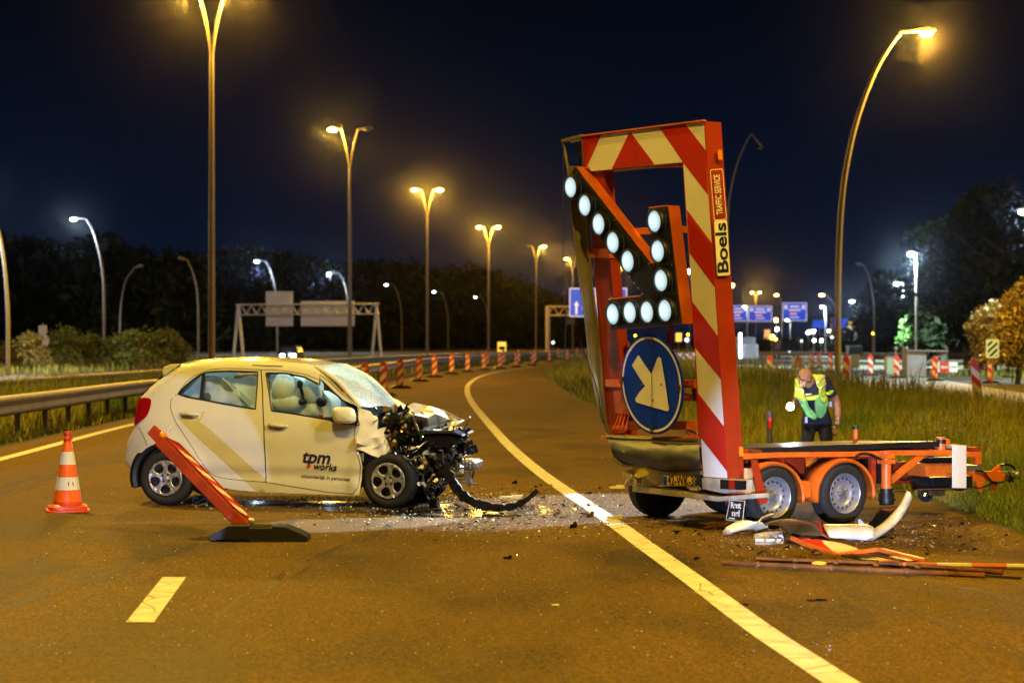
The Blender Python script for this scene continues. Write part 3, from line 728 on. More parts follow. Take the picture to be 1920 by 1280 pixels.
# round blue direction sign
sc_ = bp(1221.5, 720.5, .10)
def disc(r0, r1, x, n=48, a0=0): return [(x, r1 * math.cos(2 * math.pi * i / n), r1 * math.sin(2 * math.pi * i / n)) for i in range(n)]
rs = .462
mb = MB(); pts = [tilt @ Vector(p) for p in disc(0, rs, 0)]
mb.prism(pts, (.012, 0, 0)); sign = mb.build('round_blue_sign', M_blue, trailer, False); sign.location = sc_
mb = MB(); n_ = 48
for i in range(n_):
    a, b = 2 * math.pi * i / n_, 2 * math.pi * (i + 1) / n_
    mb.add([tilt @ Vector((-.003, r * math.cos(t), r * math.sin(t))) for r, t in ((rs * .955, a), (rs * .955, b), (rs * .905, b), (rs * .905, a))], [(0, 1, 2, 3)])
mb.build('white_ring', M_cream, sign, False)
ar = [(485, 307), (520, 360), (556, 412), (572, 370), (588, 326), (596, 317), (604, 320), (609, 332), (630, 460), (651, 600), (648, 611), (638, 612), (560, 590), (482, 567), (470, 558), (468, 545), (490, 510), (522, 475), (488, 425), (450, 363)]
mb = MB(); mb.prism([bp(*z4(*p), .107) - sc_ for p in ar], (.003, 0, 0)); mb.build('white_arrow', M_cream, sign, False)
mb = MB(); mb.bar(bp(1221.5, 627, .108) - sc_, bp(1222, 814, .108) - sc_, .004, .004)
for p in ((1222, 641), (1222, 802), (1168, 711), (1272, 727)): mb.box(bp(*p, .109) - sc_, (.006, .05, .05))
mb.build('hinge_seam', M_ink, sign, False)
mb = MB()
for p in ((505, 468), (610, 468), (563, 553), (545, 380)): mb.blob(bp(*z4(*p), .109) - sc_, (.006, .012, .012), 0, 6, 3)
mb.build('bolts', M_darkmetal, sign)
mb = MB()
for q in ((1200, 700), (1244, 700), (1200, 760), (1244, 760)): pass
mb.bar(sc_ + Vector((.06, -.5, .02)), sc_ + Vector((.06, .55, .02)), .05, .05); mb.bar(sc_ + Vector((.06, -.2, -.35)), sc_ + Vector((.06, -.2, .8)), .04, .04)
mb.build('sign_bracket', M_redpaint, trailer, False)
# dented grey tub at the rear
top = [z4(320, 768), z4(480, 775), z4(650, 785), z4(815, 790)]
bot = [z4(352, 868), z4(440, 905), z4(600, 935), z4(830, 940)]
mb = MB(); N = 16; rows = 7; V = []
for i in range(N + 1):
    t = i / N * 3; k = min(2, int(t)); a = [top[k][q] + (top[k + 1][q] - top[k][q]) * (t - k) for q in (0, 1)]; b = [bot[k][q] + (bot[k + 1][q] - bot[k][q]) * (t - k) for q in (0, 1)]
    for j in range(rows + 1):
        s = j / rows; px = (a[0] + (b[0] - a[0]) * s, a[1] + (b[1] - a[1]) * s)
        off = .05 + .10 * math.sin(math.pi * s) ** .7 * (1 if i > 1 else .4) + .03 * noise.noise(Vector((i * .5, j * .7, 3)))
        V.append(bp(*px, off))
fc = [(i * (rows + 1) + j, (i + 1) * (rows + 1) + j, (i + 1) * (rows + 1) + j + 1, i * (rows + 1) + j + 1) for i in range(N) for j in range(rows)]
mb.add(V, fc); tub = mb.build('dented_rear_tub', M_darkmetal, trailer, angle=60)
mb = MB(); mb.tube([bp(*z4(*p), .03) for p in ((318, 752), (420, 760), (560, 764), (700, 770), (818, 772))], .022, 6)
mb.tube(spline([bp(*z4(*p), .05) for p in ((352, 860), (400, 900), (470, 905), (540, 915), (620, 940), (720, 945), (832, 948))], 3), .024, 6)
mb.build('tub_rim', M_olive, trailer)
# crushed pale rear valance, number plate, bumper
def crush(pts2, off, amp, seed, name, m, parent, depth=.05, step=.05, zf=z4):
    q = [bp(*zf(*p), off) for p in pts2]; outer = [(p.y, p.z) for p in q]
    V2, T2 = tri_region(outer, (), step); mb = MB(); V = []
    for (y, z) in V2:
        nz = noise.noise(Vector((y * 6, z * 6, seed))) + .5 * noise.noise(Vector((y * 15, z * 15, seed)))
        V.append((-.547 - off - KL * (z - .476) + amp * nz, y, z))
    mb.add(V, T2); return mb.build(name, m, parent, angle=25)
crush([(415, 950), (470, 915), (560, 925), (700, 955), (830, 968), (832, 1028), (700, 1020), (560, 1025), (430, 1015)], .03, .09, 2, 'crushed_rear_valance', M_offwhite, trailer)
crush([(465, 925), (530, 918), (545, 960), (500, 975), (465, 965)], .10, .06, 5, 'yellow_insulation', mat('yellow_foam', (.6, .5, .02), .7, 0, .3, 20, .3, 30), trailer)
mb = MB(); mb.tube(spline([bp(*z4(*p), .09) for p in ((415, 1020), (425, 1000), (445, 980), (440, 960))], 4), .02, 6); mb.build('bent_lip', M_offwhite, trailer)
mb = MB(); mb.prism(bpoly([(185 + 1000, 909), (1250, 918), (1345, 931), (1419, 925), (1419, 934), (1345, 940), (1185, 921)], off=.05), (.14, 0, 0)); mb.build('rear_bumper_beam', M_offwhite, trailer, False, bevel=.006)
mb = MB(); mb.prism(bpoly([(832, 975), (1052, 988), (1052, 1050), (950, 1060), (832, 1035)], z4, .03), (.12, 0, 0)); mb.build('rear_crossmember', M_offwhite, trailer, False)
mb = MB(); mb.prism(bpoly([(930, 984), (1052, 992), (1052, 1042), (930, 1036)], z4, .06), (.05, 0, 0), ); tl = mb.build('tail_lamp', M_gloss, trailer, False, bevel=.004)
mb = MB(); mb.prism(bpoly([(978, 990), (1010, 992), (1010, 1038), (978, 1036)], z4, .064), (.02, 0, 0)); mb.build('red_lens', M_lensred, tl, False)
mb = MB(); mb.prism(bpoly([(622, 966), (822, 972), (822, 1022), (622, 1014)], z4, .16), (.006, 0, 0)); pl_ = mb.build('number_plate', [M_yplate], trailer, False)
pc = quadc(bpoly([(640, 970), (820, 972), (820, 1020), (640, 1014)], z4, .164)); ax = Vector((0, -1, 0)); ay = Vector((-KL, 0, 1))
aa = (bp(*z4(800, 1000), .164) - bp(*z4(660, 994), .164)).normalized()
lettering('42-WK-38', .13, M_ink, pl_, plane_fn(pc + Vector((-.006, 0, 0)), aa, ay), bold=.002, fit=(bp(*z4(822, 1000), .164) - bp(*z4(645, 1000), .164)).length * .92).name = 'plate_number'
mb = MB(); mb.prism(bpoly([(622, 968), (640, 968), (640, 1014), (622, 1013)], z4, .164), (.002, 0, 0)); mb.build('plate_country_band', M_blue, pl_, False)
mb = MB(); mb.prism(bpoly([(806, 970), (824, 972), (824, 1022), (794, 1019)], z4, .176), (.003, 0, 0)); mb.build('plate_tear', M_black, pl_, False)

# chassis seen from the side
def sp_(pts, yy, zf=z5): return [TF.side(*(zf(*p) if zf else p), yy) for p in pts]
def sidebar(pts, y0, th, name, m, parent=trailer, zf=z5, bevel=.004, smooth=False):
    mb = MB(); mb.prism(sp_(pts, y0, zf), (0, th, 0)); return mb.build(name, m, parent, smooth, bevel=bevel)
sidebar([(-10, 250), (300, 241), (940, 233), (1040, 228), (1430, 226), (1430, 262), (1040, 262), (940, 268), (300, 275), (-10, 292)], .03, .06, 'side_rail', M_orange)
sidebar([(1430, 228), (1640, 240), (1640, 322), (1600, 318), (1600, 275), (1430, 266)], .03, .07, 'front_bracket', M_orange)
# the far rail and cross members give the open frame depth
a, b = sp_([(-10, 262), (1640, 262)], .03)
zc = a.z - .05
mb = MB()
mb.bar((a.x, 1.72, a.z - .03), (b.x, 1.72, b.z - .06), .06, .12)
for t in (.0, .2, .42, .6, .8, 1.0):
    x = a.x + (b.x - a.x) * t; mb.bar((x, .09, a.z - .06), (x, 1.72, a.z - .06), .05, .08)
mb.build('chassis_frame', M_redpaint, trailer, False)
dk = sp_([(50, 172), (1362, 192)], .08)
mb = MB(); x0, x1 = dk[0].x, dk[1].x; nb = 6; zt = sp_([(700, 186)], .08)[0].z
for k in range(nb):
    w = (x1 - x0) / nb; zz = zt - .002 * (k % 2)
    mb.box(((x0 + w * (k + .5)), .72, zz - .035 - .02), (w - .012, 1.28, .055), 0, Matrix.Rotation(-.035, 3, 'X'))
deck = mb.build('deck_boards', M_deck, trailer, False, bevel=.004)
mb = MB(); mb.box(((x0 + x1) / 2, .78, zt - .10), (x1 - x0 - .03, 1.25, .03)); mb.build('deck_underframe', M_black, trailer, False)
sidebar([(1300, 190), (1540, 192), (1540, 197), (1300, 200)], .2, .5, 'front_shelf', M_offwhite)
sidebar([(1445, 192), (1537, 196), (1537, 480), (1445, 478)], .02, .012, 'white_front_plate', M_sheet)
sidebar([(1378, 196), (1442, 196), (1442, 262), (1378, 262)], .3, .3, 'cream_battery_box', M_offwhite)
mb = MB(); q = sp_([(797, 128)], .9)[0]; mb.tube([(q.x, .9, zt - .14), (q.x, .9, zt + .09)], .024, 10); mb.build('deck_stanchion', M_orange, trailer)
mb = MB(); mb.tube([(q.x, .9, zt + .09), (q.x, .9, zt + .12)], .032, 10); mb.build('stanchion_cap', M_black, trailer)
p1 = sp_([(1366, 140), (1366, 230)], .1); mb = MB(); mb.tube([p1[1], p1[0]], .045, 12); mb.box(p1[0] + Vector((.07, 0, -.05)), (.08, .03, .06)); mb.build('deck_stanchion', M_orange, trailer)
mb = MB(); mb.tube([p1[0] + Vector((0, 0, -.06)), p1[0] + Vector((0, 0, -.02))], .05, 12); mb.build('stanchion_cap', M_black, trailer)
# lower frame
sidebar([(1030, 300), (1290, 308), (1290, 408), (1030, 408)], .5, .05, 'inner_side_beam', M_redpaint)
sidebar([(1262, 316), (1494, 320), (1492, 402), (1270, 402)], .12, .25, 'tool_box', M_orange)
sidebar([(1410, 326), (1470, 328), (1470, 378), (1410, 376)], .112, .01, 'orange_reflector', mat('orange_reflector', (.85, .2, .01), .3))
sidebar([(1036, 415), (1210, 262), (1275, 262), (1046, 452)], .04, .05, 'diagonal_brace', M_orange)
sidebar([(905, 268), (935, 268), (935, 455), (905, 455)], .06, .05, 'frame_upright', M_redpaint)
sidebar([(905, 405), (1540, 405), (1540, 440), (1300, 448), (905, 452)], .75, .08, 'drawbar_beam', M_redpaint)
sidebar([(1535, 368), (1790, 366), (1792, 432), (1535, 436)], .75, .09, 'drawbar', M_orange)
sidebar([(1600, 438), (1660, 438), (1636, 512), (1622, 505)], .74, .02, 'drawbar_gusset', M_orange)
sidebar([(1700, 440), (1752, 438), (1722, 500), (1708, 498)], .74, .02, 'drawbar_gusset', M_redpaint)
sidebar([(1710, 366), (1760, 322), (1768, 334), (1750, 366)], .76, .03, 'lever_bracket', M_orange)
sidebar([(1548, 330), (1630, 325), (1630, 360), (1548, 362)], .74, .2, 'winch_housing', M_alu)
mb = MB(); c = sp_([(1840, 390)], .8)[0]
mb.tube([sp_([(1785, 398)], .8)[0], sp_([(1822, 396)], .8)[0], sp_([(1850, 392)], .8)[0], sp_([(1885, 390)], .8)[0]], [.055, .05, .035, .045], 12)
mb.blob(sp_([(1868, 388)], .8)[0], (.06, .06, .055), 0, 10, 6); hitch = mb.build('coupling_head', M_alu, trailer)
mb = MB(); mb.tube(spline(sp_([(1766, 328), (1800, 322), (1835, 330), (1858, 352), (1850, 370)], .8), 4), .014, 6); mb.build('cable', M_hose, trailer)
mb = MB(); mb.tube(spline(sp_([(1600, 362), (1650, 372), (1690, 420), (1720, 440), (1780, 438), (1800, 420)], .73), 4), .01, 6); mb.build('cable', M_hose, trailer)
mb = MB(); mb.tube(spline(sp_([(1800, 420), (1830, 450), (1850, 510), (1852, 560), (1845, 600)], .7), 4), .007, 6); mb.build('cable', M_hose, trailer)
mb = MB(); mb.tube(spline(sp_([(1400, 482), (1500, 492), (1580, 470), (1620, 480), (1700, 450)], .6), 4), .008, 6); mb.build('cable', M_hose, trailer)
mb = MB(); mb.tube(spline(sp_([(800, 268), (840, 250), (900, 258), (960, 285), (1010, 290)], .0), 4), .014, 6); mb.build('cable', M_hose, trailer)
mb = MB(); mb.tube(spline(sp_([(1090, 415), (1130, 425), (1180, 408), (1230, 400)], .3), 4), .012, 6); mb.build('cable', M_hose, trailer)
mb = MB()
for k in range(6):
    a = sp_([(1790 + 6 * k, 400)], .76)[0]; mb.tube(spline([a, a + Vector((.05, -.02, .04 - .02 * k)), a + Vector((.09, 0, -.06)), a + Vector((.03, .02, -.02))], 4), .006, 5)
mb.build('coupling_cables', M_hose, trailer)
mb = MB(); mb.tube(sp_([(925, 498), (1200, 490), (1340, 486), (1600, 480)], .05), .005, 5); mb.build('brake_rod', M_rustpart, trailer)
for q, nm in ((((1312, 410), .35, (1430, 472), .65), 'battery_case'), (((1290, 280), .45, (1420, 316), .6), 'cable_tray'), (((850, 290), .45, (940, 440), .6), 'spring_box')):
    mb = MB(); mb.box2(sp_([q[0]], q[1])[0], sp_([q[2]], q[3])[0]); mb.build(nm, M_black, trailer, False, bevel=.008)
# jack leg
mb = MB(); q = sp_([(1002, 242), (1002, 480), (1002, 512), (1004, 588)], .0)
mb.tube([q[0], q[1]], .048, 14); mb.box(q[0] + Vector((0, 0, -.03)), (.13, .1, .05)); mb.box(q[0].lerp(q[1], .25), (.14, .1, .04)); jk = mb.build('support_leg', M_orange, trailer)
mb = MB(); mb.tube([q[1], q[2], q[2] + Vector((0, 0, -.001)), q[3]], [.055, .06, .075, .07], 14)
mb.tube([q[3] + Vector((0, 0, .04)), q[3] + Vector((0, 0, .055))], .085, 14); mb.build('jack_foot', M_black, jk)
# jockey wheel
def small_wheel(c, r, w, parent):
    mb = MB(); mb.lathe([(r * .6, -w / 2), (r * .92, -w / 2), (r, -w * .3), (r, w * .3), (r * .92, w / 2), (r * .6, w / 2)], 26, axis='Y'); t = mb.build('jockey_wheel', M_rubber, parent); t.location = c
    mb = MB(); mb.lathe([(.001, -w * .5), (r * .2, -w * .5), (r * .2, -w * .3)], 14, axis='Y'); mb.lathe([(r * .55, -w * .42), (r * .62, -w * .5), (r * .62, 0)], 26, axis='Y')
    for k in range(5):
        a = 2 * math.pi * k / 5 + .3; mb.bar((r * .15 * math.cos(a), -w * .35, r * .15 * math.sin(a)), (r * .6 * math.cos(a), -w * .35, r * .6 * math.sin(a)), .02, .012, up=(0, 1, 0))
    mb.build('wheel_hub', M_gloss, t)
c = sp_([(1266, 504)], .78)[0]; small_wheel(c, .100, .05, trailer)
mb = MB(); mb.bar(c + Vector((0, -.05, 0)), sp_([(1370, 515)], .74)[0], .03, .05); mb.bar(sp_([(1345, 480)], .78)[0], sp_([(1345, 530)], .78)[0], .1, .1); mb.build('jockey_fork', M_rustpart, trailer)
# wheels: steel rims with a ring of holes
RT = .292
def trailer_wheel(loc, parent, rot=0, cam=0):
    mb = MB()
    prof = [(.178, .02), (.19, -.005), (.235, -.014), (.262, -.008), (.283, .012), (RT, .035), (RT + .001, .055), (RT - .004, .058), (RT - .004, .066), (RT + .001, .069), (RT + .001, .098), (RT - .004, .101), (RT - .004, .109), (RT + .001, .112), (RT, .135), (.283, .158), (.24, .17), (.178, .165)]
    mb.lathe(prof, 44, axis='Y'); t = mb.build('wheel', M_rubber, parent, angle=50); t.location = loc; t.rotation_euler = (cam, 0, rot)
    # rim disc with holes
    outer = [(.178 * math.cos(2 * math.pi * i / 48), .178 * math.sin(2 * math.pi * i / 48)) for i in range(48)]
    holes = []
    for k in range(16):
        a = 2 * math.pi * k / 16; holes.append([(.137 * math.cos(a) + .0115 * math.cos(q), .137 * math.sin(a) + .0115 * math.sin(q)) for q in [2 * math.pi * j / 8 for j in range(8)]])
    V2, T2 = tri_region(outer, holes, .011)
    def prof_y(r):
        return float(np.interp(r, [0, .035, .038, .055, .075, .10, .118, .128, .150, .158, .166, .172, .178], [.045, .045, .04, .04, .052, .045, .03, .028, .034, .06, .055, .008, -.006]))
    mb = MB(); mb.add([(x, prof_y(math.hypot(x, y)), y) for x, y in V2], T2)
    mb.lathe([(.1785, -.006), (.184, -.012), (.187, -.004), (.187, .02)], 44, axis='Y')
    rim = mb.build('rim', M_rim, t, angle=50)
    mb = MB(); mb.lathe([(.001, .012), (.03, .014), (.034, .022), (.034, .045)], 16, axis='Y')
    for k in range(5):
        a = 2 * math.pi * k / 5 + .4; mb.tube([(.056 * math.cos(a), .022, .056 * math.sin(a)), (.056 * math.cos(a), .05, .056 * math.sin(a))], .009, 6)
    mb.build('hub_cap', M_alu, t)
    mb = MB(); mb.lathe([(.17, .09), (.001, .09)], 24, axis='Y'); mb.build('brake_drum', M_black, t)
    return t
ax_ = .86
trailer_wheel((0, 0, .292), trailer, 0, 0.03); trailer_wheel((ax_, 0, .292), trailer)
trailer_wheel((0.02, 1.80, .292), trailer, math.pi - .2, -.06); trailer_wheel((ax_, 1.80, .292), trailer, math.pi)
mb = MB()
for x in (0, ax_): mb.tube([(x, .12, .27), (x, 1.66, .27)], .035, 10)
mb.build('axle', M_black, trailer)
# mudguards
def fender(cx, name):
    mb = MB(); V = []; N = 26; Rf = .365; prof = [(-.02, -.03), (-.025, 0), (0, .012), (.22, .012)]
    for i in range(N + 1):
        a = R(188 - 196 * i / N); c_, s_ = math.cos(a), math.sin(a)
        for (yy, dr) in prof: V.append((cx + (Rf + dr) * c_, yy, .27 + (Rf + dr) * .92 * s_))
    k = len(prof)
    mb.add(V, [(i * k + j, (i + 1) * k + j, (i + 1) * k + j + 1, i * k + j + 1) for i in range(N) for j in range(k - 1)])
    o = mb.build(name, M_orange, trailer, angle=50); s = o.modifiers.new('solid', 'SOLIDIFY'); s.thickness = .006
    return o
fender(-.02, 'mudguard'); fender(ax_ + .0, 'mudguard')
sidebar([(440, 432), (500, 430), (500, 540), (465, 545), (455, 530)], .0, .2, 'mudguard_bracket', M_orange)
sidebar([(465, 275), (540, 272), (470, 340)], .06, .01, 'gusset_plate', M_orange)
sidebar([(300, 280), (460, 276), (455, 400), (430, 420), (360, 330), (300, 300)], .3, .03, 'inner_guard_plate', M_redpaint)
# bent bracket and pale panel by the first wheel
sidebar([(110, 292), (145, 288), (215, 575), (160, 590)], -.12, .03, 'bent_bracket', M_redpaint)
sidebar([(60, 345), (100, 350), (140, 545), (60, 525)], -.06, .02, 'bent_pale_panel', mat('dusty_cream_panel', (.6, .42, .22), .6, 0, .2, 8))
sidebar([(60, 215), (160, 222), (185, 245), (60, 248)], .05, .1, 'hinge_block', M_redpaint)
sidebar([(90, 222), (160, 222), (165, 238), (90, 238)], .03, .03, 'rust_block', M_rustpart)
# hanging tag
tg = [TF.back(*p, -.62) for p in ((1369, 937), (1397, 939), (1393, 977), (1362, 974))]
mb = MB(); mb.prism(tg, (.006, 0, 0)); tagb = mb.build('rental_tag', M_ink, trailer, False)
cx_ = quadc(tg); axx = (tg[1] - tg[0]).normalized(); ayy = ((tg[0] + tg[1]) / 2 - (tg[2] + tg[3]) / 2); ayy = (ayy - axx * ayy.dot(axx)).normalized()
ff = plane_fn(cx_ + Vector((-.004, 0, 0)) + ayy * .01, axx, ayy)
lettering('Rent\nme!', .078, M_sheet, tagb, ff, bold=.002, fit=.135).name = 'tag_lettering'
mb = MB()
for i in range(4): mb.bar(tg[i] + Vector((-.004, 0, 0)), tg[(i + 1) % 4] + Vector((-.004, 0, 0)), .004, .004)
mb.bar(tg[3].lerp(tg[0], .1) * .85 + tg[2].lerp(tg[1], .1) * .15 + Vector((-.004, 0, 0)), tg[2].lerp(tg[1], .1) * .5 + tg[3].lerp(tg[0], .1) * .5 + Vector((-.004, 0, 0)), .003, .01)
mb.build('tag_border', M_sheet, tagb, False)
# rear underside mess: springs and cables between the wheels
mb = MB()
for k in range(14):
    a = Vector((random.uniform(-.4, .5), random.uniform(.2, 1.5), random.uniform(.25, .45))); b = a + Vector((random.uniform(-.2, .2), random.uniform(-.3, .3), random.uniform(-.16, .02)))
    mb.tube([a, (a + b) / 2 + Vector((0, 0, -.05)), b], .012, 5)
mb.bar((-.35, .3, .42), (1.4, .3, .42), .06, .1); mb.bar((-.35, 1.4, .42), (1.4, 1.4, .42), .06, .1)
mb.build('underbody_struts', M_black, trailer)
# ================================================================== crashed car
C0 = (-3.600, 21.20); CR = R(-10)
CF = Frame(C0, CR)
car = thing('crashed_car', 'white five door hatchback with its front end torn off, side on in the lane', 'car', (C0[0], C0[1], 0), CR)
CW = 1.58
def a1(x, y): return (220 + x / 4.2675, 660 + y / 4.2675)
def a2(x, y): return (600 + x / 4.064, 660 + y / 4.064)
XR, XF = -.62, 2.95
def yf(x, z):
    y = 0.0
    if z > .88: y += (z - .88) * .20 + max(0, z - 1.05) * .10
    if z < .42: y += (.42 - z) * .10 + .02 * math.exp(-((z - .33) / .05) ** 2)
    y -= .02 * math.exp(-((z - .72) / .16) ** 2)
    if x < .05: y += .22 * ((.05 - x) / .65) ** 2.2
    if x > 2.2: y += .10 * ((x - 2.2) / .7) ** 2
    # wheel arch lips swell out
    for cx in (0.0, 2.4):
        d = math.hypot(x - cx, z - .29)
        if .30 < d < .52: y -= .025 * math.exp(-((d - .38) / .07) ** 2)
    return y
def cpx(px, py, lift=0.0):
    """photo point -> car side (x, z), following the curved side"""
    y = 0.0
    for _ in range(4):
        p = CF.side(px, py, y); y = yf(p.x, p.z) + lift
    return (p.x, p.z)
def c1p(pts): return [cpx(*a1(*p)) for p in pts]
def c2p(pts): return [cpx(*a2(*p)) for p in pts]
# outlines taken along the side
sil_px = [a1(160, 995), a1(95, 955), a1(50, 905), a1(42, 865), a1(48, 790), a1(60, 720), a1(88, 660), a1(120, 600), a1(128, 545), a1(136, 480), a1(150, 385), a1(190, 335), a1(262, 262), a1(352, 188), a1(430, 132), a1(500, 92), a1(600, 82), a1(700, 75), a1(850, 69), a1(1000, 67), a1(1130, 69), a1(1250, 73), a1(1400, 84), a1(1500, 95), a1(1580, 112), a1(1640, 130),
          a2(30, 150), a2(90, 215), a2(160, 295), a2(225, 355), a2(285, 405), a2(300, 430)]
door_front = [a2(270, 600), a2(272, 680), a2(285, 740), a2(310, 800), a2(322, 870), a2(312, 1000), a2(298, 1085), a2(250, 1092)]
rock = [a1(1400, 1128), a1(1200, 1120), a1(1000, 1108), a1(800, 1078), a1(655, 1058), a1(655, 985)]
rw = cpx(*a1(385, 995)); RX, RZ = rw
fwp = cpx(*a2(521, 1005)); FX, FZ = fwp
arch = [(RX + .352 * math.cos(a), RZ + .352 * math.sin(a) * 1.0) for a in [R(q) for q in range(4, 186, 9)]]
outer = [cpx(*p) for p in sil_px] + [cpx(*p) for p in door_front] + [cpx(*p) for p in rock[:-1]] + arch
rear_door = c1p([(482, 335), (448, 358), (430, 385), (425, 440), (442, 500), (478, 575), (540, 668), (600, 760), (650, 842), (700, 915), (740, 962), (775, 988), (850, 1008), (1000, 1024), (1186, 1038), (1184, 900), (1172, 600), (1165, 465), (1160, 300), (1148, 142), (1000, 132), (850, 130), (760, 136), (700, 150), (620, 188), (560, 232), (515, 285)])
front_door = c1p([(1152, 142), (1164, 300), (1169, 465), (1176, 600), (1188, 900), (1190, 1038)]) + c2p([(60, 1066), (250, 1080), (290, 1030), (310, 870), (296, 800), (272, 740), (260, 680), (262, 600), (285, 500), (292, 430), (230, 372), (150, 305), (80, 232), (0, 172)]) + c1p([(1620, 222), (1500, 176), (1350, 150), (1250, 143)])
rear_win = c1p([(486, 335), (540, 275), (600, 225), (665, 182), (710, 163), (780, 156), (900, 153), (1126, 160), (1116, 300), (1106, 455), (980, 436), (860, 416), (700, 385), (560, 360)])
front_win = c1p([(1190, 168), (1350, 170), (1500, 200), (1620, 262)]) + c2p([(0, 205), (60, 262), (110, 310), (178, 372), (230, 420), (286, 470), (292, 545), (200, 540), (100, 528)]) + c1p([(1690, 540), (1500, 508), (1350, 484), (1236, 468), (1212, 300)])
top_sil = [cpx(*p) for p in sil_px[4:26]]
def dist_sil(x, z):
    m = 9
    for i in range(len(SD) - 1):
        ax, az = SD[i]; bx, bz = SD[i + 1]; dx, dz = bx - ax, bz - az; L2 = dx * dx + dz * dz
        t = max(0, min(1, ((x - ax) * dx + (z - az) * dz) / L2)); m = min(m, math.hypot(x - ax - t * dx, z - az - t * dz))
    return m
SD = [cpx(*p) for p in sil_px[:26]]
def ysurf(x, z):
    d = dist_sil(x, z); r = .075; y = yf(x, z)
    if d < r: y += r * (1 - math.sqrt(max(0, 1 - (1 - d / r) ** 2))) * .9
    return y
def side_panel(name, outl, holes, m, parent, step=.05, lift=0.0, far=True, angle=40, fn=ysurf, noisef=None):
    V2, T2 = tri_region(outl, holes, step); mb = MB()
    V = [(x, fn(x, z) + lift + (noisef(x, z) if noisef else 0), z) for x, z in V2]; mb.add(V, T2)
    me = mb.build(name, m, parent, angle=angle, fix=False)
    if far: mb = MB(); mb.add([(x, CW - y, z) for x, y, z in V], [t[::-1] for t in T2]); mb.build(name, m, parent, angle=angle, fix=False)
    return me
body = side_panel('body_side', outer, [rear_door, front_door], M_white, car)
rd = side_panel('rear_door', rear_door, [rear_win], M_white, car)
fd = side_panel('front_door', front_door, [front_win], M_white, car, noisef=lambda x, z: .012 * noise.noise(Vector((x * 9, z * 9, 1))) * max(0, min(1, (x - 1.7) * 2)))
# dark seams between the panels
def sseam(name, pts, r, m, parent, lift=-.001, closed=True, n=5):
    q = [Vector((x, ysurf(x, z) + lift, z)) for x, z in (dens(pts, .03) if closed else pts)]
    mb = MB(); mb.tube(q, r, n, closed=closed); return mb.build(name, m, parent)
sseam('door_seam', rear_door, .0028, M_gloss, rd); sseam('door_seam', front_door, .0028, M_gloss, fd)
seam = [cpx(*a1(*p)) for p in ((170, 598), (200, 650), (225, 710), (240, 748))]
sseam('bumper_seam', [p for p in cat_smooth(seam, 1, False)], .003, M_gloss, body, closed=False)
sseam('spoiler_seam', [cpx(*a1(*p)) for p in ((500, 95), (460, 130), (410, 168), (362, 198))], .003, M_gloss, body, closed=False)
# window glass with dark frames
def fr(pts, r): return r
g1 = side_panel('window_glass', rear_win, [], M_glass, rd, .12, .012); g2 = side_panel('window_glass', front_win, [], M_glass, fd, .12, .012)
sseam('window_rubber', rear_win, .010, M_black, rd, .003); sseam('window_rubber', front_win, .010, M_black, fd, .003)
mb = MB(); a, b = cpx(*a1(690, 172)), cpx(*a1(668, 380)); mb.bar((a[0], yf(*a) + .006, a[1]), (b[0], yf(*b) + .006, b[1]), .035, .014, up=(0, 1, 0)); mb.build('quarter_glass_post', M_black, rd, False)
tri = c2p([(172, 360), (286, 412), (300, 560), (262, 556), (262, 470)])
side_panel('mirror_base_trim', tri, [], M_gloss, fd, .06, -.006, far=False)
# rear quarter: roof, hatch, bumper skins across the car
prof = SD[:]; V = []; NC = 14
def crown(i): return 1.0
for i, (x, z) in enumerate(prof):
    ye = ysurf(x, z); a = prof[max(i - 1, 0)]; b = prof[min(i + 1, len(prof) - 1)]
    t = Vector((b[0] - a[0], b[1] - a[1])).normalized(); nrm = Vector((-t.y, t.x))
    for j in range(NC + 1):
        s = j / NC; y = ye + (CW - 2 * ye) * s; k = 1 - (2 * s - 1) ** 2
        bulge = (.035 if z > 1.3 else .07) * k * (1 if i > 1 else .5)
        V.append((x + nrm.x * bulge, y, z + nrm.y * bulge))
FC = []; MI = []
for i in range(len(prof) - 1):
    for j in range(NC):
        FC.append((i * (NC + 1) + j, i * (NC + 1) + j + 1, (i + 1) * (NC + 1) + j + 1, (i + 1) * (NC + 1) + j))
        MI.append(1 if 10 <= i < 13 and 0 < j < NC - 1 else 0)
mb = MB(); mb.v = V; mb.f = FC; mb.m = MI
roof = mb.build('roof_and_hatch', [M_white, M_gloss], car, fix=False, angle=50)
# roof gutter dark line and crease
sseam('roof_joint', [cpx(*a1(*p)) for p in ((1080, 103), (1200, 110), (1320, 112))], .004, M_gloss, roof, closed=False)
sp1 = [cpx(*a1(*p)) for p in ((345, 150), (352, 190), (440, 140), (505, 92), (420, 98), (362, 118))]
mb = MB(); y0 = yf(*sp1[0]) + .03; mb.prism([(x, y0, z) for x, z in sp1], (0, CW - 2 * y0, 0)); mb.build('roof_spoiler', M_white, car, False, bevel=.015)
mb = MB(); hg = [cpx(*a1(*p)) for p in ((190, 335), (262, 265), (350, 190), (362, 200), (275, 285), (205, 350), (182, 368))]
yy = .17; mb.prism([(x - .006, yy, z) for x, z in hg], (0, CW - 2 * yy, 0)); mb.build('hatch_glass', M_gloss, car, False)
an = cpx(*a1(660, 62)); an2 = cpx(*a1(605, -5)); mb = MB(); mb.tube([(an[0], CW / 2, an[1] + .02), (an2[0] - .02, CW / 2, an2[1] + .02)], .004, 6); mb.blob((an[0], CW / 2, an[1] + .015), (.04, .02, .02)); mb.build('roof_aerial', M_black, roof)
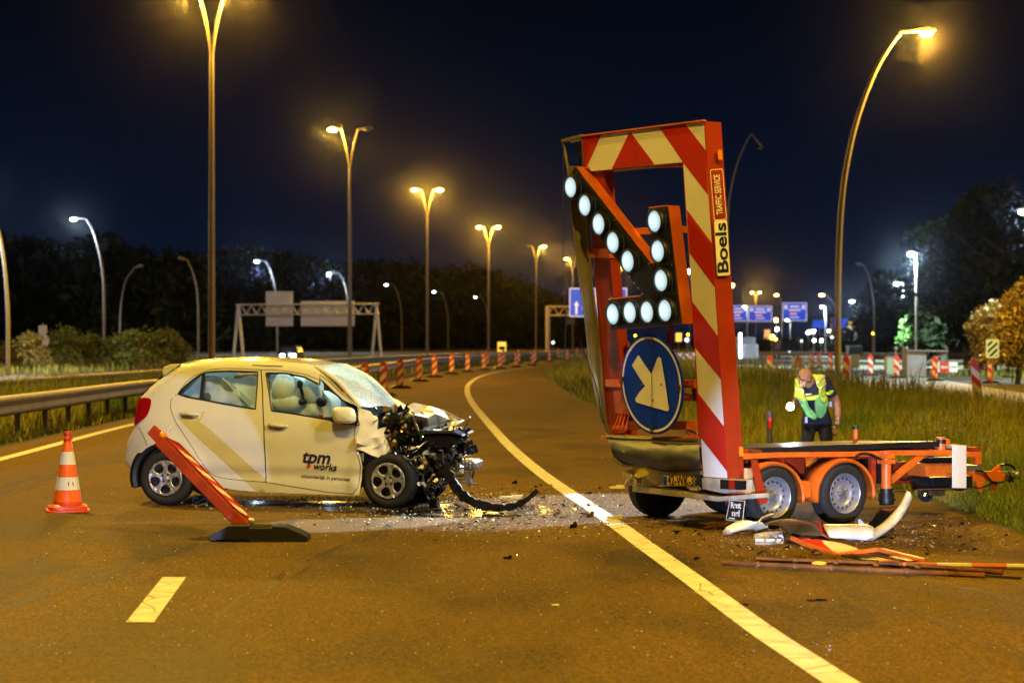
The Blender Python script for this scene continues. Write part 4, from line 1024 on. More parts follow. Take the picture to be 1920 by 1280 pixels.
# tail lamps
tlp = c1p([(150, 385), (172, 366), (220, 362), (262, 368), (276, 385), (270, 430), (250, 490), (225, 525), (180, 560), (128, 600), (133, 520), (140, 450)])
tl = side_panel('tail_lamp', cat_smooth(tlp, 1), [], M_lensred, car, .04, -.012)
mb = MB(); q = [cpx(*a1(*p)) for p in ((152, 395), (143, 450), (137, 520), (131, 590))]
mb.tube([(x + .006, ysurf(x, z) + .005, z) for x, z in q], .011, 6); mb.build('light_guide', mat('bright_red_lens', (.8, .08, .02), .2, coat=.5), tl)
# handles
def handle(cx, cy, parent):
    x, z = cpx(*a1(cx, cy)); k = 1
    mb = MB(); out = []
    for i in range(20): a = 2 * math.pi * i / 20; out.append((x + .052 * math.cos(a), z - .002 + .034 * math.sin(a)))
    mb.prism([(u, yf(x, z) - .004, w) for u, w in out], (0, .004, 0)); cup = mb.build('handle_cup', mat('handle_recess_shade', (.30, .28, .25), .4), parent, False)  # cup painted darker to stand for the shade in the recess
    mb = MB(); pts = [(-.10, .004), (-.085, -.020), (-.04, -.032), (.03, -.032), (.075, -.022), (.10, .004)]
    mb.tube([(x + u, yf(x, z) + w, z + .012 - u * .08) for u, w in pts], [.012, .017, .019, .019, .017, .012], 10); h = mb.build('door_handle', M_white, parent)
handle(580, 503, rd); handle(1288, 595, fd)
# wing mirror
mc = cpx(*a2(206, 478)); mb = MB(); 
shape = []
for i in range(9):
    th = math.pi * i / 8
    for j in range(14):
        a = 2 * math.pi * j / 14; sx = math.copysign(abs(math.cos(a)) ** .6, math.cos(a)); sz = math.copysign(abs(math.sin(a)) ** .6, math.sin(a))
        q = math.sin(th) ** .55; shape.append((mc[0] + .125 * q * sx - .012 * sz * q, yf(*mc) - .12 - .07 * math.cos(th), mc[1] + .088 * q * sz - (.0 if sz > 0 else 0)))
mb.add(shape, [(i * 14 + j, (i + 1) * 14 + j, (i + 1) * 14 + (j + 1) % 14, i * 14 + (j + 1) % 14) for i in range(8) for j in range(14)])
mir = mb.build('wing_mirror', M_white, car, angle=60)
mb = MB(); a, b = cpx(*a2(140, 512)), cpx(*a2(290, 545)); mb.bar((a[0], -.05, a[1]), (b[0], .02, b[1]), .05, .02); mb.box((mc[0] + .06, -.05, mc[1] - .085), (.16, .14, .02)); mb.build('mirror_foot', M_gloss, mir, False)
# door lettering
def side_fn(px, py, lift=-.004, slope=0.0):
    x0, z0 = cpx(px, py); cs, sn = math.cos(slope), math.sin(slope)
    def f(p):
        x = x0 + p.x * cs - p.y * sn; z = z0 + p.x * sn + p.y * cs
        return Vector((x, yf(x, z) + lift - p.z, z))
    return f
lettering('tpm', .185, M_navy, fd, side_fn(592.5, 857.5, slope=-.06), bold=.0045, shear=.22, spacing=1.0, ext=.0006).name = 'logo_lettering'
lettering('works', .098, M_ink, fd, side_fn(609, 875, slope=-.06), bold=.0016, shear=.2, ext=.0006).name = 'logo_lettering'
lettering('uitzonderlijk in personeel', .0505, M_navy, fd, side_fn(611, 895, slope=-.06), bold=.0006, ext=.0006).name = 'slogan_lettering'
x, z = cpx(580, 872.5); mb = MB(); mb.prism([(x + .019 * math.cos(2 * math.pi * i / 20), yf(x, z) - .005, z + .019 * math.sin(2 * math.pi * i / 20)) for i in range(20)], (0, .002, 0)); mb.build('logo_dot', M_dotred, fd, False)
# dark sill underside and floor
mb = MB(); mb.box2((RX + .35, .10, .20), (FX - .32, CW - .10, .30)); mb.box2((-.38, .25, .28), (FX, CW - .25, .40)); mb.box2((-.45, .25, .40), (-.2, CW - .25, .7))
mb.box2((.35, .07, .21), (FX - .30, .12, .29)); mb.build('underbody', M_black, car, False, bevel=.01)
mb = MB(); mb.tube([(RX + .352 * math.cos(a), .06, RZ + .352 * math.sin(a)) for a in [R(q) for q in range(-12, 200, 10)]], .05, 8)
for k in range(2):
    for i in range(20):
        a, b = R(-10 + 10.5 * i), R(-10 + 10.5 * (i + 1)); r = .36
        y0, y1 = .03, .30
        mb.add([(RX + r * math.cos(a), y0, RZ + r * math.sin(a)), (RX + r * math.cos(b), y0, RZ + r * math.sin(b)), (RX + r * math.cos(b), y1, RZ + r * math.sin(b)), (RX + r * math.cos(a), y1, RZ + r * math.sin(a))], [(0, 1, 2, 3)])
mb.box2((RX - .34, .28, .15), (RX + .34, .34, .62)); mb.build('wheel_arch_liner', M_black, car)
# wheels with five holed trims
RC = .288
def car_wheel(loc, rot, m_rim, parent, a0=90, tilt_=0):
    mb = MB()
    prof = [(.18, .025), (.195, .004), (.222, -.006), (.252, -.003), (.274, .012), (RC - .003, .030), (RC, .045), (RC, .06), (RC - .005, .063), (RC - .005, .070), (RC, .073), (RC, .10), (RC - .005, .103), (RC - .005, .11), (RC, .113), (RC - .003, .145), (.27, .165), (.2, .17)]
    mb.lathe(prof, 52, axis='Y'); t = mb.build('wheel', M_rubber, parent, angle=50); t.location = loc; t.rotation_euler = (tilt_, 0, rot)
    outer_ = [(.183 * math.cos(2 * math.pi * i / 60), .183 * math.sin(2 * math.pi * i / 60)) for i in range(60)]; holes = []
    for k in range(5):
        a = R(a0 + 36 + 72 * k); h = []
        for j in range(24):
            q = 2 * math.pi * j / 24; rr, tt = math.cos(q), math.sin(q)
            r = .114 + .047 * rr; w = .052 * tt * (.72 + .50 * (r - .067) / .094)
            h.append((r * math.cos(a) - w * math.sin(a), r * math.sin(a) + w * math.cos(a)))
        holes.append(h)
    V2, T2 = tri_region(outer_, holes, .014); mb = MB()
    def py(r, x, z):
        y = float(np.interp(r, [0, .030, .034, .05, .10, .15, .168, .174, .179, .183], [.012, .012, .022, .018, .006, .002, -.003, -.006, -.004, .004]))
        ang = (math.degrees(math.atan2(z, x)) - a0) % 72; ang = min(ang, 72 - ang)
        if r > .13 and r < .168 and ang < 6: y += .008 * (1 - ang / 6)
        return y
    mb.add([(x, py(math.hypot(x, z), x, z), z) for x, z in V2], T2); rim = mb.build('wheel_trim', m_rim, t, angle=40)
    s = rim.modifiers.new('solid', 'SOLIDIFY'); s.thickness = .012; s.offset = 0
    mb = MB()
    for k in range(4):
        a = R(45 + 90 * k + 8); mb.tube([(.043 * math.cos(a), .004, .043 * math.sin(a)), (.043 * math.cos(a), .03, .043 * math.sin(a))], .0105, 10)
    mb.build('wheel_nut', M_gloss, rim)
    mb = MB(); mb.lathe([(.178, .03), (.17, .07), (.12, .075), (.10, .05), (.001, .05)], 30, axis='Y')
    for k in range(12):
        a = 2 * math.pi * k / 12; mb.box((.13 * math.cos(a), .06, .13 * math.sin(a)), (.03, .02, .03))
    mb.build('steel_rim', mat('dark_steel_rim', (.05, .045, .04), .5, .5, .3, 20), t)
    return t
car_wheel((RX, .02, .286), 0, M_rim, car, 90); car_wheel((FX, .0, .286), R(-6), M_rim, car, 78, 0.03)
car_wheel((RX, CW - .02, .286), math.pi, M_rim, car); car_wheel((FX - .03, CW - .02, .286), math.pi + .2, M_rim, car)
# interior: airbags, seats, belt
def cloth(name, pts, yy, amp, seed, m, parent, step=.05):
    q = [CF.side(*p, yy) for p in pts]; V2, T2 = tri_region([(v.x, v.z) for v in q], (), step); mb = MB()
    mb.add([(x, yy + amp * (noise.noise(Vector((x * 5, z * 5, seed))) + .5 * noise.noise(Vector((x * 16, z * 5, seed)))), z) for x, z in V2], T2)
    return mb.build(name, m, parent, angle=80)
cloth('curtain_airbag', [a1(*p) for p in ((520, 345), (700, 200), (760, 190), (860, 200), (960, 215), (1060, 185), (1118, 195), (1118, 470), (900, 440), (700, 400))], .24, .09, 1, M_airbag, car)
cloth('curtain_airbag', [a1(*p) for p in ((1225, 215), (1330, 200), (1420, 195), (1480, 230), (1560, 240), (1660, 330), (1707, 400), (1707, 545), (1500, 520), (1236, 470))], .26, .12, 4, M_airbag, car)
mb = MB()
def puff(px, py, y, rx, ry, rz): c = CF.side(*a1(px, py), y); mb.blob(c, (rx, ry, rz), 0, 14, 10, .04)
puff(1330, 300, .22, .13, .10, .17); puff(1560, 300, .30, .12, .12, .17); puff(1350, 410, .22, .16, .10, .10); puff(1640, 430, .5, .2, .2, .16); puff(1620, 400, .35, .10, .1, .1)
mb.build('front_airbag', M_airbag, car, angle=80)
mb = MB()
for (px, py, y, w) in ((1450, 330, .55, .1), (1450, 330, 1.1, .1), (900, 360, .5, .1), (900, 360, 1.1, .1)):
    c = CF.side(*a1(px, py), y); mb.bar(c + Vector((-.06, 0, -.5)), c + Vector((-.2, 0, .05)), .5, .14, up=(0, 0, 1)); mb.tube([c + Vector((-.22, -.08, .14)), c + Vector((-.22, .08, .14))], .09, 10)
    mb.box(c + Vector((.12, 0, -.5)), (.5, .48, .16))
mb.build('seats', M_seat, car, True, 60, bevel=.03)
mb = MB(); a, b = CF.side(*a1(840, 205), .21), CF.side(*a1(1060, 430), .21)
mb.bar(a, b, .004, .05, up=(0, 1, 0)); a, b = CF.side(*a1(850, 225), .205), CF.side(*a1(1070, 420), .205); mb.bar(a, b, .06, .004, up=(0, 1, 0)); mb.build('seat_belt', mat('pale_belt', (.6, .65, .65), .7), car, False)
mb = MB(); c = CF.side(*a1(1460, 255), .15); mb.blob(c, (.035, .03, .05)); mb.tube([c, CF.side(*a1(1480, 330), .2), CF.side(*a1(1490, 400), .25)], .018, 6); c = CF.side(*a1(1480, 400), .2); mb.blob(c, (.05, .03, .035)); mb.blob(c + Vector((.2, .02, .0)), (.06, .03, .05)); mb.build('airbag_bracket', M_black, car)
mb = MB(); mb.box(CF.side(*a1(1630, 520), .16), (.05, .02, .05)); mb.build('red_tag', M_dotred, car, False)
mb = MB(); mb.box2((FX - .75, .25, .55), (FX - .3, CW - .25, .92)); mb.lathe([(.17, 0), (.19, .01), (.17, .02)], 20, axis='X', c=(FX - .85, .45, .95)); mb.build('dashboard', M_black, car, True, bevel=.05)
# windscreen, pillars
wt = cpx(*a1(1600, 118)); wb = cpx(*a2(296, 420)); mb = MB(); V = []; N = 10
wb2 = cpx(*a2(420, 430))
for i in range(N + 1):
    t = i / N
    for j in range(N + 1):
        s = j / N; k = 1 - (2 * s - 1) ** 2
        yt, yb = yf(*wt) + .07, .07
        x = (wt[0] + .04 * k) * (1 - t) + (wb[0] + .02 + .16 * k) * t; y = (yt + (CW - 2 * yt) * s) * (1 - t) + (yb + (CW - 2 * yb) * s) * t
        z = (wt[1] + .012 + .02 * k) * (1 - t) + (wb[1] + .0) * t + .05 * math.sin(math.pi * t) - .03 * noise.noise(Vector((x * 4, y * 4, 9))) * t
        V.append((x, y, z))
mb.add(V, [(i * (N + 1) + j, i * (N + 1) + j + 1, (i + 1) * (N + 1) + j + 1, (i + 1) * (N + 1) + j) for i in range(N) for j in range(N)])
ws = mb.build('windscreen', M_crazed, car, fix=False, angle=60)
for sgn in (0, 1):
    mb = MB(); yA = lambda y: y if sgn == 0 else CW - y
    mb.tube(spline([(wt[0] - .03, yA(yf(*wt) + .05), wt[1] + .0), ((wt[0] + wb[0]) / 2, yA(.09), (wt[1] + wb[1]) / 2 + .055), (wb[0] + .02, yA(.05), wb[1] + .0)], 5), .026, 8); mb.build('windscreen_pillar', M_crump, car)
# dark cabin lining behind everything so the car reads as closed
mb = MB(); mb.box2((.2, 1.30, .6), (2.0, 1.34, 1.1)); mb.build('far_door_lining', M_black, car, False)
# far side door frame bent out
mb = MB(); q = [CF.side(*a2(*p), 1.66) for p in ((250, 145), (285, 150), (325, 180), (365, 230), (400, 275), (425, 310))]
mb.tube(spline(q, 4), .016, 8); mb.tube(spline([v + Vector((.0, .0, -.03)) for v in [CF.side(*a2(*p), 1.68) for p in ((262, 175), (290, 200), (330, 240), (350, 275))]], 3), .018, 8); mb.build('bent_far_door_frame', M_white, car)

# torn front end -------------------------------------------------------
def crumple(name, pts, yy, amp, seed, m, step=.045, frq=5, slope=0.0, parent=car, zf=a2, angle=18):
    q = [CF.side(*zf(*p), yy) for p in pts]; o = [(v.x, v.z) for v in q]; V2, T2 = tri_region(o, (), step); mb = MB()
    x0 = min(p[0] for p in o); V = []
    for (x, z) in V2:
        n1 = noise.noise(Vector((x * frq, z * frq, seed))); n2 = abs(noise.noise(Vector((x * frq * 2.1 + 5, z * frq * 2.1, seed))))
        V.append((x, yy + amp * (n1 + .9 * n2) + slope * (x - x0), z))
    mb.add(V, T2); return mb.build(name, m, parent, angle=angle)
crumple('front_fender', [(296, 425), (345, 440), (380, 452), (398, 480), (432, 492), (440, 520), (432, 590), (470, 575), (500, 572), (480, 615), (495, 650), (520, 700), (528, 740), (500, 790), (470, 812), (400, 785), (340, 752), (287, 738), (274, 680), (272, 600), (285, 500)], .0, .07, 2, M_crump, .04, 2.6, angle=50)
crumple('front_fender_fold', [(285, 620), (360, 660), (440, 645), (500, 640), (470, 700), (400, 735), (330, 712), (282, 690)], -.06, .07, 8, M_crump, .035, 3.5, angle=40)
mb = MB()
FO = [-.32]
def fold(pts, faces): mb.add([CF.side(*a2(px, py), y + FO[0]) for px, py, y in pts], faces)
# bonnet folded into facets
fold([(665, 412, .5), (710, 388, .9), (762, 398, 1.0), (852, 418, .55), (940, 442, .9), (1100, 520, .45), (1052, 552, .3), (960, 582, .5), (880, 592, .7), (772, 612, .35), (742, 545, .6), (722, 482, .25), (820, 500, .2), (900, 545, .75), (790, 460, .7), (870, 470, .3), (960, 500, .55), (1010, 520, .8), (830, 560, .5), (720, 440, .75)],
     [(0, 1, 19), (0, 19, 11), (1, 2, 19), (2, 14, 19), (19, 14, 11), (2, 3, 14), (14, 12, 11), (3, 15, 14), (14, 15, 12), (3, 4, 15), (4, 16, 15), (4, 17, 16), (4, 5, 17), (5, 6, 17), (6, 7, 17), (17, 7, 13), (16, 17, 13), (15, 16, 13), (15, 13, 12), (12, 13, 18), (13, 7, 8), (13, 8, 18), (18, 8, 9), (12, 18, 10), (18, 9, 10), (12, 10, 11)])
bon = mb.build('torn_bonnet', M_crump, car, True, 12, fix=False); bon.modifiers.new('solid', 'SOLIDIFY').thickness = .006
FO[0] = 0
mb = MB(); fold([(510, 335, 1.2), (600, 372, 1.1), (668, 418, .9), (722, 490, .6), (755, 600, .5), (742, 600, .5), (700, 500, .62), (640, 440, .85), (560, 395, 1.1), (518, 362, 1.2)], [(0, 1, 8, 9), (1, 2, 7, 8), (2, 3, 6, 7), (3, 4, 5, 6)]); fo = mb.build('bonnet_edge', M_crump, car, False, fix=False); fo.modifiers.new('solid', 'SOLIDIFY').thickness = .02
FO[0] = -.3
mb = MB(); fold([(720, 500, .3), (745, 560, .28), (765, 615, .3), (752, 618, .35), (728, 570, .35)], [(0, 1, 2, 3, 4)]); fold([(800, 590, .3), (930, 590, .35), (900, 610, .3), (830, 608, .3)], [(0, 1, 2, 3)]); f3 = mb.build('bonnet_flap', M_crump, car, False, fix=False); f3.modifiers.new('solid', 'SOLIDIFY').thickness = .008
# dark engine bay core
core = [(420, 470), (500, 452), (600, 462), (680, 490), (735, 545), (770, 610), (880, 600), (1000, 602), (1080, 640), (1090, 705), (1060, 730), (1040, 800), (960, 860), (960, 940), (900, 1040), (780, 1110), (745, 1060), (730, 900), (640, 800), (520, 790), (530, 700), (470, 600)]
crumple('engine_bay', core, .42, .16, 11, mat('oily_black_metal', (.014, .014, .016), .3, .3, .5, 14, .3, 30), .04, 7, 0)
crumple('engine_bay', [(440, 480), (560, 455), (660, 480), (720, 560), (745, 640), (700, 720), (600, 700), (500, 590), (450, 540)], .18, .14, 15, MATS['oily_black_metal'], .03, 10, 0)
crumple('radiator_panel', [(772, 618), (900, 602), (1010, 604), (1078, 642), (1090, 700), (1000, 712), (900, 760), (830, 700)], .20, .12, 21, MATS['oily_black_metal'], .03, 9, .1)
crumple('torn_plastic', [(890, 700), (1040, 710), (1100, 718), (1142, 745), (1140, 785), (1060, 800), (1040, 830), (930, 830), (880, 760)], .34, .15, 23, M_gloss, .035, 9)
random.seed(21)
ip = [Vector(CF.side(*a2(*p), 0)) for p in core]; poly2 = [(p.x, p.z) for p in ip]
bx0, bx1 = min(p[0] for p in poly2), max(p[0] for p in poly2); bz0, bz1 = min(p[1] for p in poly2), max(p[1] for p in poly2)
def rnd_in(poly=poly2):
    while True:
        p = (random.uniform(bx0, bx1), random.uniform(bz0, bz1))
        if inside(p, poly): return p
def clutter(name, n, kinds, m, ylo, yhi, size, poly=poly2, parent=car):
    mb = MB()
    for _ in range(n):
        x, z = rnd_in(poly); y = random.uniform(ylo, yhi); c = Vector((x, y, z)); k = random.choice(kinds); s = size * random.uniform(.5, 1.6)
        M = Matrix.Rotation(random.uniform(0, 6), 3, Vector((random.uniform(-1, 1), random.uniform(-1, 1), random.uniform(-1, 1))).normalized())
        if k == 'box': mb.box(c, (s * random.uniform(.3, 1), s * .5, s * random.uniform(.2, .8)), 0, M)
        elif k == 'shard': mb.prism([c + M @ Vector(p) * s for p in ((0, 0, 0), (1, 0, .2), (.7, 0, .9), (.2, 0, .5))], M @ Vector((0, .004, 0)))
        elif k == 'tube':
            d = M @ Vector((1, 0, 0)); mb.tube(spline([c, c + d * s + Vector((0, 0, -s * .4)), c + d * s * 2 + Vector((s * .3, 0, s * .3)), c + d * s * 2.6], 3), random.uniform(.003, .010), 6)
        elif k == 'can': d = M @ Vector((1, 0, 0)); mb.tube([c, c + d * s], s * .35, 12)
        elif k == 'ring': mb.tube([c + M @ Vector((math.cos(q) * s * .5, 0, math.sin(q) * s * .5)) for q in [2 * math.pi * i / 12 for i in range(12)]], .006, 6, closed=True)
    return mb.build(name, m, parent, True, 30)
clutter('bay_plastic', 50, ['box', 'shard', 'can'], MATS['oily_black_metal'], .1, .4, .10, [tuple(CF.side(*a2(*p), 0).xz) for p in ((760, 620), (1080, 620), (1130, 760), (1020, 820), (880, 760))])
clutter('broken_plastic', 120, ['box', 'shard', 'can', 'tube'], M_gloss, .0, .45, .07)
clutter('hoses', 46, ['tube', 'ring'], M_hose, -.02, .4, .10)
clutter('beam_fragments', 40, ['shard', 'box', 'ring'], M_alu, .05, .3, .05, [tuple(CF.side(*a2(*p), 0).xz) for p in ((900, 760), (1130, 740), (1190, 830), (1190, 900), (1120, 1020), (960, 960))])
clutter('metal_fragments', 110, ['box', 'shard', 'can', 'ring'], M_alu, .0, .42, .045)
low = [(x, z) for x, z in [tuple(CF.side(*a2(*p), 0).xz) for p in ((640, 700), (820, 650), (900, 760), (1000, 830), (960, 900), (900, 1000), (780, 1060), (740, 900), (620, 800), (540, 780), (460, 640), (560, 620))]]
clutter('white_fragments', 46, ['shard', 'box'], mat('broken_pale_plastic', (.65, .62, .55), .4, 0, .2, 20), -.02, .35, .045, low)
clutter('wiring', 40, ['tube'], mat('bare_wire', (.5, .5, .52), .3, .7), -.03, .4, .05, low)
clutter('rust_pieces', 34, ['box', 'shard'], mat('orange_brown_casting', (.40, .17, .03), .5, .2, .4, 20), .0, .30, .045, [tuple(CF.side(*a2(*p), 0).xz) for p in ((470, 500), (600, 500), (690, 640), (690, 740), (560, 780), (500, 680))])
def cs(px, py, y=.2): return CF.side(*a2(px, py), y)
mb = MB(); mb.blob(cs(650, 600, .2), (.12, .14, .14), 0, 16, 10, .08); mb.blob(cs(560, 540, .2), (.16, .1, .09), 0, 12, 8, .1); mb.build('engine_block', MATS['oily_black_metal'], car, angle=50)
mb = MB(); mb.prism([cs(772, 640, -.02), cs(1000, 624, -.02), cs(1080, 645, -.02), cs(1084, 690, -.02), cs(985, 702, -.02), (cs(905, 735, -.02)), cs(880, 740, -.02), cs(820, 668, -.02)], (0, .25, 0)); mb.build('torn_air_box', M_gloss, car, False, bevel=.02)
mb = MB(); mb.prism([cs(760, 608, -.05), cs(820, 598, -.05), cs(1000, 600, -.05), cs(1075, 628, -.05), cs(1088, 640, -.05), cs(1000, 618, -.05), cs(850, 616, -.05), cs(770, 626, -.05)], (0, .6, .02)); mb.bar(cs(1072, 640), cs(1092, 700), .03, .03); mb.build('slam_panel', mat('dark_painted_steel', (.06, .06, .065), .25, .6), car, False)
mb = MB()
mb.prism([cs(930, 822), cs(1000, 828), cs(1100, 818), cs(1165, 822), cs(1192, 840), cs(1194, 880), cs(1170, 905), cs(1120, 900), cs(1040, 902), cs(960, 890), cs(925, 850)], (0, .35, 0))
for k in range(9): mb.box(cs(960 + 26 * k, 860 + random.uniform(-12, 12), .17), (.03, .03, .07))
bb = mb.build('bumper_crash_beam', M_alu, car, False, bevel=.012)
mb = MB(); mb.prism([cs(1080, 915), cs(1132, 912), cs(1152, 1020), cs(1130, 1030), cs(1100, 960)], (0, .1, 0)); mb.bar(cs(960, 985), cs(1210, 1005), .02, .02); mb.bar(cs(800, 1000), cs(980, 985), .02, .03)
mb.tube(spline([cs(770, 690), cs(830, 700), cs(862, 740), cs(868, 800), cs(850, 830)], 4), .008, 6); mb.tube(spline([cs(740, 880), cs(790, 960), cs(800, 1060), cs(830, 1120)], 4), .009, 6); mb.build('bent_brackets', M_alu, car, False)
mb = MB(); mb.tube([cs(700, 830, .1), cs(735, 850, .1)], .07, 14); mb.tube([cs(760, 790, .12), cs(815, 850, .12)], .035, 10); mb.build('headlamp_remains', mat('cream_lamp_housing', (.55, .5, .38), .35), car)
mb = MB(); mb.tube([cs(850, 950, .3), cs(900, 950, .2)], .07, 18); mb.tube([cs(700, 760, .2), cs(720, 730, .1)], .06, 14); mb.tube([cs(840, 1170, .2), cs(900, 1160, .2)], .06, 12); mb.build('pulleys', M_gloss, car)
# hanging black bumper strip sweeping out on the road
mb = MB(); pth = [(880, 770, .05), (930, 850, .0), (985, 950, -.1), (1040, 1040, -.2), (1110, 1110, -.3), (1230, 1165, -.35), (1360, 1185, -.35), (1480, 1170, -.35), (1580, 1120, -.35), (1655, 1052, -.35)]
P_ = spline([Vector(cs(*p)) for p in pth], 5); V = []; n_ = len(P_)
for i, p in enumerate(P_):
    t = (P_[min(i + 1, n_ - 1)] - P_[max(i - 1, 0)]).normalized(); s_ = t.cross(Vector((0, 1, 0))).normalized()
    wd = (.046 * (1 - .75 * (i / n_) ** 2) + .006) * (1 + .7 * noise.noise(Vector((i * .55, 3, 1))))
    V += [p + s_ * wd, p + s_ * wd + Vector((0, .03, 0)), p - s_ * wd + Vector((0, .03, 0)), p - s_ * wd]
mb.add(V, [(i * 4 + j, i * 4 + (j + 1) % 4, (i + 1) * 4 + (j + 1) % 4, (i + 1) * 4 + j) for i in range(n_ - 1) for j in range(4)]); mb.build('hanging_bumper_strip', mat('matt_black_plastic', (.008, .009, .011), .4), car, angle=40)
mb = MB()
for k in range(12):
    p = P_[6 + k * 3]; mb.box(p + Vector((0, -.012, random.uniform(-.02, .02))), (.03, .02, .025))
mb.build('bumper_clips', M_gloss, car)
mb = MB(); mb.tube([(FX + .0, .12, .286), (FX, CW - .1, .286)], .04, 8); mb.box2((FX - .2, .25, .22), (FX + .35, CW - .25, .5)); mb.build('front_subframe', M_black, car, False)
mb = MB(); mb.box2((FX - .3, .20, .30), (FX + .25, .24, .75)); mb.build('torn_inner_wing', M_black, car, False)
crumple('lower_shroud', [(740, 900), (900, 930), (960, 960), (940, 1060), (880, 1120), (800, 1150), (720, 1130), (735, 1040)], .35, .2, 31, M_gloss, .04, 8)

point('cabin_fill_light', tuple(Vector((C0[0], C0[1], 0)) + CF.ex * 1.25 + CF.ey * .75 + Vector((0, 0, 1.30))), 30, (.62, .92, 1.0), .08)  # point light added in the cabin to brighten the airbags
# ================================================================== cone and beacons
p = gp(127, 958); cone = thing('traffic_cone', 'orange and white striped traffic cone left of the crashed car', 'cone', (p.x, p.y, 0), R(14))
def cr(z): return .148 - (z - .06) * (.112 / .66)
mb = MB(); zs = [.05, .087, .217, .347, .469, .599, .70, .72]
mb.lathe([(cr(z), z) for z in zs] + [(.050, .722), (.050, .735), (.036, .745), (.036, .765), (.042, .77), (.042, .80), (.03, .802), (.028, .74)], 36)
mb.build('cone_body', M_conered, cone, angle=40)
def retro(name, col, e=.12, rough=.3):
    m = mat(name, col, rough, 0, .05, 20, .15, 160, coat=.4); return m
for a, b, nm, m in ((.10, .212, 'reflective_band', retro('orange_reflective_band', (.95, .16, .01))), (.217, .347, 'white_band', M_sheet), (.352, .464, 'reflective_band', MATS['orange_reflective_band']), (.469, .599, 'white_band', M_sheet), (.604, .70, 'reflective_band', MATS['orange_reflective_band'])):
    mb = MB(); mb.lathe([(cr(a) + .0, a), (cr(a) + .003, a + .001), (cr(b) + .003, b - .001), (cr(b), b)], 36); mb.build(nm, m, cone)
mb = MB(); sq = rrect(.43, .43, .06, 4); mb.prism([(x, y, .0) for x, y in sq], (0, 0, .022)); sq = rrect(.38, .38, .07, 4); mb.prism([(x, y, .022) for x, y in sq], (0, 0, .035)); mb.lathe([(.18, .057), (.165, .068), (.148, .075)], 36)
mb.build('cone_base', M_conered, cone, bevel=.004)
mb = MB()
for a in (-1.55, -1.15): mb.tube([(cr(.30 - .02 * k) * math.cos(a + .03 * math.sin(k)) * 1.03, cr(.30 - .02 * k) * math.sin(a + .03 * math.sin(k)) * 1.03, .30 - .02 * k) for k in range(3)], .005, 5)
mb.build('marker_scribble', M_navy, cone)

M_baken = stripes('red_white_diagonal_stripes', (.60, .03, .012), (.75, .72, .66), .34, -.95)
M_bakframe = mat('red_orange_beacon_frame', (.62, .06, .012), .4, 0, .15, 8)
def beacon_parts(root, h=1.05, w=.25, foot=True, stripe=None, z0=.10):
    mb = MB(); out = [(-w / 2, z0)] + [(-w / 2, h - .10)] + [(-w / 2 + .035, h - .03), (-.04, h - .0), (.04, h), (w / 2 - .035, h - .03)] + [(w / 2, h - .10), (w / 2, z0)]
    mb.prism([(x, -.03, z) for x, z in out], (0, .06, 0)); mb.box((0, 0, h + .015), (.07, .05, .05)); mb.build('beacon_frame', M_bakframe, root, False, bevel=.006)
    out2 = [(-w / 2 + .018, z0 + .03), (-w / 2 + .018, h - .12), (w / 2 - .018, h - .12), (w / 2 - .018, z0 + .03)]
    mb = MB(); mb.prism([(x, -.034, z) for x, z in out2], (0, .068, 0)); mb.build('stripe_panel', stripe or M_baken, root, False)
    if foot:
        mb = MB(); mb.prism([(-.41, -.17, 0), (-.41, -.17, .035), (-.22, -.17, .11), (.22, -.17, .11), (.41, -.17, .035), (.41, -.17, 0)], (0, .34, 0)); mb.build('rubber_foot', M_black, root, False, bevel=.012)
# the knocked over beacon by the car
bk = thing('knocked_over_beacon', 'orange framed beacon board tilted over its black foot in front of the rear wheel', 'beacon', (0, 0, 0))
B = at(476, 984, 17.62); T = at(293, 797, 18.35); Ld = (B - T).normalized(); Nn = Vector((.72, -.10, .68)); Nn = (Nn - Ld * Nn.dot(Ld)).normalized(); Wd = Nn.cross(Ld).normalized()
if Wd.y < 0: Wd = -Wd
Lh = (B - T).length
def bl(u, w, n): return T + Ld * u + Wd * w + Nn * n
mb = MB(); prof = [(0, .10), (.16, .10), (.17, .04), (.25, -.0), (Lh - .15, 0), (Lh - .02, .08), (Lh, .14)]
hw = .125
outl = [(.0, .09), (.17, .09), (.20, .0), (Lh - .18, .0), (Lh - .0, .10), (Lh, .14), (Lh - .18, .25), (.22, .25), (.17, .15), (.0, .15)]
mb.prism([bl(u, w - .125, -.105) for u, w in outl], Nn * .10, 0); mb.build('beacon_frame', mat('dull_orange_red_frame', (.46, .055, .013), .45, 0, .3, 5), bk, False, bevel=.008)
mb = MB()
rim = [(.24, .012), (Lh - .19, .012), (Lh - .05, .11), (Lh - .19, .238), (.24, .238)]
for i in range(5):
    a, b = rim[i], rim[(i + 1) % 5]; mb.bar(bl(a[0], a[1] - .125, .002), bl(b[0], b[1] - .125, .002), .014, .022)
mb.build('frame_lip', M_redpaint, bk, False)
mb = MB(); st = []
for k in range(8):
    a, b = .24 + (Lh - .45) * k / 8, .24 + (Lh - .45) * (k + 1) / 8
    q = [bl(a, -.108, .0), bl(b, -.108, .0), bl(b + .08, .108, .0), bl(a + .08, .108, .0)]
    mb.prism(q, Nn * .004, k % 2)
mb.build('striped_face', [M_red, M_sheet], bk, False)
mb = MB(); mb.blob(bl(.20, -.10, .0), (.035, .05, .035), 0, 12, 8); mb.build('orange_cap_lamp', mat('orange_plastic_cap', (.9, .25, .01), .3), bk)
mb = MB(); mb.tube([bl(.2, -.06, .0), bl(.19, -.06, .06)], .01, 6); mb.tube([bl(.19, -.06, .06), bl(.17, -.06, .10)], .012, 6); mb.blob(bl(Lh - .04, -.02, .02), (.03, .03, .02), 0, 8, 5); mb.build('clear_lens_piece', mat('clear_reflector', (.7, .72, .8), .1), bk)
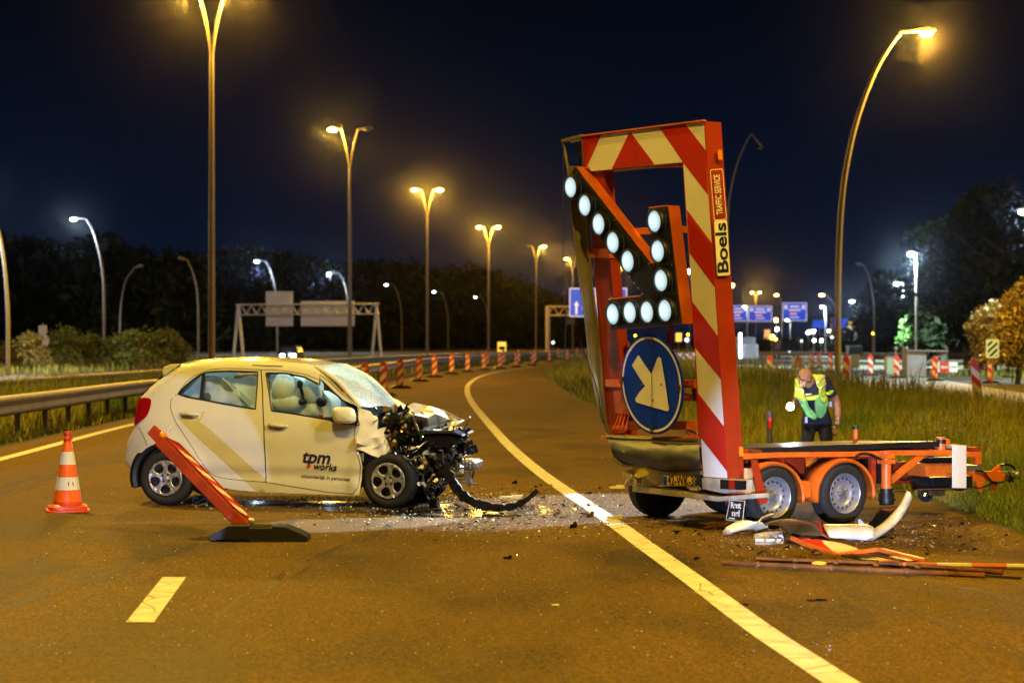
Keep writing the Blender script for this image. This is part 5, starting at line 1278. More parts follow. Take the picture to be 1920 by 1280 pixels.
ft = thing('rubber_beacon_foot', 'black rubber foot of the knocked over beacon lying on the lane', 'beacon foot', tuple(gp(484, 1016)))
o_ = gp(484, 1016); s_ = o_.y / F
def fz(x, y): px, py = 280 + x / 4.922, 770 + y / 4.922; return ((px - 484) * s_, 0, max(0, (1016.5 - py) * s_))
mb = MB(); mb.prism([fz(*q) for q in ((555, 1152), (560, 1200), (610, 1200), (615, 1192), (915, 1195), (920, 1212), (1460, 1212), (1455, 1165), (1390, 1130), (1250, 1072), (1130, 1066), (1128, 1085), (920, 1085), (918, 1062), (720, 1062), (640, 1105))], (0, .30, 0)); mb.build('foot_block', M_black, ft, False, bevel=.01)
mb = MB(); a, b = Vector(fz(925, 1080)), Vector(fz(1110, 1080)); mb.box2(a + Vector((0, .05, -.01)), b + Vector((0, .07, .012))); mb.box2(a + Vector((0, .2, -.01)), b + Vector((0, .22, .012))); mb.build('foot_slot', mat('dusty_rubber', (.06, .05, .04), .7), ft, False)

ORD = ['first', 'second', 'third', 'fourth', 'fifth', 'sixth', 'seventh', 'eighth', 'ninth', 'tenth', 'eleventh', 'twelfth', 'thirteenth', 'fourteenth', 'fifteenth']
proto = None
M_baken2 = stripes('red_white_falling_stripes', (.60, .03, .012), (.75, .72, .66), .40, .95)
proto2 = None
def beacon(px, v, label, group, lean=0.0, rz=0.0, h=1.0):
    global proto, proto2
    if 'slip' in group:
        if proto2 is None: proto2 = thing('road_beacon', label, 'beacon', (0, 0, 0)); beacon_parts(proto2, stripe=M_baken2); o = proto2
        else: o = copy_tree(proto2); o['label'] = label
        o.location = gp(px, v); o.rotation_euler = (0, lean, rz); o.scale = (1, 1, h); o['group'] = group; return o
    p = gp(px, v)
    if proto is None:
        proto = thing('road_beacon', label, 'beacon', (0, 0, 0)); beacon_parts(proto); o = proto
    else: o = copy_tree(proto); o['label'] = label
    o.location = p; o.rotation_euler = (0, lean, rz); o.scale = (1, 1, h); o['group'] = group; return o
row = [(645, 757), (684, 748), (719, 742), (750, 728), (786, 715), (815, 707), (847, 701), (877, 697), (907, 694), (937, 691), (968, 688), (998, 685)]
for i, (px, v) in enumerate(row): beacon(px, v, f'striped red and white beacon, {ORD[i]} along the curved lane line counted from the wreck', 'beacons along the closed lane', rz=random.uniform(-.3, .3))
row2 = [(914, 685), (944, 683), (972, 681), (1003, 679), (1030, 678), (1046, 674), (1064, 676), (1082, 672), (1099, 676)]
for i, (px, v) in enumerate(row2): beacon(px, v, f'far orange beacon, {ORD[i]} from the left in the blurred second row behind', 'beacons in the far row', rz=random.uniform(-.3, .3))
for px, v, lb, ln, h in ((1443, 711, 'red and white beacon on the grass edge just right of the big board', 0, 1), (1588, 727, 'bright orange framed beacon right beside the curved lamp post', -.03, 1.12), (1632, 704, 'small upright beacon standing on the pale slip road right of the lamp post', 0, 1),
                         (1681, 709, 'dark red beacon in front of the pale green box on the slip road', 0, 1), (1753, 714, 'upright beacon in front of the striped barrier boards', 0, 1), (1857, 718, 'upright beacon below the black and white striped sign', 0, 1), (1835, 752, 'leaning orange beacon in tall grass near the right edge', -.12, 1.15),
                         (1522, 692, 'pale beacon directly above the officer, left of a pair', 0, 1), (1536, 690, 'pale beacon directly above the officer, right of a pair', 0, 1), (1557, 699, 'small beacon left of the curved lamp post', 0, 1)):
    beacon(px, v, lb, 'beacons along the slip road', ln, random.uniform(-.2, .2), h)

# ================================================================== wreck debris right of the wheels
def r8(x, y): return (1280 + x / 3, 940 + y / 3)
def sheet_piece(name, label, cat, pts, m, th=.006, step=.035, zf=None, amp=0.0, seed=0, par=None):
    """pts: (x, y, z) in the enlarged photo plus height above the road; lifted polygon, triangulated on the ground plan"""
    P3 = [gp(*r8(x, y), z) for x, y, z in pts]; c = sum((p for p in P3), Vector()) / len(P3); c.z = 0
    n = len(P3); mb = MB(); mb.prism([p - c for p in P3], (0, 0, th))
    o = mb.build(name, m, par, False); o.location = c
    if label: tag(o, label, cat)
    return o, c
def strip3(name, label, cat, A, B_, m, th=.012, par=None, org=None, amp=.0, sub=6):
    """a curved sheet between two edges (lists of world points)"""
    a = spline(A, sub); b = spline(B_, sub); c = org or (sum((p for p in A), Vector()) / len(A)); c = Vector((c.x, c.y, 0)); rows = 6
    n = min(len(a), len(b)); V = []
    for i in range(n):
        for j in range(rows + 1):
            t = j / rows; p = a[i].lerp(b[i], t) - c; p += Vector((0, -1, .3)) * (amp * math.sin(math.pi * t)); V.append(p)
    mb = MB(); k = rows + 1; mb.add(V, [(i * k + j, i * k + j + 1, (i + 1) * k + j + 1, (i + 1) * k + j) for i in range(n - 1) for j in range(rows)])
    o = mb.build(name, m, par, True, 50); o.modifiers.new('solid', 'SOLIDIFY').thickness = th
    if not par: o.location = c
    if label: tag(o, label, cat)
    return o, c
Yb = 17.55
bumA = [at(*r8(*p), Y) for p, Y in (((775, 165), Yb + .1), ((822, 208), Yb), ((930, 219), Yb), ((1030, 230), Yb - .1), ((1085, 205), Yb), ((1180, 142), Yb + .3), ((1240, 62), Yb + .6), ((1278, -10), Yb + .8))]
bumB = [at(*r8(*p), Y) for p, Y in (((745, 118), Yb + .25), ((800, 142), Yb + .2), ((920, 143), Yb + .2), ((1050, 144), Yb + .1), ((1075, 165), Yb + .2), ((1150, 112), Yb + .5), ((1226, 28), Yb + .7), ((1270, -58), Yb + .85))]
for p in bumA: p.z = max(p.z, .005)
bp_o, bc = strip3('torn_bumper', 'curved white bumper cover lying by the front trailer wheel, its tip pointing up', 'bumper', bumA, bumB, mat('scuffed_white_bumper', (.66, .66, .68), .35, 0, .25, 5, .1, 20, coat=.2), .02, amp=.05)
inA = [p + Vector((0, .02, -.01)) for p in bumB[3:]]
inB = [at(*r8(*p), Y) for p, Y in (((1010, 128), Yb + .35), ((1058, 112), Yb + .45), ((1105, 50), Yb + .8), ((1200, 38), Yb + .9), ((1262, -40), Yb + 1.0))]
strip3('bumper_inner', None, None, inA, inB, M_gloss, .01, par=bp_o, org=bc)
mb = MB()
for t in (.2, .5, .8):
    q = bumB[4].lerp(bumB[6], t) + Vector((0, -.02, -.03)) - bc; mb.tube([q + Vector((.04 * math.cos(a), 0, .018 * math.sin(a) + .02 * math.cos(a))) for a in [2 * math.pi * i / 10 for i in range(10)]], .004, 5, closed=True)
mb.tube([bumB[1] - bc + Vector((0, .05, .01)), bumB[3] - bc + Vector((0, .05, .01))], .012, 6)
mb.prism([at(*r8(*p), Yb + .2) - bc for p in ((985, 100), (1000, 98), (1028, 130), (990, 134))], (0, .02, 0)); mb.build('bumper_mounts', M_alu, bp_o)
# curved brownish plate
A = [gp(*r8(*p), z) for p, z in (((458, 122), .10), ((540, 130), .14), ((585, 165), .08), ((612, 200), .02), ((720, 210), .01))]
B_ = [gp(*r8(*p), z) for p, z in (((470, 118), .12), ((560, 98), .22), ((655, 102), .22), ((745, 130), .14), ((815, 190), .03))]
strip3('bent_brown_plate', 'arched brown plastic panel with an orange rim among the wreckage', 'debris panel', A, B_, mat('brown_dirty_plastic', (.30, .17, .05), .35, 0, .35, 4, .1, 12), .012, amp=-.02)
A = [gp(*r8(*p), z) for p, z in (((228, 190), .0), ((262, 180), .03), ((330, 160), .06), ((400, 152), .06), ((440, 185), .0), ((505, 182), .0))]
B_ = [gp(*r8(*p), z) for p, z in (((232, 175), .03), ((258, 145), .08), ((320, 116), .12), ((395, 112), .13), ((440, 112), .13), ((470, 140), .08))]
fp, fc_ = strip3('torn_fender_piece', 'twisted pale yellow fender piece with a prong, lying below the first trailer wheel', 'debris panel', A, B_, mat('cream_painted_panel', (.70, .66, .48), .35, 0, .12, 6, coat=.3), .015, amp=.03)
A = [gp(*r8(*p), z) for p, z in (((400, 125), .10), ((440, 100), .12), ((500, 75), .14))]; B_ = [gp(*r8(*p), z) for p, z in (((425, 112), .14), ((450, 82), .17), ((512, 62), .18))]
A2, B2 = A, B_; strip3('fender_prong', None, None, A, B_, MATS['cream_painted_panel'], .015, par=fp, org=fc_)
# striped plate bent on the road
A = [gp(*r8(*p), z) for p, z in (((612, 203), .05), ((690, 240), .02), ((760, 265), .01), ((868, 298), .0), ((880, 298), .0))]
B_ = [gp(*r8(*p), z) for p, z in (((700, 206), .06), ((800, 222), .04), ((900, 240), .03), ((995, 270), .02), ((1000, 272), .02))]
sp2, sc2 = strip3('bent_striped_plate', 'bent red and white striped sheet in an orange frame lying on the road', 'debris panel', A, B_, stripes('bent_plate_stripes', (.62, .04, .012), (.78, .66, .5), .42 * 20, 20, axis='X', off=.3), .008)
mb = MB()
for a, b in (((612, 203, .05), (690, 240, .02)), ((690, 240, .02), (868, 299, .0)), ((868, 299, .0), (1100, 268, .03)), ((1100, 268, .035), (1350, 328, .03))):
    mb.bar(gp(*r8(a[0], a[1]), a[2] + .012) - sc2, gp(*r8(b[0], b[1]), b[2] + .012) - sc2, .03, .03)
mb.build('orange_frame_edge', M_orange, sp2, False)
mb = MB(); mb.prism([gp(*r8(x, y), .004) - sc2 for x, y in ((870, 300), (1100, 276), (1350, 335), (1200, 345), (1000, 330))], (0, 0, .01)); mb.build('dark_backing', M_black, sp2, False)
o, c = sheet_piece('lens_fragment', 'clear broken lamp lens lying beside the fender piece', 'lens fragment', ((402, 196, .05), (470, 182, .08), (560, 180, .08), (585, 192, .04), (570, 238, .0), (500, 244, .0), (408, 245, .0)), mat('clear_broken_lens', (.55, .50, .42), .12, .3, .4, 30, .4, 50), .02)
mb = MB(); 
for x in (420, 445, 480, 505, 540): mb.box(gp(*r8(x, 215), .06) - c, (.035, .02, .02))
mb.tube([gp(*r8(545, 212), .075) - c + Vector((.035 * math.cos(a), .01 * math.sin(a), .03 * math.sin(a))) for a in [2 * math.pi * i / 12 for i in range(12)]], .004, 5, closed=True); mb.build('lens_ribs', M_alu, o)
o, c = sheet_piece('orange_strip', 'thin orange strip on the road pointing left from the wreckage', 'strip', ((118, 150, .02), (240, 125, .04), (345, 106, .06), (345, 116, .03), (240, 140, .01), (120, 156, .0)), M_orange, .01)
o, c = sheet_piece('red_scrap', 'small red scrap between the brown plate and the white bumper', 'scrap', ((740, 120, .12), (775, 112, .16), (800, 160, .12), (832, 216, .0), (790, 190, .08)), M_red, .01)
def rod(name, label, pts, r, m, joints=True):
    P_ = [gp(*r8(x, y), z) for x, y, z in pts]; c = P_[0].copy(); c.z = 0; mb = MB(); mb.tube([p - c for p in P_], r, 8); o = mb.build(name, m); o.location = c; tag(o, label, 'rod')
    if joints:
        L_ = (P_[-1] - P_[0]).length; n_ = int(L_ / .28)
        for k in range(1, n_):
            q = P_[0].lerp(P_[-1], k / n_) - c; d_ = (P_[-1] - P_[0]).normalized(); mb = MB(); mb.tube([q - d_ * .012, q + d_ * .012], r * 1.25, 8); mb.blob(q + Vector((0, -r, 0)), (.022, .012, .018), 0, 8, 5); j = mb.build('joint', M_rustpart, o)
    return o
rod('long_rod', 'nearest rusty orange rod of joined links lying across the shoulder', ((225, 346, .02), (960, 382, .02), (1700, 417, .02)), .022, M_rust)
rod('long_rod', 'rusty orange rod of joined links lying just behind the nearest one', ((415, 324, .03), (1200, 352, .03), (1800, 398, .03)), .02, M_rust)
rod('pale_rail', 'pale striped strip lying along the rods at the right', ((1240, 356, .03), (1600, 360, .03), (1925, 366, .03)), .022, stripes('pale_rail_stripes', (.5, .12, .03), (.55, .48, .32), 10, 20, axis='X'), False)
rod('dark_rod', 'thin black rod at the right end of the rusty rods', ((1690, 418, .01), (1905, 432, .01)), .012, M_black, False)
o, c = sheet_piece('yellow_scrap', 'small round yellow scrap lying between the rods', 'scrap', tuple((768 + 42 * math.cos(a), 352 + 9 * math.sin(a), .03) for a in [2 * math.pi * i / 12 for i in range(12)]), mat('pale_yellow_plastic', (.75, .6, .15), .4), .012)
o, c = sheet_piece('orange_scrap', 'curled orange scrap lying against the rods under the striped sheet', 'scrap', ((1105, 338, .05), (1180, 333, .07), (1225, 345, .04), (1230, 362, .0), (1160, 350, .02)), M_orange, .01)
def chip(name, label, px, py, w, d_, h, m, rz=0, cat='fragment', group=None):
    p = gp(px, py); mb = MB(); n = 6
    V = [(w / 2 * math.cos(2 * math.pi * i / n) * random.uniform(.6, 1.1), d_ / 2 * math.sin(2 * math.pi * i / n) * random.uniform(.6, 1.1), 0) for i in range(n)]
    mb.prism(V, (random.uniform(-.01, .01), 0, h)); mb.prism([(x * .5 + w * .2, y * .5, h) for x, y, z in V], (0, 0, h * .5)); o = mb.build(name, m, None, False); o.location = p; o.rotation_euler = (0, 0, rz); return tag(o, label, cat, group)
chip('black_fragment', 'flat black plastic fragment on the shoulder below the rods', 1533, 1127, .15, .05, .012, M_gloss)
chip('black_fragment', 'long black fragment lying on the solid line below the trailer', 1395, 1135, .08, .04, .01, M_gloss)
chip('black_fragment', 'black fragment in the lane below the car bumper strip', 953, 1048, .08, .04, .02, M_gloss)
chip('black_fragment', 'black fragment beyond the hanging bumper strip', 965, 907, .08, .05, .03, M_gloss)
chip('black_fragment', 'dark curled fragment left of the solid line near the trailer', 1107, 970, .10, .05, .04, M_rustpart)
chip('black_fragment', 'black lump on the road straight below the trailer plate', 1075, 990, .08, .06, .04, M_gloss)
chip('black_fragment', 'dark fragment near the striped sheet', 1525, 1042, .14, .05, .02, M_rustpart)
chip('pale_fragment', 'white plastic splinter beside the solid line near the trailer', 1152, 973, .20, .04, .03, M_sheet)
chip('pale_fragment', 'white cloth like scrap lying inside the curve of the bumper strip', 962, 935, .30, .08, .03, M_sheet)
chip('pale_fragment', 'small white scrap on the road left of the solid line, closest to the camera', 1040, 1135, .06, .05, .008, M_sheet)
chip('pale_fragment', 'white shard on the road under the corner of the board', 1155, 916, .20, .04, .03, M_sheet, .2)
chip('pale_fragment', 'small pale shard between the car and the knocked over beacon', 848, 1011, .14, .02, .004, M_olive)
# uncountable splinters
def splinters(name, label, n, gen, s0, s1, m, up=.4):
    V = []; Fc = []
    for i in range(n):
        px, py = gen(); p = gp(px, py); s = random.uniform(s0, s1) * random.uniform(.5, 1.3); a = random.uniform(0, 6.28)
        nrm = [Vector((math.cos(a + q) * s, math.sin(a + q) * s, random.uniform(0, up) * s)) for q in (0, 1.7 + random.random(), 3.4 + random.random())]
        b = len(V); V += [tuple(p + v + Vector((0, 0, .006))) for v in nrm] + [tuple(p + Vector((0, 0, .006 + s * .6)))]; Fc += [(b, b + 1, b + 2), (b, b + 1, b + 3), (b + 1, b + 2, b + 3), (b + 2, b, b + 3)]
    me = bpy.data.meshes.new(name); me.from_pydata(V, [], Fc); me.materials.append(m); o = bpy.data.objects.new(name, me); COL.objects.link(o)
    return tag(o, label, 'debris', kind='stuff')
def g_main():
    while True:
        x = random.gauss(960, 210); y = random.gauss(955, 24)
        if 380 < x < 1330 and 912 < y < 1045: return x, y
def g_right():
    while True:
        x = random.gauss(1560, 200); y = random.gauss(1000, 26)
        if 1250 < x < 1930 and 965 < y < 1060: return x, y
def g_wide(): return random.uniform(60, 1900), 925 + 330 * random.random() ** 1.9
def g_under(): return random.uniform(360, 900), random.gauss(940, 7)
M_shard = mat('glass_splinters', (.75, .8, .82), .08, 0, spec=1.0)
splinters('glass_splinters', 'glittering glass splinters strewn between the car and the trailer', 5200, g_main, .004, .011, M_shard, 1.2)
splinters('glass_splinters', 'glass splinters under the crashed car', 1500, g_under, .006, .015, M_shard, 1.2)
splinters('pale_grit', 'pale grit and splinters around the wreckage by the trailer wheels', 1500, g_right, .005, .013, mat('pale_grit', (.5, .42, .28), .4), 1)
splinters('scattered_splinters', 'sparse splinters scattered over the whole lane', 2600, g_wide, .003, .007, M_shard, 1)
splinters('dark_crumbs', 'dark plastic crumbs scattered over the road', 700, lambda: (g_main() if random.random() < .6 else g_right()), .012, .04, M_gloss, .8)
splinters('red_crumbs', 'tiny red crumbs of broken lamps on the road', 80, g_main, .01, .02, M_dotred, .8)

# ================================================================== officer with the torch
PY = 24.0; PS = F / PY
def pp_(px, py, y=0.0):
    Y = PY + y; return Vector(((px - 960) / F * Y, Y, CH - (py - 640) / F * Y))
PO = Vector(((1531 - 960) / F * PY, PY, 0))
person = thing('person', 'bald officer in yellow green safety vest bending forward behind the trailer, torch in hand', 'person', tuple(PO))
def q1(x, y, d=0.0): return pp_(1470 + x / 7.53, 670 + y / 7.53, d) - PO
M_skin = mat('tanned_skin', (.32, .15, .085), .5, 0, .2, 8); M_uni = mat('dark_blue_uniform', (.010, .014, .032), .8, 0, .3, 12, .2, 20)
J = {}; E = []
def jn(k, p, r): J[k] = (p, r)
jn('pel', q1(460, 880, .12), .155); jn('wst', q1(450, 760, .05), .150); jn('chs', q1(420, 560, -.10), .165); jn('shc', q1(400, 380, -.20), .135); jn('nck', q1(350, 340, -.27), .062); jn('hdb', q1(320, 300, -.33), .066)
jn('ls', q1(215, 400, -.18), .075); jn('le', q1(190, 640, -.12), .052); jn('lw', q1(130, 650, -.34), .034); jn('lh', q1(115, 648, -.40), .036)
jn('rs', q1(575, 330, -.16), .080); jn('re', q1(735, 620, -.05), .052); jn('rf', q1(762, 780, -.10), .044); jn('rw', q1(755, 900, -.16), .032); jn('rh', q1(745, 965, -.19), .036)
jn('lhp', q1(345, 960, .12), .105); jn('lk', q1(330, 1180, .06), .075); jn('la', Vector((-.15, .10, .09)), .045); jn('lt', Vector((-.18, -.08, .045)), .042)
jn('rhp', q1(590, 960, .12), .105); jn('rk', q1(600, 1180, .06), .075); jn('ra', Vector((.13, .12, .09)), .045); jn('rt', Vector((.17, -.06, .045)), .042)
for a, b in (('pel', 'wst'), ('wst', 'chs'), ('chs', 'shc'), ('shc', 'nck'), ('nck', 'hdb'), ('shc', 'ls'), ('ls', 'le'), ('le', 'lw'), ('lw', 'lh'), ('shc', 'rs'), ('rs', 're'), ('re', 'rf'), ('rf', 'rw'), ('rw', 'rh'), ('pel', 'lhp'), ('lhp', 'lk'), ('lk', 'la'), ('la', 'lt'), ('pel', 'rhp'), ('rhp', 'rk'), ('rk', 'ra'), ('ra', 'rt')): E.append((a, b))
def skin_mesh(J, E, root, sub=2):
    ks = list(J); me = bpy.data.meshes.new('skin'); me.from_pydata([tuple(J[k][0]) for k in ks], [(ks.index(a), ks.index(b)) for a, b in E], [])
    o = bpy.data.objects.new('skin', me); COL.objects.link(o); m = o.modifiers.new('skin', 'SKIN'); s = o.modifiers.new('sub', 'SUBSURF'); s.levels = sub; s.render_levels = sub
    for i, k in enumerate(ks):
        v = me.skin_vertices[0].data[i]; v.radius = (J[k][1], J[k][1]); v.use_root = (k == root)
    bpy.context.view_layer.update()
    r = bpy.data.meshes.new_from_object(o.evaluated_get(bpy.context.evaluated_depsgraph_get())); bpy.data.objects.remove(o)
    return r
bm = bmesh.new(); bm.from_mesh(skin_mesh(J, E, 'pel'))
# head: skull, jaw, nose, ears, brow
hc = q1(298, 265, -.40)
def add_ell(c, r, rot=None, seg=20):
    M_ = Matrix.Translation(c) @ (rot.to_4x4() if rot else Matrix.Identity(4)) @ Matrix.Diagonal((*r, 1)); bmesh.ops.create_uvsphere(bm, u_segments=seg, v_segments=14, radius=1, matrix=M_)
hr = Matrix.Rotation(R(38), 3, 'X') @ Matrix.Rotation(R(14), 3, 'Y')
def hp(x, y, z): return hc + hr @ Vector((x, y, z))
add_ell(hc, (.077, .098, .10), hr); add_ell(hp(0, -.02, -.065), (.058, .070, .062), hr); add_ell(hp(0, -.10, -.03), (.013, .022, .026), hr, 8)
add_ell(hp(-.08, .01, -.02), (.010, .02, .03), hr, 8); add_ell(hp(.08, .01, -.02), (.010, .02, .03), hr, 8); add_ell(hp(0, -.083, .012), (.055, .016, .010), hr, 10); add_ell(hp(0, -.088, -.075), (.022, .008, .006), hr, 8)
def hand(c, dirs, base, w, closed):
    """palm rooted fingers as skinned chains"""
    for k, (off, L_, rr) in enumerate(((-.030, .060, .0092), (-.010, .068, .0095), (.010, .064, .0092), (.030, .050, .0085))):
        s0 = c + base * off + dirs[0] * .01; s1 = s0 + dirs[0] * L_ * .5; s2 = s1 + (dirs[0] * .6 + dirs[1] * .6) * L_ * .4; s3 = s2 + dirs[1] * L_ * .35
        JJ = {'a': (s0, rr * 1.1), 'b': (s1, rr), 'c': (s2, rr * .92), 'd': (s3, rr * .8)}; m2 = skin_mesh(JJ, [('a', 'b'), ('b', 'c'), ('c', 'd')], 'a', 1); bm.from_mesh(m2)
    s0 = c + base * -.03 - dirs[0] * .03; s1 = s0 + base * -.03 + dirs[0] * .03 + dirs[1] * .01; s2 = s1 + dirs[0] * .03 + dirs[1] * .015
    bm.from_mesh(skin_mesh({'a': (s0, .013), 'b': (s1, .011), 'c': (s2, .009)}, [('a', 'b'), ('b', 'c')], 'a', 1))
hand(J['rh'][0] + Vector((0, 0, -.03)), (Vector((-.15, -.1, -1)).normalized(), Vector((-.7, -.2, -.5)).normalized()), Vector((.3, -.9, 0)).normalized(), .08, False)
hand(J['lh'][0] + Vector((0, -.02, 0)), (Vector((.1, -1, 0)).normalized(), Vector((.3, -.2, -.9)).normalized()), Vector((0, .1, 1)).normalized(), .08, True)
me = bpy.data.meshes.new('person_body'); 
hz0 = J['nck'][0]
for f in bm.faces:
    c = f.calc_center_median(); skin = 0
    if (c - hc).length < .17 and c.z > J['nck'][0].z - .07: skin = 1
    for a, b, t0 in (('le', 'lh', -.05), ('re', 'rf', -.6), ('rf', 'rh', -1)):
        A_, B__ = J[a][0], J[b][0]; t = (c - A_).dot(B__ - A_) / (B__ - A_).length_squared
        if t > t0 and ((c - (A_ + (B__ - A_) * max(0, min(1, t)))).length < .10) and (t < 3): skin = 1
    if a and (c - J['rs'][0]).length < .17: skin = 0
    f.material_index = 0 if skin else 1
    f.smooth = True
bm.to_mesh(me); me.materials.append(M_skin); me.materials.append(M_uni)
pb = bpy.data.objects.new('person_body', me); COL.objects.link(pb); pb.parent = person
# vest: the torso surface lifted a little
M_vest = stripes('vest_yellow_green', (.30, .62, .03), (.62, .66, .05), 5, .2, .6); M_hi = mat('vest_yellow', (.50, .62, .03), .6, 0, .15, 8, .3, 15); M_silver = mat('vest_reflective_tape', (.62, .58, .35), .3, .2)
M_vgreen = mat('vest_green', (.16, .48, .16), .6, 0, .2, 10, .3, 15)
def vest_poly(name, pts, d, m, th=.03, parent=person, amp=.02):
    P3 = [q1(x, y, dd - .055) for x, y, dd in pts]; pl2 = [(p.x, p.z) for p in P3]; V2, T2 = tri_region(pl2, (), .03); mb = MB(); V = []
    for x, z in V2:
        w = sum(1 / ((x - a[0]) ** 2 + (z - a[1]) ** 2 + 1e-4) for a in pl2); y = sum(P3[i].y / ((x - a[0]) ** 2 + (z - a[1]) ** 2 + 1e-4) for i, a in enumerate(pl2)) / w
        V.append((x, y + amp * noise.noise(Vector((x * 14, z * 9, 2))), z))
    mb.add(V, T2); o = mb.build(name, m, parent, angle=80); o.modifiers.new('solid', 'SOLIDIFY').thickness = th; return o
vl = vest_poly('vest_left_panel', [(150, 300, -.26), (195, 282, -.28), (215, 330, -.32), (260, 400, -.33), (280, 480, -.32), (300, 540, -.28), (325, 620, -.24), (150, 565, -.26), (135, 550, -.24), (150, 480, -.25), (145, 380, -.24)], 0, M_hi)
vest_poly('vest_left_skirt', [(165, 560, -.27), (325, 610, -.25), (345, 680, -.22), (400, 740, -.18), (455, 800, -.15), (450, 860, -.13), (390, 860, -.12), (300, 810, -.14), (262, 700, -.20), (215, 600, -.24)], 0, M_vgreen, parent=vl)
vr = vest_poly('vest_right_panel', [(395, 235, -.22), (570, 240, -.20), (585, 380, -.22), (585, 520, -.20), (625, 600, -.18), (560, 640, -.20), (500, 560, -.24), (500, 440, -.28), (460, 330, -.28), (420, 262, -.26)], 0, M_hi)
vest_poly('vest_right_skirt', [(500, 540, -.25), (560, 520, -.23), (620, 600, -.18), (628, 640, -.17), (610, 720, -.14), (575, 820, -.11), (530, 860, -.10), (470, 850, -.11), (450, 780, -.15), (440, 680, -.20), (455, 610, -.23)], 0, M_vgreen, parent=vr)
for nm, pts, par in (('reflective_tape', [(160, 425, -.29), (270, 450, -.36), (275, 475, -.36), (162, 455, -.29)], vl), ('reflective_tape', [(230, 590, -.28), (300, 612, -.27), (302, 625, -.27), (232, 606, -.28)], vl), ('reflective_tape', [(470, 320, -.30), (575, 250, -.23), (580, 285, -.23), (490, 370, -.31)], vr), ('reflective_tape', [(500, 420, -.31), (582, 350, -.25), (584, 385, -.25), (505, 450, -.31)], vr)):
    vest_poly(nm, pts, 0, M_silver, .02, par, 0)
M_tape2 = mat('uniform_yellow_band', (.45, .55, .05), .5)
vest_poly('chest_band', [(315, 555, -.28), (490, 530, -.27), (488, 570, -.26), (440, 600, -.25), (330, 605, -.26)], 0, M_tape2, .03, person, 0)
vest_poly('badge_strip', [(305, 510, -.30), (395, 508, -.30), (395, 528, -.30), (308, 532, -.30)], 0, M_silver, .03, person, 0)
vest_poly('sleeve_band', [(590, 490, -.22), (690, 455, -.16), (692, 480, -.15), (640, 525, -.18), (592, 525, -.20)], 0, mat('sleeve_yellow', (.42, .60, .02), .5), .02, person, 0)
mb = MB(); a = J['rw'][0]; b = J['rf'][0]; d_ = (a - b).normalized(); mb.tube([a - d_ * .02, a + d_ * .005], .040, 14); mb.build('wrist_watch', M_alu, person)
mb = MB(); mb.box(q1(655, 660, -.1), (.03, .03, .06)); mb.box(q1(312, 880, -.06), (.03, .03, .07)); mb.box(q1(690, 980, -.0), (.03, .03, .03)); mb.build('belt_gear', M_alu, person)
mb = MB(); mb.tube([hp(-.055, -.086, -.002), hp(.055, -.086, -.002)], .011, 8); mb.tube([hp(-.058, -.08, -.002), hp(-.083, .0, .0)], .004, 5); mb.tube([hp(.058, -.08, -.002), hp(.083, .0, .0)], .004, 5); mb.build('glasses', M_gloss, person)
torch = thing('torch', 'lit white torch held out in the right hand of the bent officer', 'torch', tuple(PO + J['lh'][0] + Vector((0, -.05, 0))))
td = Vector((-.35, -.9, -.25)).normalized(); mb = MB(); mb.tube([Vector((0, 0, 0)) - td * .06, td * .07], .016, 12); mb.tube([td * .07, td * .11], [.018, .03], 14); mb.build('torch_body', M_black, torch)
mb = MB(); mb.tube([td * .108, td * .114], .028, 14); mb.blob(td * .13, (.042, .042, .042), 0, 12, 8); mb.build('torch_lens', emit('torch_glow', (.8, .9, 1), 150), torch)
tp = torch.location + td * .2; spot('torch_light', tp, tp + td * 3, 22, (.8, .9, 1), 70, .8, .03)
# reflector post behind the trailer
p = pp_(1443, 827, 1.2); mpost = thing('marker_post', 'short black marker post with a red reflector behind the trailer deck', 'post', (p.x, p.y, 0)); mb = MB(); hpz = pp_(1443, 771, 1.2).z
mb.lathe([(.0, 0), (.036, 0), (.036, hpz - .01), (.03, hpz), (0, hpz)], 16); mb.build('post_body', mat('dark_grey_post', (.05, .055, .08), .35), mpost); mb = MB(); mb.box((0, -.036, hpz - .14), (.035, .012, .13)); mb.build('red_reflector', mat('red_reflector', (.8, .02, .01), .2), mpost, False)
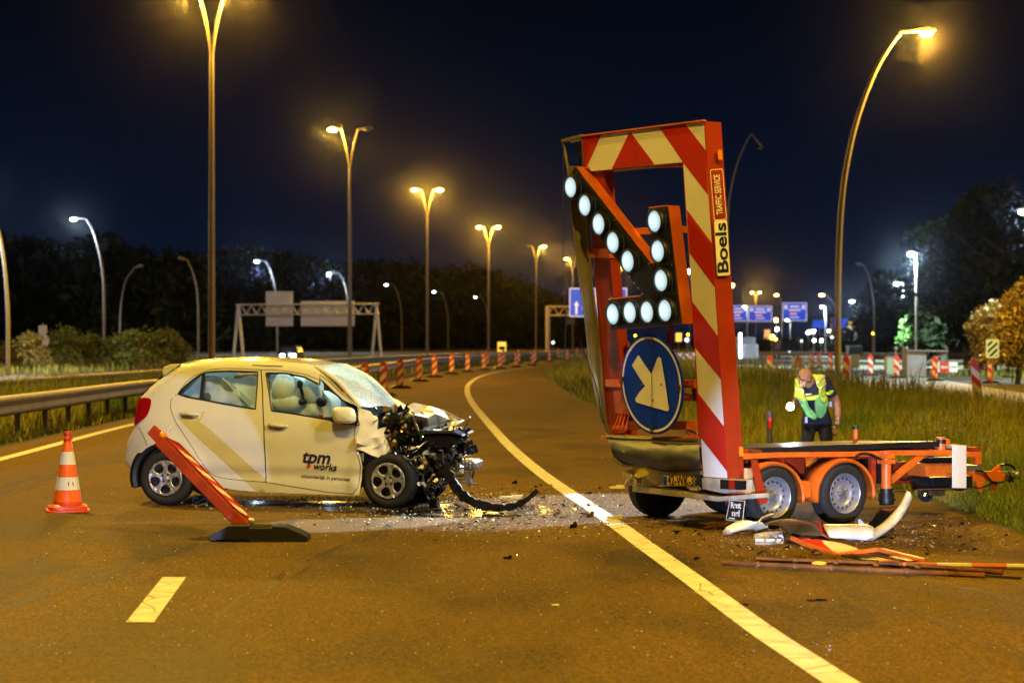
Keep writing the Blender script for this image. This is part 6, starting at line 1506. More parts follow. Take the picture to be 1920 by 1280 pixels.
# ================================================================== crash barriers
def wbeam(path, name, label, posts, ptype=1):
    root = thing(name, label, 'crash barrier', (path[0][0], path[0][1], 0)); o0 = Vector((path[0][0], path[0][1], 0))
    P_ = spline([Vector((x, y, 0)) for x, y in path], 10); 
    for side in (1, -1):
        prof = [(.04, .44), (.085, .47), (.085, .52), (.045, .575), (.045, .615), (.085, .67), (.085, .72), (.04, .75)]
        mb = MB(); V = []; k = len(prof)
        for i, p in enumerate(P_):
            t = (P_[min(i + 1, len(P_) - 1)] - P_[max(i - 1, 0)]).normalized(); nn = Vector((t.y, -t.x, 0))
            V += [p - o0 + nn * side * (a + .10) + Vector((0, 0, z)) for a, z in prof]
        mb.add(V, [(i * k + j, (i + 1) * k + j, (i + 1) * k + j + 1, i * k + j + 1) for i in range(len(P_) - 1) for j in range(k - 1)])
        o = mb.build('rail', M_steel, root, angle=60); o.modifiers.new('solid', 'SOLIDIFY').thickness = .006
    mb = MB(); V = []
    for i, p in enumerate(P_):
        t = (P_[min(i + 1, len(P_) - 1)] - P_[max(i - 1, 0)]).normalized(); nn = Vector((t.y, -t.x, 0)); V += [p - o0 + nn * .13 + Vector((0, 0, .755)), p - o0 - nn * .13 + Vector((0, 0, .755))]
    mb.add(V, [(2 * i, 2 * i + 1, 2 * i + 3, 2 * i + 2) for i in range(len(P_) - 1)]); o = mb.build('top_strap', mat('lit_rail_edge', (.5, .47, .42), .5, .2), root, False)  # top painted paler than the rail faces, as lamplight would leave it
    # posts and bolts
    L = [0]
    for a, b in zip(P_, P_[1:]): L.append(L[-1] + (b - a).length)
    d = 1.0; n = 0; first = None
    while d < L[-1] and n < posts:
        i = max(j for j in range(len(L)) if L[j] <= d); t = (d - L[i]) / max(1e-6, L[i + 1] - L[i]) if i + 1 < len(L) else 0
        p = P_[i].lerp(P_[min(i + 1, len(P_) - 1)], t) - o0
        if first is None:
            mb = MB(); mb.box((0, 0, .30), (.10, .05, .62)); mb.box((0, 0, .58), (.22, .06, .10)); first = mb.build('post', M_steel, root, False); q = first
        else: q = first.copy(); COL.objects.link(q); q.parent = root
        q.location = p; d += 2.2; n += 1
    return root
wbeam([(-8.6, 22), (-8.7, 30), (-8.75, 38), (-8.85, 50.7), (-7.7, 62), (-6.1, 73), (-5.7, 85), (-4.75, 114), (-2.3, 146), (1.9, 182), (8, 215)], 'crash_barrier', 'nearer steel crash barrier along the left edge of the road, running on behind the car', 46)
wbeam([(-13.1, 34), (-12.9, 44), (-12.7, 50.7), (-12.3, 58), (-11.9, 68.8), (-11.2, 90), (-9.6, 115), (-6.2, 150), (-.6, 190)], 'crash_barrier', 'farther steel crash barrier beyond the median grass, parallel to the nearer one', 40)
wbeam([(12, 230), (22, 190), (36, 160), (60, 140)], 'crash_barrier', 'distant low barrier at the bend of the slip road', 10)

# ================================================================== street lamps
M_pole = mat('grey_lamp_post', (.22, .20, .17), .6, .2, .15, 1.5)
M_sod = emit('sodium_lamp', (1.0, .60, .13), 20); M_led = emit('white_street_lamp', (.80, .92, 1.0), 38); M_ledg = emit('greenish_white_lamp', (.74, 1.0, .92), 45); M_off = mat('unlit_lamp_glass', (.1, .1, .1), .2)
def lens(name, c, r, m, par, sz=(1, .6, .45)):
    mb = MB(); mb.blob(c, (r * sz[0], r * sz[1], r * sz[2]), 0, 16, 10); return mb.build(name, m, par)
def double_lamp(px, lamp_v, label, left=True, right=True, light=True, rz=0, H=17.0):
    Y = (H - CH) * F / (640 - lamp_v); X = (px - 960) / F * Y
    root = thing('double_street_lamp', label, 'street lamp', (X, Y, 0), 0, 'double lamps of the median')
    mb = MB(); mb.tube([(0, 0, 0), (0, 0, 5), (0, 0, 10), (0, 0, 14.2)], [.16, .14, .12, .10], 14); mb.build('pole', M_pole, root)
    for s, on in ((-1, left), (1, right)):
        mb = MB(); mb.tube(spline([(0, 0, 14.0), (s * .10, 0, 14.8), (s * .28, 0, 15.8), (s * .55, 0, 16.85), (s * .62, 0, 17.0)], 5), .065, 10); arm = mb.build('arm', M_pole, root)
        mb = MB(); mb.prism([(s * .60, -.14, 17.06), (s * .6, -.14, 16.98), (s * 1.6, -.16, 17.05), (s * 1.65, -.16, 17.16), (s * 1.3, -.14, 17.22)], (0, .3, 0)); hd = mb.build('lamp_head', M_pole, arm, False, bevel=.03)
        lens('lens', (s * 1.25, 0, 17.02), .36, M_sod if on else M_off, hd)
        if on and light: point('street_light', (X + s * 1.25, Y, 16.6), 8000, (1, .50, .05), .3)
    return root
dl = [(397, -18, 1, 1), (656, 243, 1, 0), (801, 356, 1, 1), (916, 426, 1, 1), (1005, 462, 0, 1), (1074, 485, 1, 0), (1160, 498, 1, 1), (1417, 548, 1, 1)]
lb = ['tall sodium lamp post rising behind the car roof, its forked top at the upper edge', 'double sodium lamp post with only its left head lit, right of the first tall post', 'double sodium lamp post with both heads lit above the bonnet', 'double sodium lamp post with both heads lit, left of the board', 'double lamp post with only its right head lit, left of the board', 'far double lamp post half hidden by the board edge', 'far double lamp post seen through the trailer frame', 'small far double lamp post above the blue signs right of the board']
for (px, v, l, r), s in zip(dl, lb): double_lamp(px, v, s, l, r)
def curved_lamp(name, px_base, Y, pts, head, label, m, w, color, group=None, r=(.11, .06), base_z=0.0, headlen=1.0):
    """pts: pole points in photo pixels, from the foot up; head: lamp position"""
    root_p = Vector(((px_base - 960) / F * Y, Y, 0)); root = thing(name, label, 'street lamp', tuple(root_p), 0, group)
    P_ = [Vector((0, 0, base_z))] + [at(x, y, Y) - root_p for x, y in pts]; P_ = spline(P_, 5); n = len(P_)
    mb = MB(); mb.tube(P_, [r[0] + (r[1] - r[0]) * i / (n - 1) for i in range(n)], 12); pole = mb.build('pole', M_pole, root)
    h = at(*head, Y) - root_p; e_ = P_[-1]; mb = MB(); s = 1 if h.x > e_.x else -1
    a = e_ + Vector((-.05 * s, 0, .03)); b = h + Vector((s * .35 * headlen, 0, .12)); mb.prism([a + Vector((0, -.12, .0)), a + Vector((0, -.12, .07)), b + Vector((-.3 * s, -.12, .12)), b + Vector((0, -.12, .02)), b + Vector((0, -.12, -.03))], (0, .24, 0)); hd = mb.build('lamp_head', M_pole, root, False, bevel=.03)
    lens('lens', h, .26 * headlen, m, hd)
    if w: point('street_light', root_p + h + Vector((0, 0, -.35)), w * (.8 if color is SODIUM else .13), (1, .52, .055) if color is SODIUM else (.55, .75, 1.0), .3)
    if w and color is not SODIUM: street(root_p + h + Vector((0, 0, -.35)), w * .8, color, 150)
    return root
curved_lamp('curved_street_lamp', 1571, 76.8, [(1571, 600), (1573, 470), (1579, 370), (1592, 285), (1613, 205), (1643, 130), (1672, 82), (1687, 64)], (1737, 63), 'large curved sodium lamp post behind the officer, head lit at upper right', M_sod, 14000, SODIUM, None, (.125, .075))
wl = [(15, 690, -40, None, 300), (195, 655, 138, 411, 0), (520, 652, 481, 490, 0), (655, 650, 617, 513, 0), (753, 650, 724, 534, 0), (840, 648, 814, 547, 0), (915, 648, 891, 557, 0), (984, 646, 961, 563, 0), (1047, 645, 1028, 567, 0)]
wn = ['white lamp post cut by the left edge of the photo', 'tall white lamp post leaning left with a bright head above the bushes', 'white lamp post with its pole in front of the pale gantry signs', 'white lamp post just left of the second tall sodium post', 'white lamp post right of the second tall sodium post', 'white lamp post right of the third sodium post', 'white lamp post left of the fourth sodium post', 'white lamp post right of the fourth sodium post', 'farthest white lamp post beside the yellow gantry leg']
for (bx, bv, lx, lv, _), s in zip(wl, wn):
    Yl = 10.3 * F / (640 - lv) if lv else 105
    k = F / Yl
    if lv is None: pts = [(15, 600), (12, 540), (6, 480), (-6, 420), (-22, 380)]; hd = (-48, 376)
    else:
        top = lv + 4; H_ = 640 - lv; hx = bx - 1.55 * k * .95
        pts = [(bx, 640 - H_ * .35), (bx - .1 * k, 640 - H_ * .55), (bx - .45 * k, 640 - H_ * .75), (bx - 1.0 * k, 640 - H_ * .92), (hx, 640 - H_ * .995)]; hd = (lx, lv)
    curved_lamp('white_street_lamp', bx, Yl, pts, hd, s, M_led, 13000 if Yl < 330 else 0, LED, 'white lamps along the opposite carriageway', (.12, .07))
# unlit curved posts
for (bx, Yl, pts, hd, s) in ((372, 170, [(372, 600), (370, 550), (363, 515), (352, 490)], (340, 486), 'dim unlit curved lamp post among the dark trees left of the first tall post'), (224, 190, [(225, 600), (228, 560), (236, 525), (250, 505)], (262, 500), 'dim unlit lamp post leaning right in the dark left trees'),
                             (1365, 210, [(1365, 420), (1372, 350), (1385, 300), (1402, 262), (1410, 252)], (1425, 278), 'dim unlit lamp post curving against the sky right of the board top'), (1639, 170, [(1639, 600), (1637, 560), (1630, 520), (1621, 500)], (1612, 497), 'dim unlit curved lamp post between the officer and the right lamps')):
    curved_lamp('unlit_street_lamp', bx, Yl, pts, hd, s, M_off, 0, LED, 'unlit lamps', (.09, .05))
# lamps along the slip road
for (bx, Yl, hx, hv, s, w) in ((1718, 140, 1709, 476, 'straight white lamp post above the grey cabin', 34000), (1694, 182.5, 1682, 532, 'greenish white lamp post lighting the ivy covered tree', 20000), (1942, 92.5, 1920, 398, 'lamp at the right edge of the photo, its head just in frame', 7000), (1606, 230, 1597, 565, 'white lamp post right of the curved sodium lamp post', 16000), (1548, 260, 1542, 575, 'white lamp post left of the curved sodium lamp post', 16000), (1482, 300, 1476, 600, 'low white lamp post below the middle blue sign', 1200), (1401, 300, 1396, 575, 'white lamp post in front of the left blue sign', 1200)):
    curved_lamp('slip_road_lamp', bx, Yl, [(bx, 600), (bx, hv + 20), (bx, hv + 4), (bx - 1, hv)], (hx, hv), s, M_ledg, w, (.80, 1.0, .93), 'white lamps along the slip road', (.09, .06), 0, .9)
for (bx, Yl, pts, hx, hv, s) in ((1575, 240, [(1575, 620), (1570, 590), (1562, 568), (1553, 556)], 1541, 553, 'small sodium lamp leaning left behind the curved lamp post'), (1466, 330, [(1466, 600), (1465, 570), (1462, 558), (1460, 554)], 1456, 553, 'small sodium lamp left of the middle blue sign')):
    curved_lamp('far_sodium_lamp', bx, Yl, pts, (hx, hv), s, M_sod, 0, SODIUM, 'small far sodium lamps', (.09, .06), 0, 1.3)
street((27, 66, 12), 9000, SODIUM)      # the next curved lamp of the right verge, outside the frame

# ================================================================== gantries and signs
def truss(mb, a, b, h, n, r):
    a, b = Vector(a), Vector(b); up = Vector((0, 0, h))
    for y in (-.5, .5):
        o = Vector((0, y, 0)); mb.tube([a + o, b + o], r, 6); mb.tube([a + o + up, b + o + up], r, 6)
        for k in range(n):
            p, q = a.lerp(b, k / n) + o, a.lerp(b, (k + 1) / n) + o; mb.tube([p, (p + q) / 2 + up, q], r * .7, 5)
M_gsteel = mat('gantry_steel_in_white_light', (.75, .78, .9), .5, .2, .1, .4); M_ysteel = mat('gantry_steel_in_sodium_light', (.5, .45, .36), .5, .2, .1, .4)  # white lamplight painted into the first steel as a blue tint
Y = 205.0; gpx = lambda x, y: at(x, y, Y)
g0 = gpx(575, 640); root = thing('road_gantry', 'pale steel gantry over the opposite carriageway carrying two grey sign backs', 'gantry', (g0.x, Y, 0)); rel = Vector((g0.x, Y, 0))
for x in (447, 706):
    mb = MB()
    for dy in (-.5, .5):
        t_ = gpx(x, 572) - rel + Vector((0, dy, 0)); mb.tube([t_, Vector((t_.x - .45, t_.y - .3, 0))], .11, 8); mb.tube([t_, Vector((t_.x + .45, t_.y + .3, 0))], .11, 8)
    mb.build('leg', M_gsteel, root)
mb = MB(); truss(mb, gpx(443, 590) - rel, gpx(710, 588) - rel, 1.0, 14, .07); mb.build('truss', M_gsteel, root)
for (x0, y0, x1, y1) in ((497, 546, 548, 611), (563, 564, 664, 611)):
    mb = MB(); a, b = gpx(x0, y1) - rel, gpx(x1, y0) - rel; mb.box2((a.x, .62, a.z), (b.x, .70, b.z)); 
    for k in range(4): xx = a.x + (b.x - a.x) * (k + .5) / 4; mb.box2((xx - .05, .54, a.z), (xx + .05, .62, b.z))
    mb.build('sign_back', mat('sign_back_in_white_light', (.68, .72, .86), .5, .1, .1, .5), root, False)  # blue put into the grey for the white lamplight on it
Y2 = 290.0; g2 = lambda x, y: at(x, y, Y2); c0 = g2(1120, 640); root = thing('road_gantry', 'sodium lit gantry left of the board with blue direction signs', 'gantry', (c0.x, Y2, 0)); rel = Vector((c0.x, Y2, 0))
for x in (1027, 1360):
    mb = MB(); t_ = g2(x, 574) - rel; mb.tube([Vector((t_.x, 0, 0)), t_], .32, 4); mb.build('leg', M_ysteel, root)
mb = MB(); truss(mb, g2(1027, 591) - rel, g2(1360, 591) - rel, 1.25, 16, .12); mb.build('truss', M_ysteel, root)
M_bsign = mat('glowing_blue_sign', (.02, .09, .75), .4); bs = M_bsign.node_tree.nodes['Principled BSDF']; bs.inputs['Emission Color'].default_value = (.02, .07, .65, 1); bs.inputs['Emission Strength'].default_value = .55; M_bsign.cycles.emission_sampling = 'NONE'  # slight glow added to faces and marks so the signs read as lit
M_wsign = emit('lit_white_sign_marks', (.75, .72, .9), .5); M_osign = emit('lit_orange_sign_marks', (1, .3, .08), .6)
def blue_sign(root, rel, f, x0, y0, x1, y1, marks, n=1, y=-.7):
    a, b = f(x0, y1) - rel, f(x1, y0) - rel; mb = MB(); mb.box2((a.x, y, a.z), (b.x, y + .08, b.z)); s = mb.build('sign_face', M_bsign, root, False, bevel=.02)
    mb = MB(); fr_ = .012 * (b.x - a.x) + .06
    for (p, q) in (((a.x, a.z), (b.x, a.z)), ((a.x, b.z), (b.x, b.z)), ((a.x, a.z), (a.x, b.z)), ((b.x, a.z), (b.x, b.z))): mb.bar((p[0], y - .02, p[1]), (q[0], y - .02, q[1]), .03, fr_) if p[1] == q[1] else mb.bar((p[0], y - .02, p[1]), (q[0], y - .02, q[1]), fr_, .03, up=(0, 1, 0))
    mb.build('sign_border', M_wsign, s, False)
    for (kind, u0, v0, u1, v1) in marks:
        X = lambda u: a.x + (b.x - a.x) * u; Z = lambda v: b.z + (a.z - b.z) * v; mb = MB()
        if kind == 'up':
            w = X(u1) - X(u0); xm = (X(u0) + X(u1)) / 2
            mb.prism([(xm - w * .2, y - .02, Z(v1)), (xm + w * .2, y - .02, Z(v1)), (xm + w * .2, y - .02, Z(v0 + (v1 - v0) * .35)), (X(u1), y - .02, Z(v0 + (v1 - v0) * .35)), (xm, y - .02, Z(v0)), (X(u0), y - .02, Z(v0 + (v1 - v0) * .35)), (xm - w * .2, y - .02, Z(v0 + (v1 - v0) * .35))], (0, .01, 0)); mm = M_wsign
        else: mb.box2((X(u0), y - .03, Z(v1)), (X(u1), y - .01, Z(v0))); mm = M_wsign if kind == 'w' else M_osign
        mb.build('sign_mark', mm, s, False)
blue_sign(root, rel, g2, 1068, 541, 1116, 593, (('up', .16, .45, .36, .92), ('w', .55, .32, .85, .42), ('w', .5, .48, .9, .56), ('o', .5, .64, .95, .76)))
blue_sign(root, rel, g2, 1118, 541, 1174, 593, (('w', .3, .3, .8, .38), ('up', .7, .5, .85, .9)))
mb = MB(); a, b = g2(1070, 603) - rel, g2(1085, 598) - rel; mb.box((a.x, 0, a.z), (1.2, .3, .8)); mb.build('matrix_sign', M_black, root, False)
Y3 = 400.0; g3 = lambda x, y: at(x, y, Y3); c0 = g3(1450, 640); root = thing('road_gantry', 'distant gantry with three blue direction signs right of the board', 'gantry', (c0.x, Y3, 0)); rel = Vector((c0.x, Y3, 0))
mb = MB(); truss(mb, g3(1330, 606) - rel, g3(1560, 604) - rel, 1.3, 14, .1); mb.build('truss', M_black, root)
for x in (1332, 1560): mb = MB(); t_ = g3(x, 595) - rel; mb.tube([Vector((t_.x, 0, 0)), t_], .3, 6); mb.build('leg', M_gsteel, root)
mk = (('w', .06, .12, .2, .35), ('w', .8, .12, .94, .35), ('w', .3, .15, .7, .25), ('w', .25, .35, .75, .45), ('o', .3, .56, .6, .66), ('w', .3, .78, .7, .84))
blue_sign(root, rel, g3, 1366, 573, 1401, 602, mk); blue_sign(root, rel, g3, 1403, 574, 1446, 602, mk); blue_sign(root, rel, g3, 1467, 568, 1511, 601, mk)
def post_sign(name, label, cat, px0, py0, px1, py1, Ys, m, m2=None):
    c = at((px0 + px1) / 2, 640, Ys); r_ = thing(name, label, cat, (c.x, Ys, 0)); rel_ = Vector((c.x, Ys, 0)); a, b = at(px0, py1, Ys) - rel_, at(px1, py0, Ys) - rel_
    mb = MB(); mb.box2((a.x, -.05, a.z), (b.x, 0, b.z)); s = mb.build('sign_face', m, r_, False); mb = MB(); mb.tube([(0, .06, 0), (0, .06, b.z + .1)], .05, 8); mb.build('post', M_pole, r_)
    if m2: mb = MB(); mb.box2((a.x * .7, -.07, a.z * .75 + b.z * .25), (b.x * .7, -.055, a.z * .4 + b.z * .6)); mb.build('sign_mark', m2, s, False)
    return r_, a, b
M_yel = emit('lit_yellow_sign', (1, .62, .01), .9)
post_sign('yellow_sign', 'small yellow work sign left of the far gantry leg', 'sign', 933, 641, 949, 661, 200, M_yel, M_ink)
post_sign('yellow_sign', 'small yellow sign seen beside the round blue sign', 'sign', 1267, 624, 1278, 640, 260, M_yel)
post_sign('blue_sign', 'small far blue sign right of the three big blue signs', 'sign', 1524, 600, 1551, 614, 380, M_bsign)
post_sign('blue_sign', 'small far blue sign partly behind the curved lamp post', 'sign', 1563, 597, 1590, 614, 380, M_bsign)
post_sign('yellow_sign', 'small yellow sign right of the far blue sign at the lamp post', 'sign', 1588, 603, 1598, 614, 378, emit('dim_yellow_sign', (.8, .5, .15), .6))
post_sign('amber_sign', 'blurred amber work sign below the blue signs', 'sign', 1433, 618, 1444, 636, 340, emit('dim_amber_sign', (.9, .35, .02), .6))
# striped black and white sign
c = gp(1861, 722); r_ = thing('striped_sign', 'white sign with black diagonal bars on a pole at the right', 'sign', (c.x, c.y, 0)); k = c.y / F
w, zb, zt_ = 24 * k, CH - (671 - 640) * k, CH + 4 * k
mb = MB(); mb.prism([(x, 0, (zb + zt_) / 2 + z) for x, z in rrect(w, zt_ - zb, .05)], (0, .03, 0)); sf = mb.build('sign_face', mat('white_sign_in_cool_light', (.55, .80, 1.0), .4), r_, False)  # white face tinted blue to stand for cool lamplight
wi, hi = w * .76, (zt_ - zb) * .80; zc = (zb + zt_) / 2
def clipb(t0, t1):
    out = []; x0, x1, z0, z1 = -wi / 2, wi / 2, -hi / 2, hi / 2; poly = [(x0, z0), (x1, z0), (x1, z1), (x0, z1)]; f = lambda p: p[1] - p[0] * .95
    for lim, sg in ((t0, 1), (t1, -1)):
        res = []
        for i in range(len(poly)):
            a, b = poly[i], poly[(i + 1) % len(poly)]; fa, fb = sg * (f(a) - lim), sg * (f(b) - lim)
            if fa >= 0: res.append(a)
            if fa * fb < 0: t = fa / (fa - fb); res.append((a[0] + (b[0] - a[0]) * t, a[1] + (b[1] - a[1]) * t))
        poly = res
        if not poly: break
    return poly
for t0 in (-.55, -.28, -.01, .26):
    q = clipb(t0 * hi * 1.6, (t0 + .13) * hi * 1.6)
    if len(q) > 2: mb = MB(); mb.prism([(x, -.004, zc + z) for x, z in q], (0, .003, 0)); mb.build('black_bar', M_ink, sf, False)
mb = MB(); mb.tube([(0, .06, 0), (0, .06, zt_ + .22)], .03, 8); mb.build('pole', M_pole, r_)
# round sign back in the left bushes
c = at(80, 640, 126); r_ = thing('round_sign', 'back of a round grey sign with a small box above it in the left bushes', 'sign', (c.x, 126, 0)); k = 126 / F
mb = MB(); mb.prism([(12.5 * k * math.cos(a), 0, CH + 2 * k + 12.5 * k * math.sin(a)) for a in [2 * math.pi * i / 24 for i in range(24)]], (0, .04, 0)); mb.box((0, 0, CH + 22 * k), (15 * k, .1, 16 * k)); mb.build('sign_back', mat('pale_sign_back', (.42, .42, .44), .4, .3), r_, False); mb = MB(); mb.tube([(0, .06, 0), (0, .06, CH + 34 * k)], .05, 6); mb.build('pole', M_pole, r_)

# ================================================================== cabin, boxes, barrier boards on the slip road
c = gp(1718, 708); cab = thing('grey_cabin', 'grey steel cabin with a slanting canopy beside the slip road', 'cabin', (c.x, c.y, 0)); k = c.y / F
def K(px, py): return ((px - 1718) * k, CH - (py - 640) * k)
a, b = K(1700, 706), K(1737, 659); mb = MB(); mb.box2((a[0], 0, .02), (b[0], 1.2, b[1])); mb.build('cabin_wall', mat('weathered_grey_panel', (.20, .21, .24), .6, .1, .25, 2), cab, False, bevel=.02)
mb = MB(); p0, p1, p2 = K(1700, 657), K(1776, 658), K(1738, 684); mb.bar((p0[0], .6, p0[1]), (p1[0], .6, p1[1] + .0), 1.4, .06); mb.build('canopy', M_steel, cab, False)
mb = MB(); mb.bar((p1[0], .05, p1[1] - .03), (p2[0], .05, p2[1] + .1), .05, .12); mb.bar((p1[0], 1.15, p1[1] - .03), (p2[0], 1.15, p2[1] + .1), .05, .12); mb.build('canopy_strut', M_steel, cab, False)
mb = MB()
for x in (1680, 1700): q = K(x, 655); mb.tube([(q[0], .1, 0), (q[0], .1, q[1])], .04, 6); mb.blob((q[0], .1, q[1] + .05), (.1, .1, .1), 0, 8, 6)
mb.build('posts', M_steel, cab)
c = gp(1671, 702); bx = thing('utility_box', 'pale green utility box left of the grey cabin', 'utility box', (c.x, c.y, 0)); k = c.y / F; mb = MB(); mb.box2((-8 * k, 0, 0), (9 * k, .8, 33 * k)); mb.build('box_body', mat('pale_green_paint', (.35, .52, .42), .5), bx, False, bevel=.03); mb = MB(); mb.box2((-9 * k, -.05, 33 * k), (10 * k, .85, 35 * k)); mb.build('box_lid', M_steel, bx, False)
c = gp(1604, 690); bx = thing('blue_container', 'small blue site container left of the utility box', 'container', (c.x, c.y, 0)); k = c.y / F; mb = MB(); mb.box2((-12 * k, 0, .9), (13 * k, 1.2, 42 * k)); mb.build('container_body', mat('dark_blue_paint', (.02, .06, .2), .5, 0, .2, 2), bx, False, bevel=.03); mb = MB(); mb.box2((-6 * k, .1, 0), (8 * k, 1, .9)); mb.build('container_base', mat('pale_base', (.4, .45, .42), .6), bx, False)
M_hb = stripes('barrier_red_white', (.60, .03, .012), (.72, .70, .68), 19, 20, axis='X')
c = gp(1762, 707); hb = thing('barrier_boards', 'pair of red and white barrier boards on posts beside the cabin', 'barrier', (c.x, c.y, 0)); k = c.y / F
for (y0, y1) in ((679, 686), (690, 697)): mb = MB(); mb.box2((-36 * k, -.03, CH - (y1 - 640) * k), (33 * k, 0, CH - (y0 - 640) * k)); mb.build('board', M_hb, hb, False)
mb = MB()
for x in (-22, 18): mb.tube([(x * k, .04, 0), (x * k, .04, CH - 36 * k)], .03, 6)
mb.build('posts', M_pole, hb)
c = gp(1875, 719); hb = thing('low_rail', 'low white rail lying beside the beacon at the right edge', 'rail', (c.x, c.y, 0)); mb = MB(); mb.bar((-.5, 0, .28), (.55, 0, .28), .05, .06); mb.bar((.5, 0, 0), (.5, 0, .5), .05, .05); mb.build('rail_bar', mat('pale_rail_paint', (.6, .62, .62), .5), hb, False)
c = gp(1497, 692); ob = thing('striped_crate', 'blurred red and white barrier block just above the officer on the road', 'barrier', (c.x, c.y, 0)); k = c.y / F; mb = MB(); mb.box2((-10 * k, 0, .05), (12 * k, .5, 23 * k)); mb.build('block', stripes('block_stripes', (.4, .07, .03), (.6, .6, .62), 14, 20, axis='X', off=.2), ob, False, bevel=.04)
c = gp(1556, 716); ob = thing('orange_block', 'small orange block on the verge just right of the officer shoulder', 'marker block', (c.x, c.y, 0)); mb = MB(); mb.prism([(-.17, 0, .0), (-.14, 0, .28), (.14, 0, .28), (.17, 0, 0)], (0, .3, 0)); mb.build('block', M_bakframe, ob, False, bevel=.02)

# ================================================================== distant traffic
def vehicle(name, label, px, Y, L, Wd_, H, m, lights=(), z0=0, cab=True):
    x = (px - 960) / F * Y; v = thing(name, label, 'car' if H < 2 else 'truck', (x, Y, z0)); mb = MB()
    if H < 2:
        pr = [(-Wd_ / 2, .3), (-Wd_ / 2, .9), (-Wd_ * .38, H), (Wd_ * .38, H), (Wd_ / 2, .9), (Wd_ / 2, .3)]
        mb.prism([(a, 0, b) for a, b in pr], (0, L, 0))
    else: mb.box2((-Wd_ / 2, 0, .5), (Wd_ / 2, L, H)); mb.box2((-Wd_ / 2, -1.6, .4), (Wd_ / 2, -.1, H * .75))
    mb.build('vehicle_body', m, v, False, bevel=.12)
    mb = MB()
    for sx in (-1, 1):
        for yy in (.6, L - .8): mb.tube([(sx * Wd_ * .5 - .1, yy, .32), (sx * Wd_ * .5 + .1, yy, .32)], .32, 14)
    mb.build('wheels', M_rubber, v)
    for (lx, lz, r, mm) in lights: lens('headlight', (lx, -1.7 if H >= 2 else -.05, lz), r, mm, v, (1, .4, .8))
    return v
M_head = emit('headlight_glow', (.85, .93, 1), 60); M_tail = emit('tail_light_glow', (1, .05, .03), 6); M_amb = emit('amber_flasher', (1, .65, .02), 9); M_bar = emit('white_light_bar', (.8, .85, 1), 14); M_dim = emit('dim_window_light', (.85, .85, 1), 2.2)
vehicle('oncoming_car', 'oncoming dark car with two bright headlights beneath the pale gantry', 540, 152, 4, 1.5, 1.4, M_gloss, ((-.42, .64, .17, M_head), (.42, .64, .17, M_head)))
point('car_headlight', ((540 - 960) / F * 152, 150.5, .7), 60, LED, .1)
vt = vehicle('service_truck', 'service truck with an upright light bar just right of the board', 1398, 150, 4, 1.5, 2.05, mat('white_truck_paint', (.09, .09, .11), .5), ())
mb = MB(); mb.box2((-.66, -1.75, .5), (-.50, -1.62, 2.3)); mb.build('light_bar', M_bar, vt, False); pass
vehicle('far_car', 'far car with headlights on the dark bend below the blue signs', 1404, 320, 4, 1.8, 1.5, M_gloss, ((-.5, .8, .28, M_head), (.5, .8, .28, M_head)))
vehicle('far_van', 'far dark van parked on the slip road bend left of the beacons', 1480, 210, 5, 2, 1.9, M_gloss, ((0, .6, .12, M_dim),))
fl = [(1455, 600, 330, .6, M_sod, 'small sodium light under the middle blue sign'), (1457, 617, 330, .45, M_head, 'white light below the small sodium light'), (1516, 623, 330, .5, M_head, 'left one of two white lights below the small blue sign'), (1525, 621, 330, .5, M_head, 'right one of two white lights below the small blue sign'), (1554, 620, 330, .35, M_head, 'lone white light left of the curved lamp post'),
      (1448, 632, 300, .7, M_amb, 'bright yellow flasher at the road works'), (1455, 637, 300, .45, M_amb, 'small orange flasher right of the yellow one'), (1604, 613, 260, .3, M_tail, 'left red signal light right of the lamp post'), (1623, 613, 260, .25, M_tail, 'right red signal light right of the lamp post'), (1637, 625, 170, .18, M_amb, 'yellow light on the unlit curved post'), (1608, 621, 260, .2, M_amb, 'small yellow light under the left red signal'),
      (1527, 638, 300, .35, M_head, 'left white traffic light far down the road'), (1540, 638, 300, .35, M_head, 'right white traffic light far down the road'), (1560, 632, 300, .4, M_dim, 'dim pinkish light beside the curved lamp post'), (1398, 646, 240, .18, M_head, 'small white lamp low beside the service truck'), (1503, 639, 300, .3, M_dim, 'dim light on the far road'), (1373, 535, 420, .8, M_sod, 'sodium light touching the edge of the board'),
      (1293, 509, 300, .6, M_head, 'white light seen through the board frame near the lower lamps'), (1191, 629, 260, .25, M_amb, 'yellow light seen through the frame above the round sign'), (1290, 627, 260, .28, M_amb, 'yellow light at the right of the round sign'), (1288, 637, 250, .5, M_dim, 'pale light right of the round sign'), (1257, 645, 240, .2, M_tail, 'red light on the rim of the round sign'), (1037, 642, 260, .35, M_dim, 'pale light behind the gantry leg')]
for px, py, Yd, r, m, s in fl:
    p = at(px, py, Yd); t_ = thing('signal_light', s, 'light', (p.x, p.y, 0), 0, 'distant lights of the road works'); lens('lens', (0, 0, p.z), r * .5, m, t_, (1, 1, 1)); mb = MB(); mb.tube([(0, .1, 0), (0, .1, p.z)], .06, 5); mb.build('pole', M_pole, t_)
# a crowd of small beacons and barrier blocks far behind the round sign
M_far_rw = stripes('far_block_stripes', (.55, .04, .02), (.8, .8, .82), .5, 1.0)
for k in range(9):
    p = gp(1266 + 6.5 * k + random.uniform(-1, 1), 682 + random.uniform(-5, 5)); t_ = thing('striped_block', f'{ORD[k]} blurred red and white block from the left in the cluster beside the round sign', 'barrier', (p.x, p.y, 0), 0, 'striped blocks beside the round sign'); mb = MB(); mb.prism([(-.25, 0, 0), (-.2, 0, .85), (.2, 0, .85), (.25, 0, 0)], (0, .3, 0)); mb.build('block', M_far_rw, t_, False, bevel=.03)

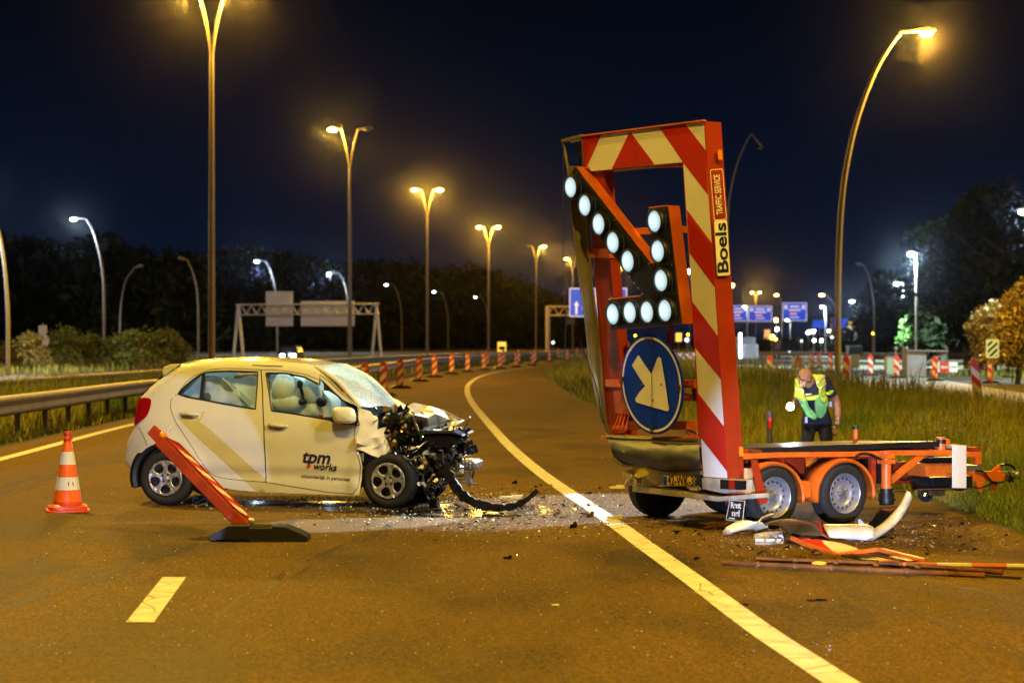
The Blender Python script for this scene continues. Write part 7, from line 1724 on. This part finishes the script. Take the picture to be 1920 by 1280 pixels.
# ================================================================== trees and bushes
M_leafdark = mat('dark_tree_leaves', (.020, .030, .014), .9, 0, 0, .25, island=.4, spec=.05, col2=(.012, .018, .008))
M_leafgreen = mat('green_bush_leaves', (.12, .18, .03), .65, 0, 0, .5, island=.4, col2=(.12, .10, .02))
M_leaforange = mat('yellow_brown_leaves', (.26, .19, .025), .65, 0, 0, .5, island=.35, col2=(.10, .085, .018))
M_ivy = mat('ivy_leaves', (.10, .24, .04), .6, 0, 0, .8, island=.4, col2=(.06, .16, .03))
M_bark = mat('tree_bark', (.05, .04, .03), .9, 0, .3, 3, .4, 8)
def leaf_cloud(centres, n, size):
    """leaf faces spread through overlapping lobes; centres: (x, y, z, rx, ry, rz)"""
    C_ = np.array(centres); w = C_[:, 3] * C_[:, 4] * C_[:, 5]; w = w / w.sum(); idx = rng.choice(len(C_), n, p=w)
    d = rng.normal(size=(n, 3)); d /= np.linalg.norm(d, axis=1)[:, None]; r = rng.random(n) ** .45 * rng.uniform(.8, 1.12, n)
    P_ = C_[idx, :3] + d * r[:, None] * C_[idx, 3:6]
    keep = np.array([noise.noise(Vector(tuple(p * .55))) > -.28 for p in P_]); P_ = P_[keep]; n = len(P_)
    P_ = P_[P_[:, 2] > .05]; n = len(P_)
    a = rng.normal(size=(n, 3)); a /= np.linalg.norm(a, axis=1)[:, None]; b = rng.normal(size=(n, 3)); b -= a * (a * b).sum(1)[:, None]; b /= np.linalg.norm(b, axis=1)[:, None]
    s = (size * rng.uniform(.5, 1.4, n))[:, None]
    V = np.stack([P_ - a * s, P_ + b * s * .45, P_ + a * s, P_ - b * s * .45], 1).reshape(-1, 3)
    return V, n
def leaf_obj(name, V, n, m, parent=None):
    me = bpy.data.meshes.new(name); me.vertices.add(4 * n); me.vertices.foreach_set('co', V.astype(np.float32).ravel()); me.loops.add(4 * n); me.loops.foreach_set('vertex_index', np.arange(4 * n, dtype=np.int32)); me.polygons.add(n); me.polygons.foreach_set('loop_start', np.arange(n, dtype=np.int32) * 4); me.update(calc_edges=True); me.materials.append(m)
    o = bpy.data.objects.new(name, me); COL.objects.link(o)
    if parent: o.parent = parent
    return o
def tree(name, label, x, Y, H, Wc, m, n=3500, size=.22, group=None, trunk=True, cat='tree', zb=.25):
    t_ = thing(name, label, cat, (x, Y, 0), 0, group); lobes = []
    for k in range(11):
        q = random.random(); z = H * (zb + (1 - zb) * (.15 + .8 * q)); rr = Wc / 2 * (1 - abs(q - .4) * .9); a = random.uniform(0, 6.28); rad = rr * random.uniform(.1, .65)
        s = Wc * random.uniform(.16, .30); lobes.append((rad * math.cos(a), rad * math.sin(a), min(z, H - s * .7), s, s, s * random.uniform(.6, .9)))
    lobes.append((0, 0, H * (zb + .45 * (1 - zb)), Wc * .30, Wc * .30, H * .30 * (1 - zb)))
    V, nn = leaf_cloud(lobes, n, size); leaf_obj('crown', V, nn, m, t_)
    if trunk:
        mb = MB(); mb.tube([(0, 0, 0), (.03 * H * random.uniform(-1, 1), 0, H * .3), (0, 0, H * .75)], [H * .028, H * .02, H * .006], 8)
        for k in range(6):
            a = random.uniform(0, 6.28); z = H * random.uniform(.3, .6); mb.tube([(0, 0, z), (Wc * .18 * math.cos(a), Wc * .18 * math.sin(a), z + H * .12), (Wc * .35 * math.cos(a), Wc * .35 * math.sin(a), z + H * .2)], [H * .010, H * .006, H * .002], 5)
        mb.build('trunk', M_bark, t_)
    return t_
def far_wood(name, label, line, Y0, m, n, size, depth=25, yl=None):
    """a far wood reading as one mass; line: skyline in photo pixels"""
    lob = []
    x = line[0][0]
    while x < line[-1][0]:
        v = float(np.interp(x, [p[0] for p in line], [p[1] for p in line])) + random.uniform(-6, 12); Y = (float(np.interp(x, *yl)) if yl else Y0) + random.uniform(0, depth); H = CH + (640 - v) / F * Y; X = (x - 960) / F * Y; r = random.uniform(2.2, 3.8) * Y / 285
        lob.append((X, Y, H - r * .8, r, r, r * .8)); lob.append((X + random.uniform(-2, 2), Y + 1, H * .6, r * 1.5, r, H * .35)); lob.append((X, Y + 2, H * .3, r * 1.6, r, H * .32))
        x += random.uniform(14, 26) * 250 / Y0
    V, nn = leaf_cloud(lob, n, size); o = leaf_obj(name, V, nn, m); tag(o, label, 'wood', kind='stuff')
    return o
sky_l = [(-60, 425), (0, 430), (60, 445), (130, 452), (200, 440), (280, 462), (350, 470), (400, 462), (450, 455), (500, 462), (560, 476), (620, 490), (660, 495), (700, 475), (740, 478), (790, 490), (830, 500), (880, 500), (940, 512), (1000, 528), (1040, 545), (1075, 565), (1110, 590)]
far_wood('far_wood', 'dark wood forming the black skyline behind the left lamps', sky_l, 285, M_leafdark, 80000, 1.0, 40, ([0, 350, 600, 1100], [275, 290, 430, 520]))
far_wood('hedge', 'low dark hedge line at the horizon right of the board', [(1380, 630), (1420, 634), (1480, 636), (1560, 630), (1600, 615)], 330, M_leafdark, 7000, .8, 30)
mb = MB(); 
for nm, pts, Yb_ in (('far_embankment', ((-80, 500), (300, 520), (700, 530), (1000, 575), (1090, 620)), 590),):
    q = [at(x, y, Yb_) for x, y in pts]; mb.prism([Vector((q[0].x, Yb_, -1))] + q + [Vector((q[-1].x, Yb_, -1))], (0, 6, 0))
ob = mb.build('hill', mat('night_hill', (.012, .014, .008), .95), None, False); tag(ob, kind='structure')
# trees to the right, from the lamps to the frame edge
rt = [(1640, 225, 545, 8, 'dark round tree right of the unlit curved lamp'), (1668, 215, 505, 8, 'dark tree behind the ivy covered tree'), (1752, 155, 470, 7, 'dark tree right of the straight white lamp post'), (1770, 150, 415, 8, 'tall black tree behind the barrier boards'), (1815, 128, 385, 7.5, 'tall black tree above the leaning beacon'), (1860, 120, 350, 8, 'tallest black tree above the striped sign'), (1925, 112, 330, 8, 'tall black tree cut by the right edge'), (1705, 230, 540, 8, 'low dark tree left of the straight lamp post')]
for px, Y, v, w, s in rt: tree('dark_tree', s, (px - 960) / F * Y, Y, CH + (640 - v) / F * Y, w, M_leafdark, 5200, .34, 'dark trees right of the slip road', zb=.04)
c = at(1697, 640, 188); ivy = tree('ivy_tree', 'ivy covered tree glowing green under the greenish lamp', c.x, 186.5, 6.9, 2.6, M_ivy, 5000, .16, zb=.0)
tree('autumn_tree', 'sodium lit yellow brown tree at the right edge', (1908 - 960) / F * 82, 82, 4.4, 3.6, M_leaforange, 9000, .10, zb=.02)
tree('autumn_bush', 'dimmer brown bush left of the sodium lit tree', (1853 - 960) / F * 92, 92, 3.6, 2.8, M_leaforange, 5000, .10, None, zb=.02, cat='bush')
bs_ = [(60, 120, 2.6, 3.2, 'dim bush at the left edge behind the white post'), (118, 128, 3.1, 4.2, 'largest bush right of the round sign back'), (165, 132, 2.6, 3.6, 'brownish bush below the tall white lamp'), (215, 130, 2.3, 3.4, 'low bush right of the white lamp foot'), (245, 124, 2.9, 3.0, 'yellow green bush left of the first tall lamp post'), (292, 128, 3.0, 3.6, 'bush nearest the car roof left of the first tall post'), (330, 140, 2.2, 3, 'small dark bush behind the roof aerial'), (20, 132, 1.8, 4, 'low shrub in the far left corner')]
for px, Y, h, w, s in bs_: tree('roadside_bush', s, (px - 960) / F * Y, Y, h * .85, w, M_leafgreen if px % 2 or px > 100 else M_leaforange, 3200, .11, 'bushes beyond the opposite carriageway', zb=.0, trunk=False, cat='bush')
street((-23, 100, 13), 8000, SODIUM)     # sodium spot above the opposite carriageway

# ================================================================== night haze, tuned to stand in for lens bloom round the lamps
mb = MB(); mb.box2((-140, -60, -1), (140, 640, 24)); hz = mb.build('haze', bpy.data.materials.new('lamp_bloom_haze'), None, False)
m = hz.data.materials[0]; m.use_nodes = True; n = m.node_tree.nodes; n.clear(); L = m.node_tree.links
o = n.new('ShaderNodeOutputMaterial'); v = n.new('ShaderNodeVolumePrincipled'); v.inputs['Color'].default_value = (.9, .92, 1, 1); v.inputs['Density'].default_value = .00004; v.inputs['Anisotropy'].default_value = .987
L.new(v.outputs[0], o.inputs['Volume']); tag(hz, kind='stuff')
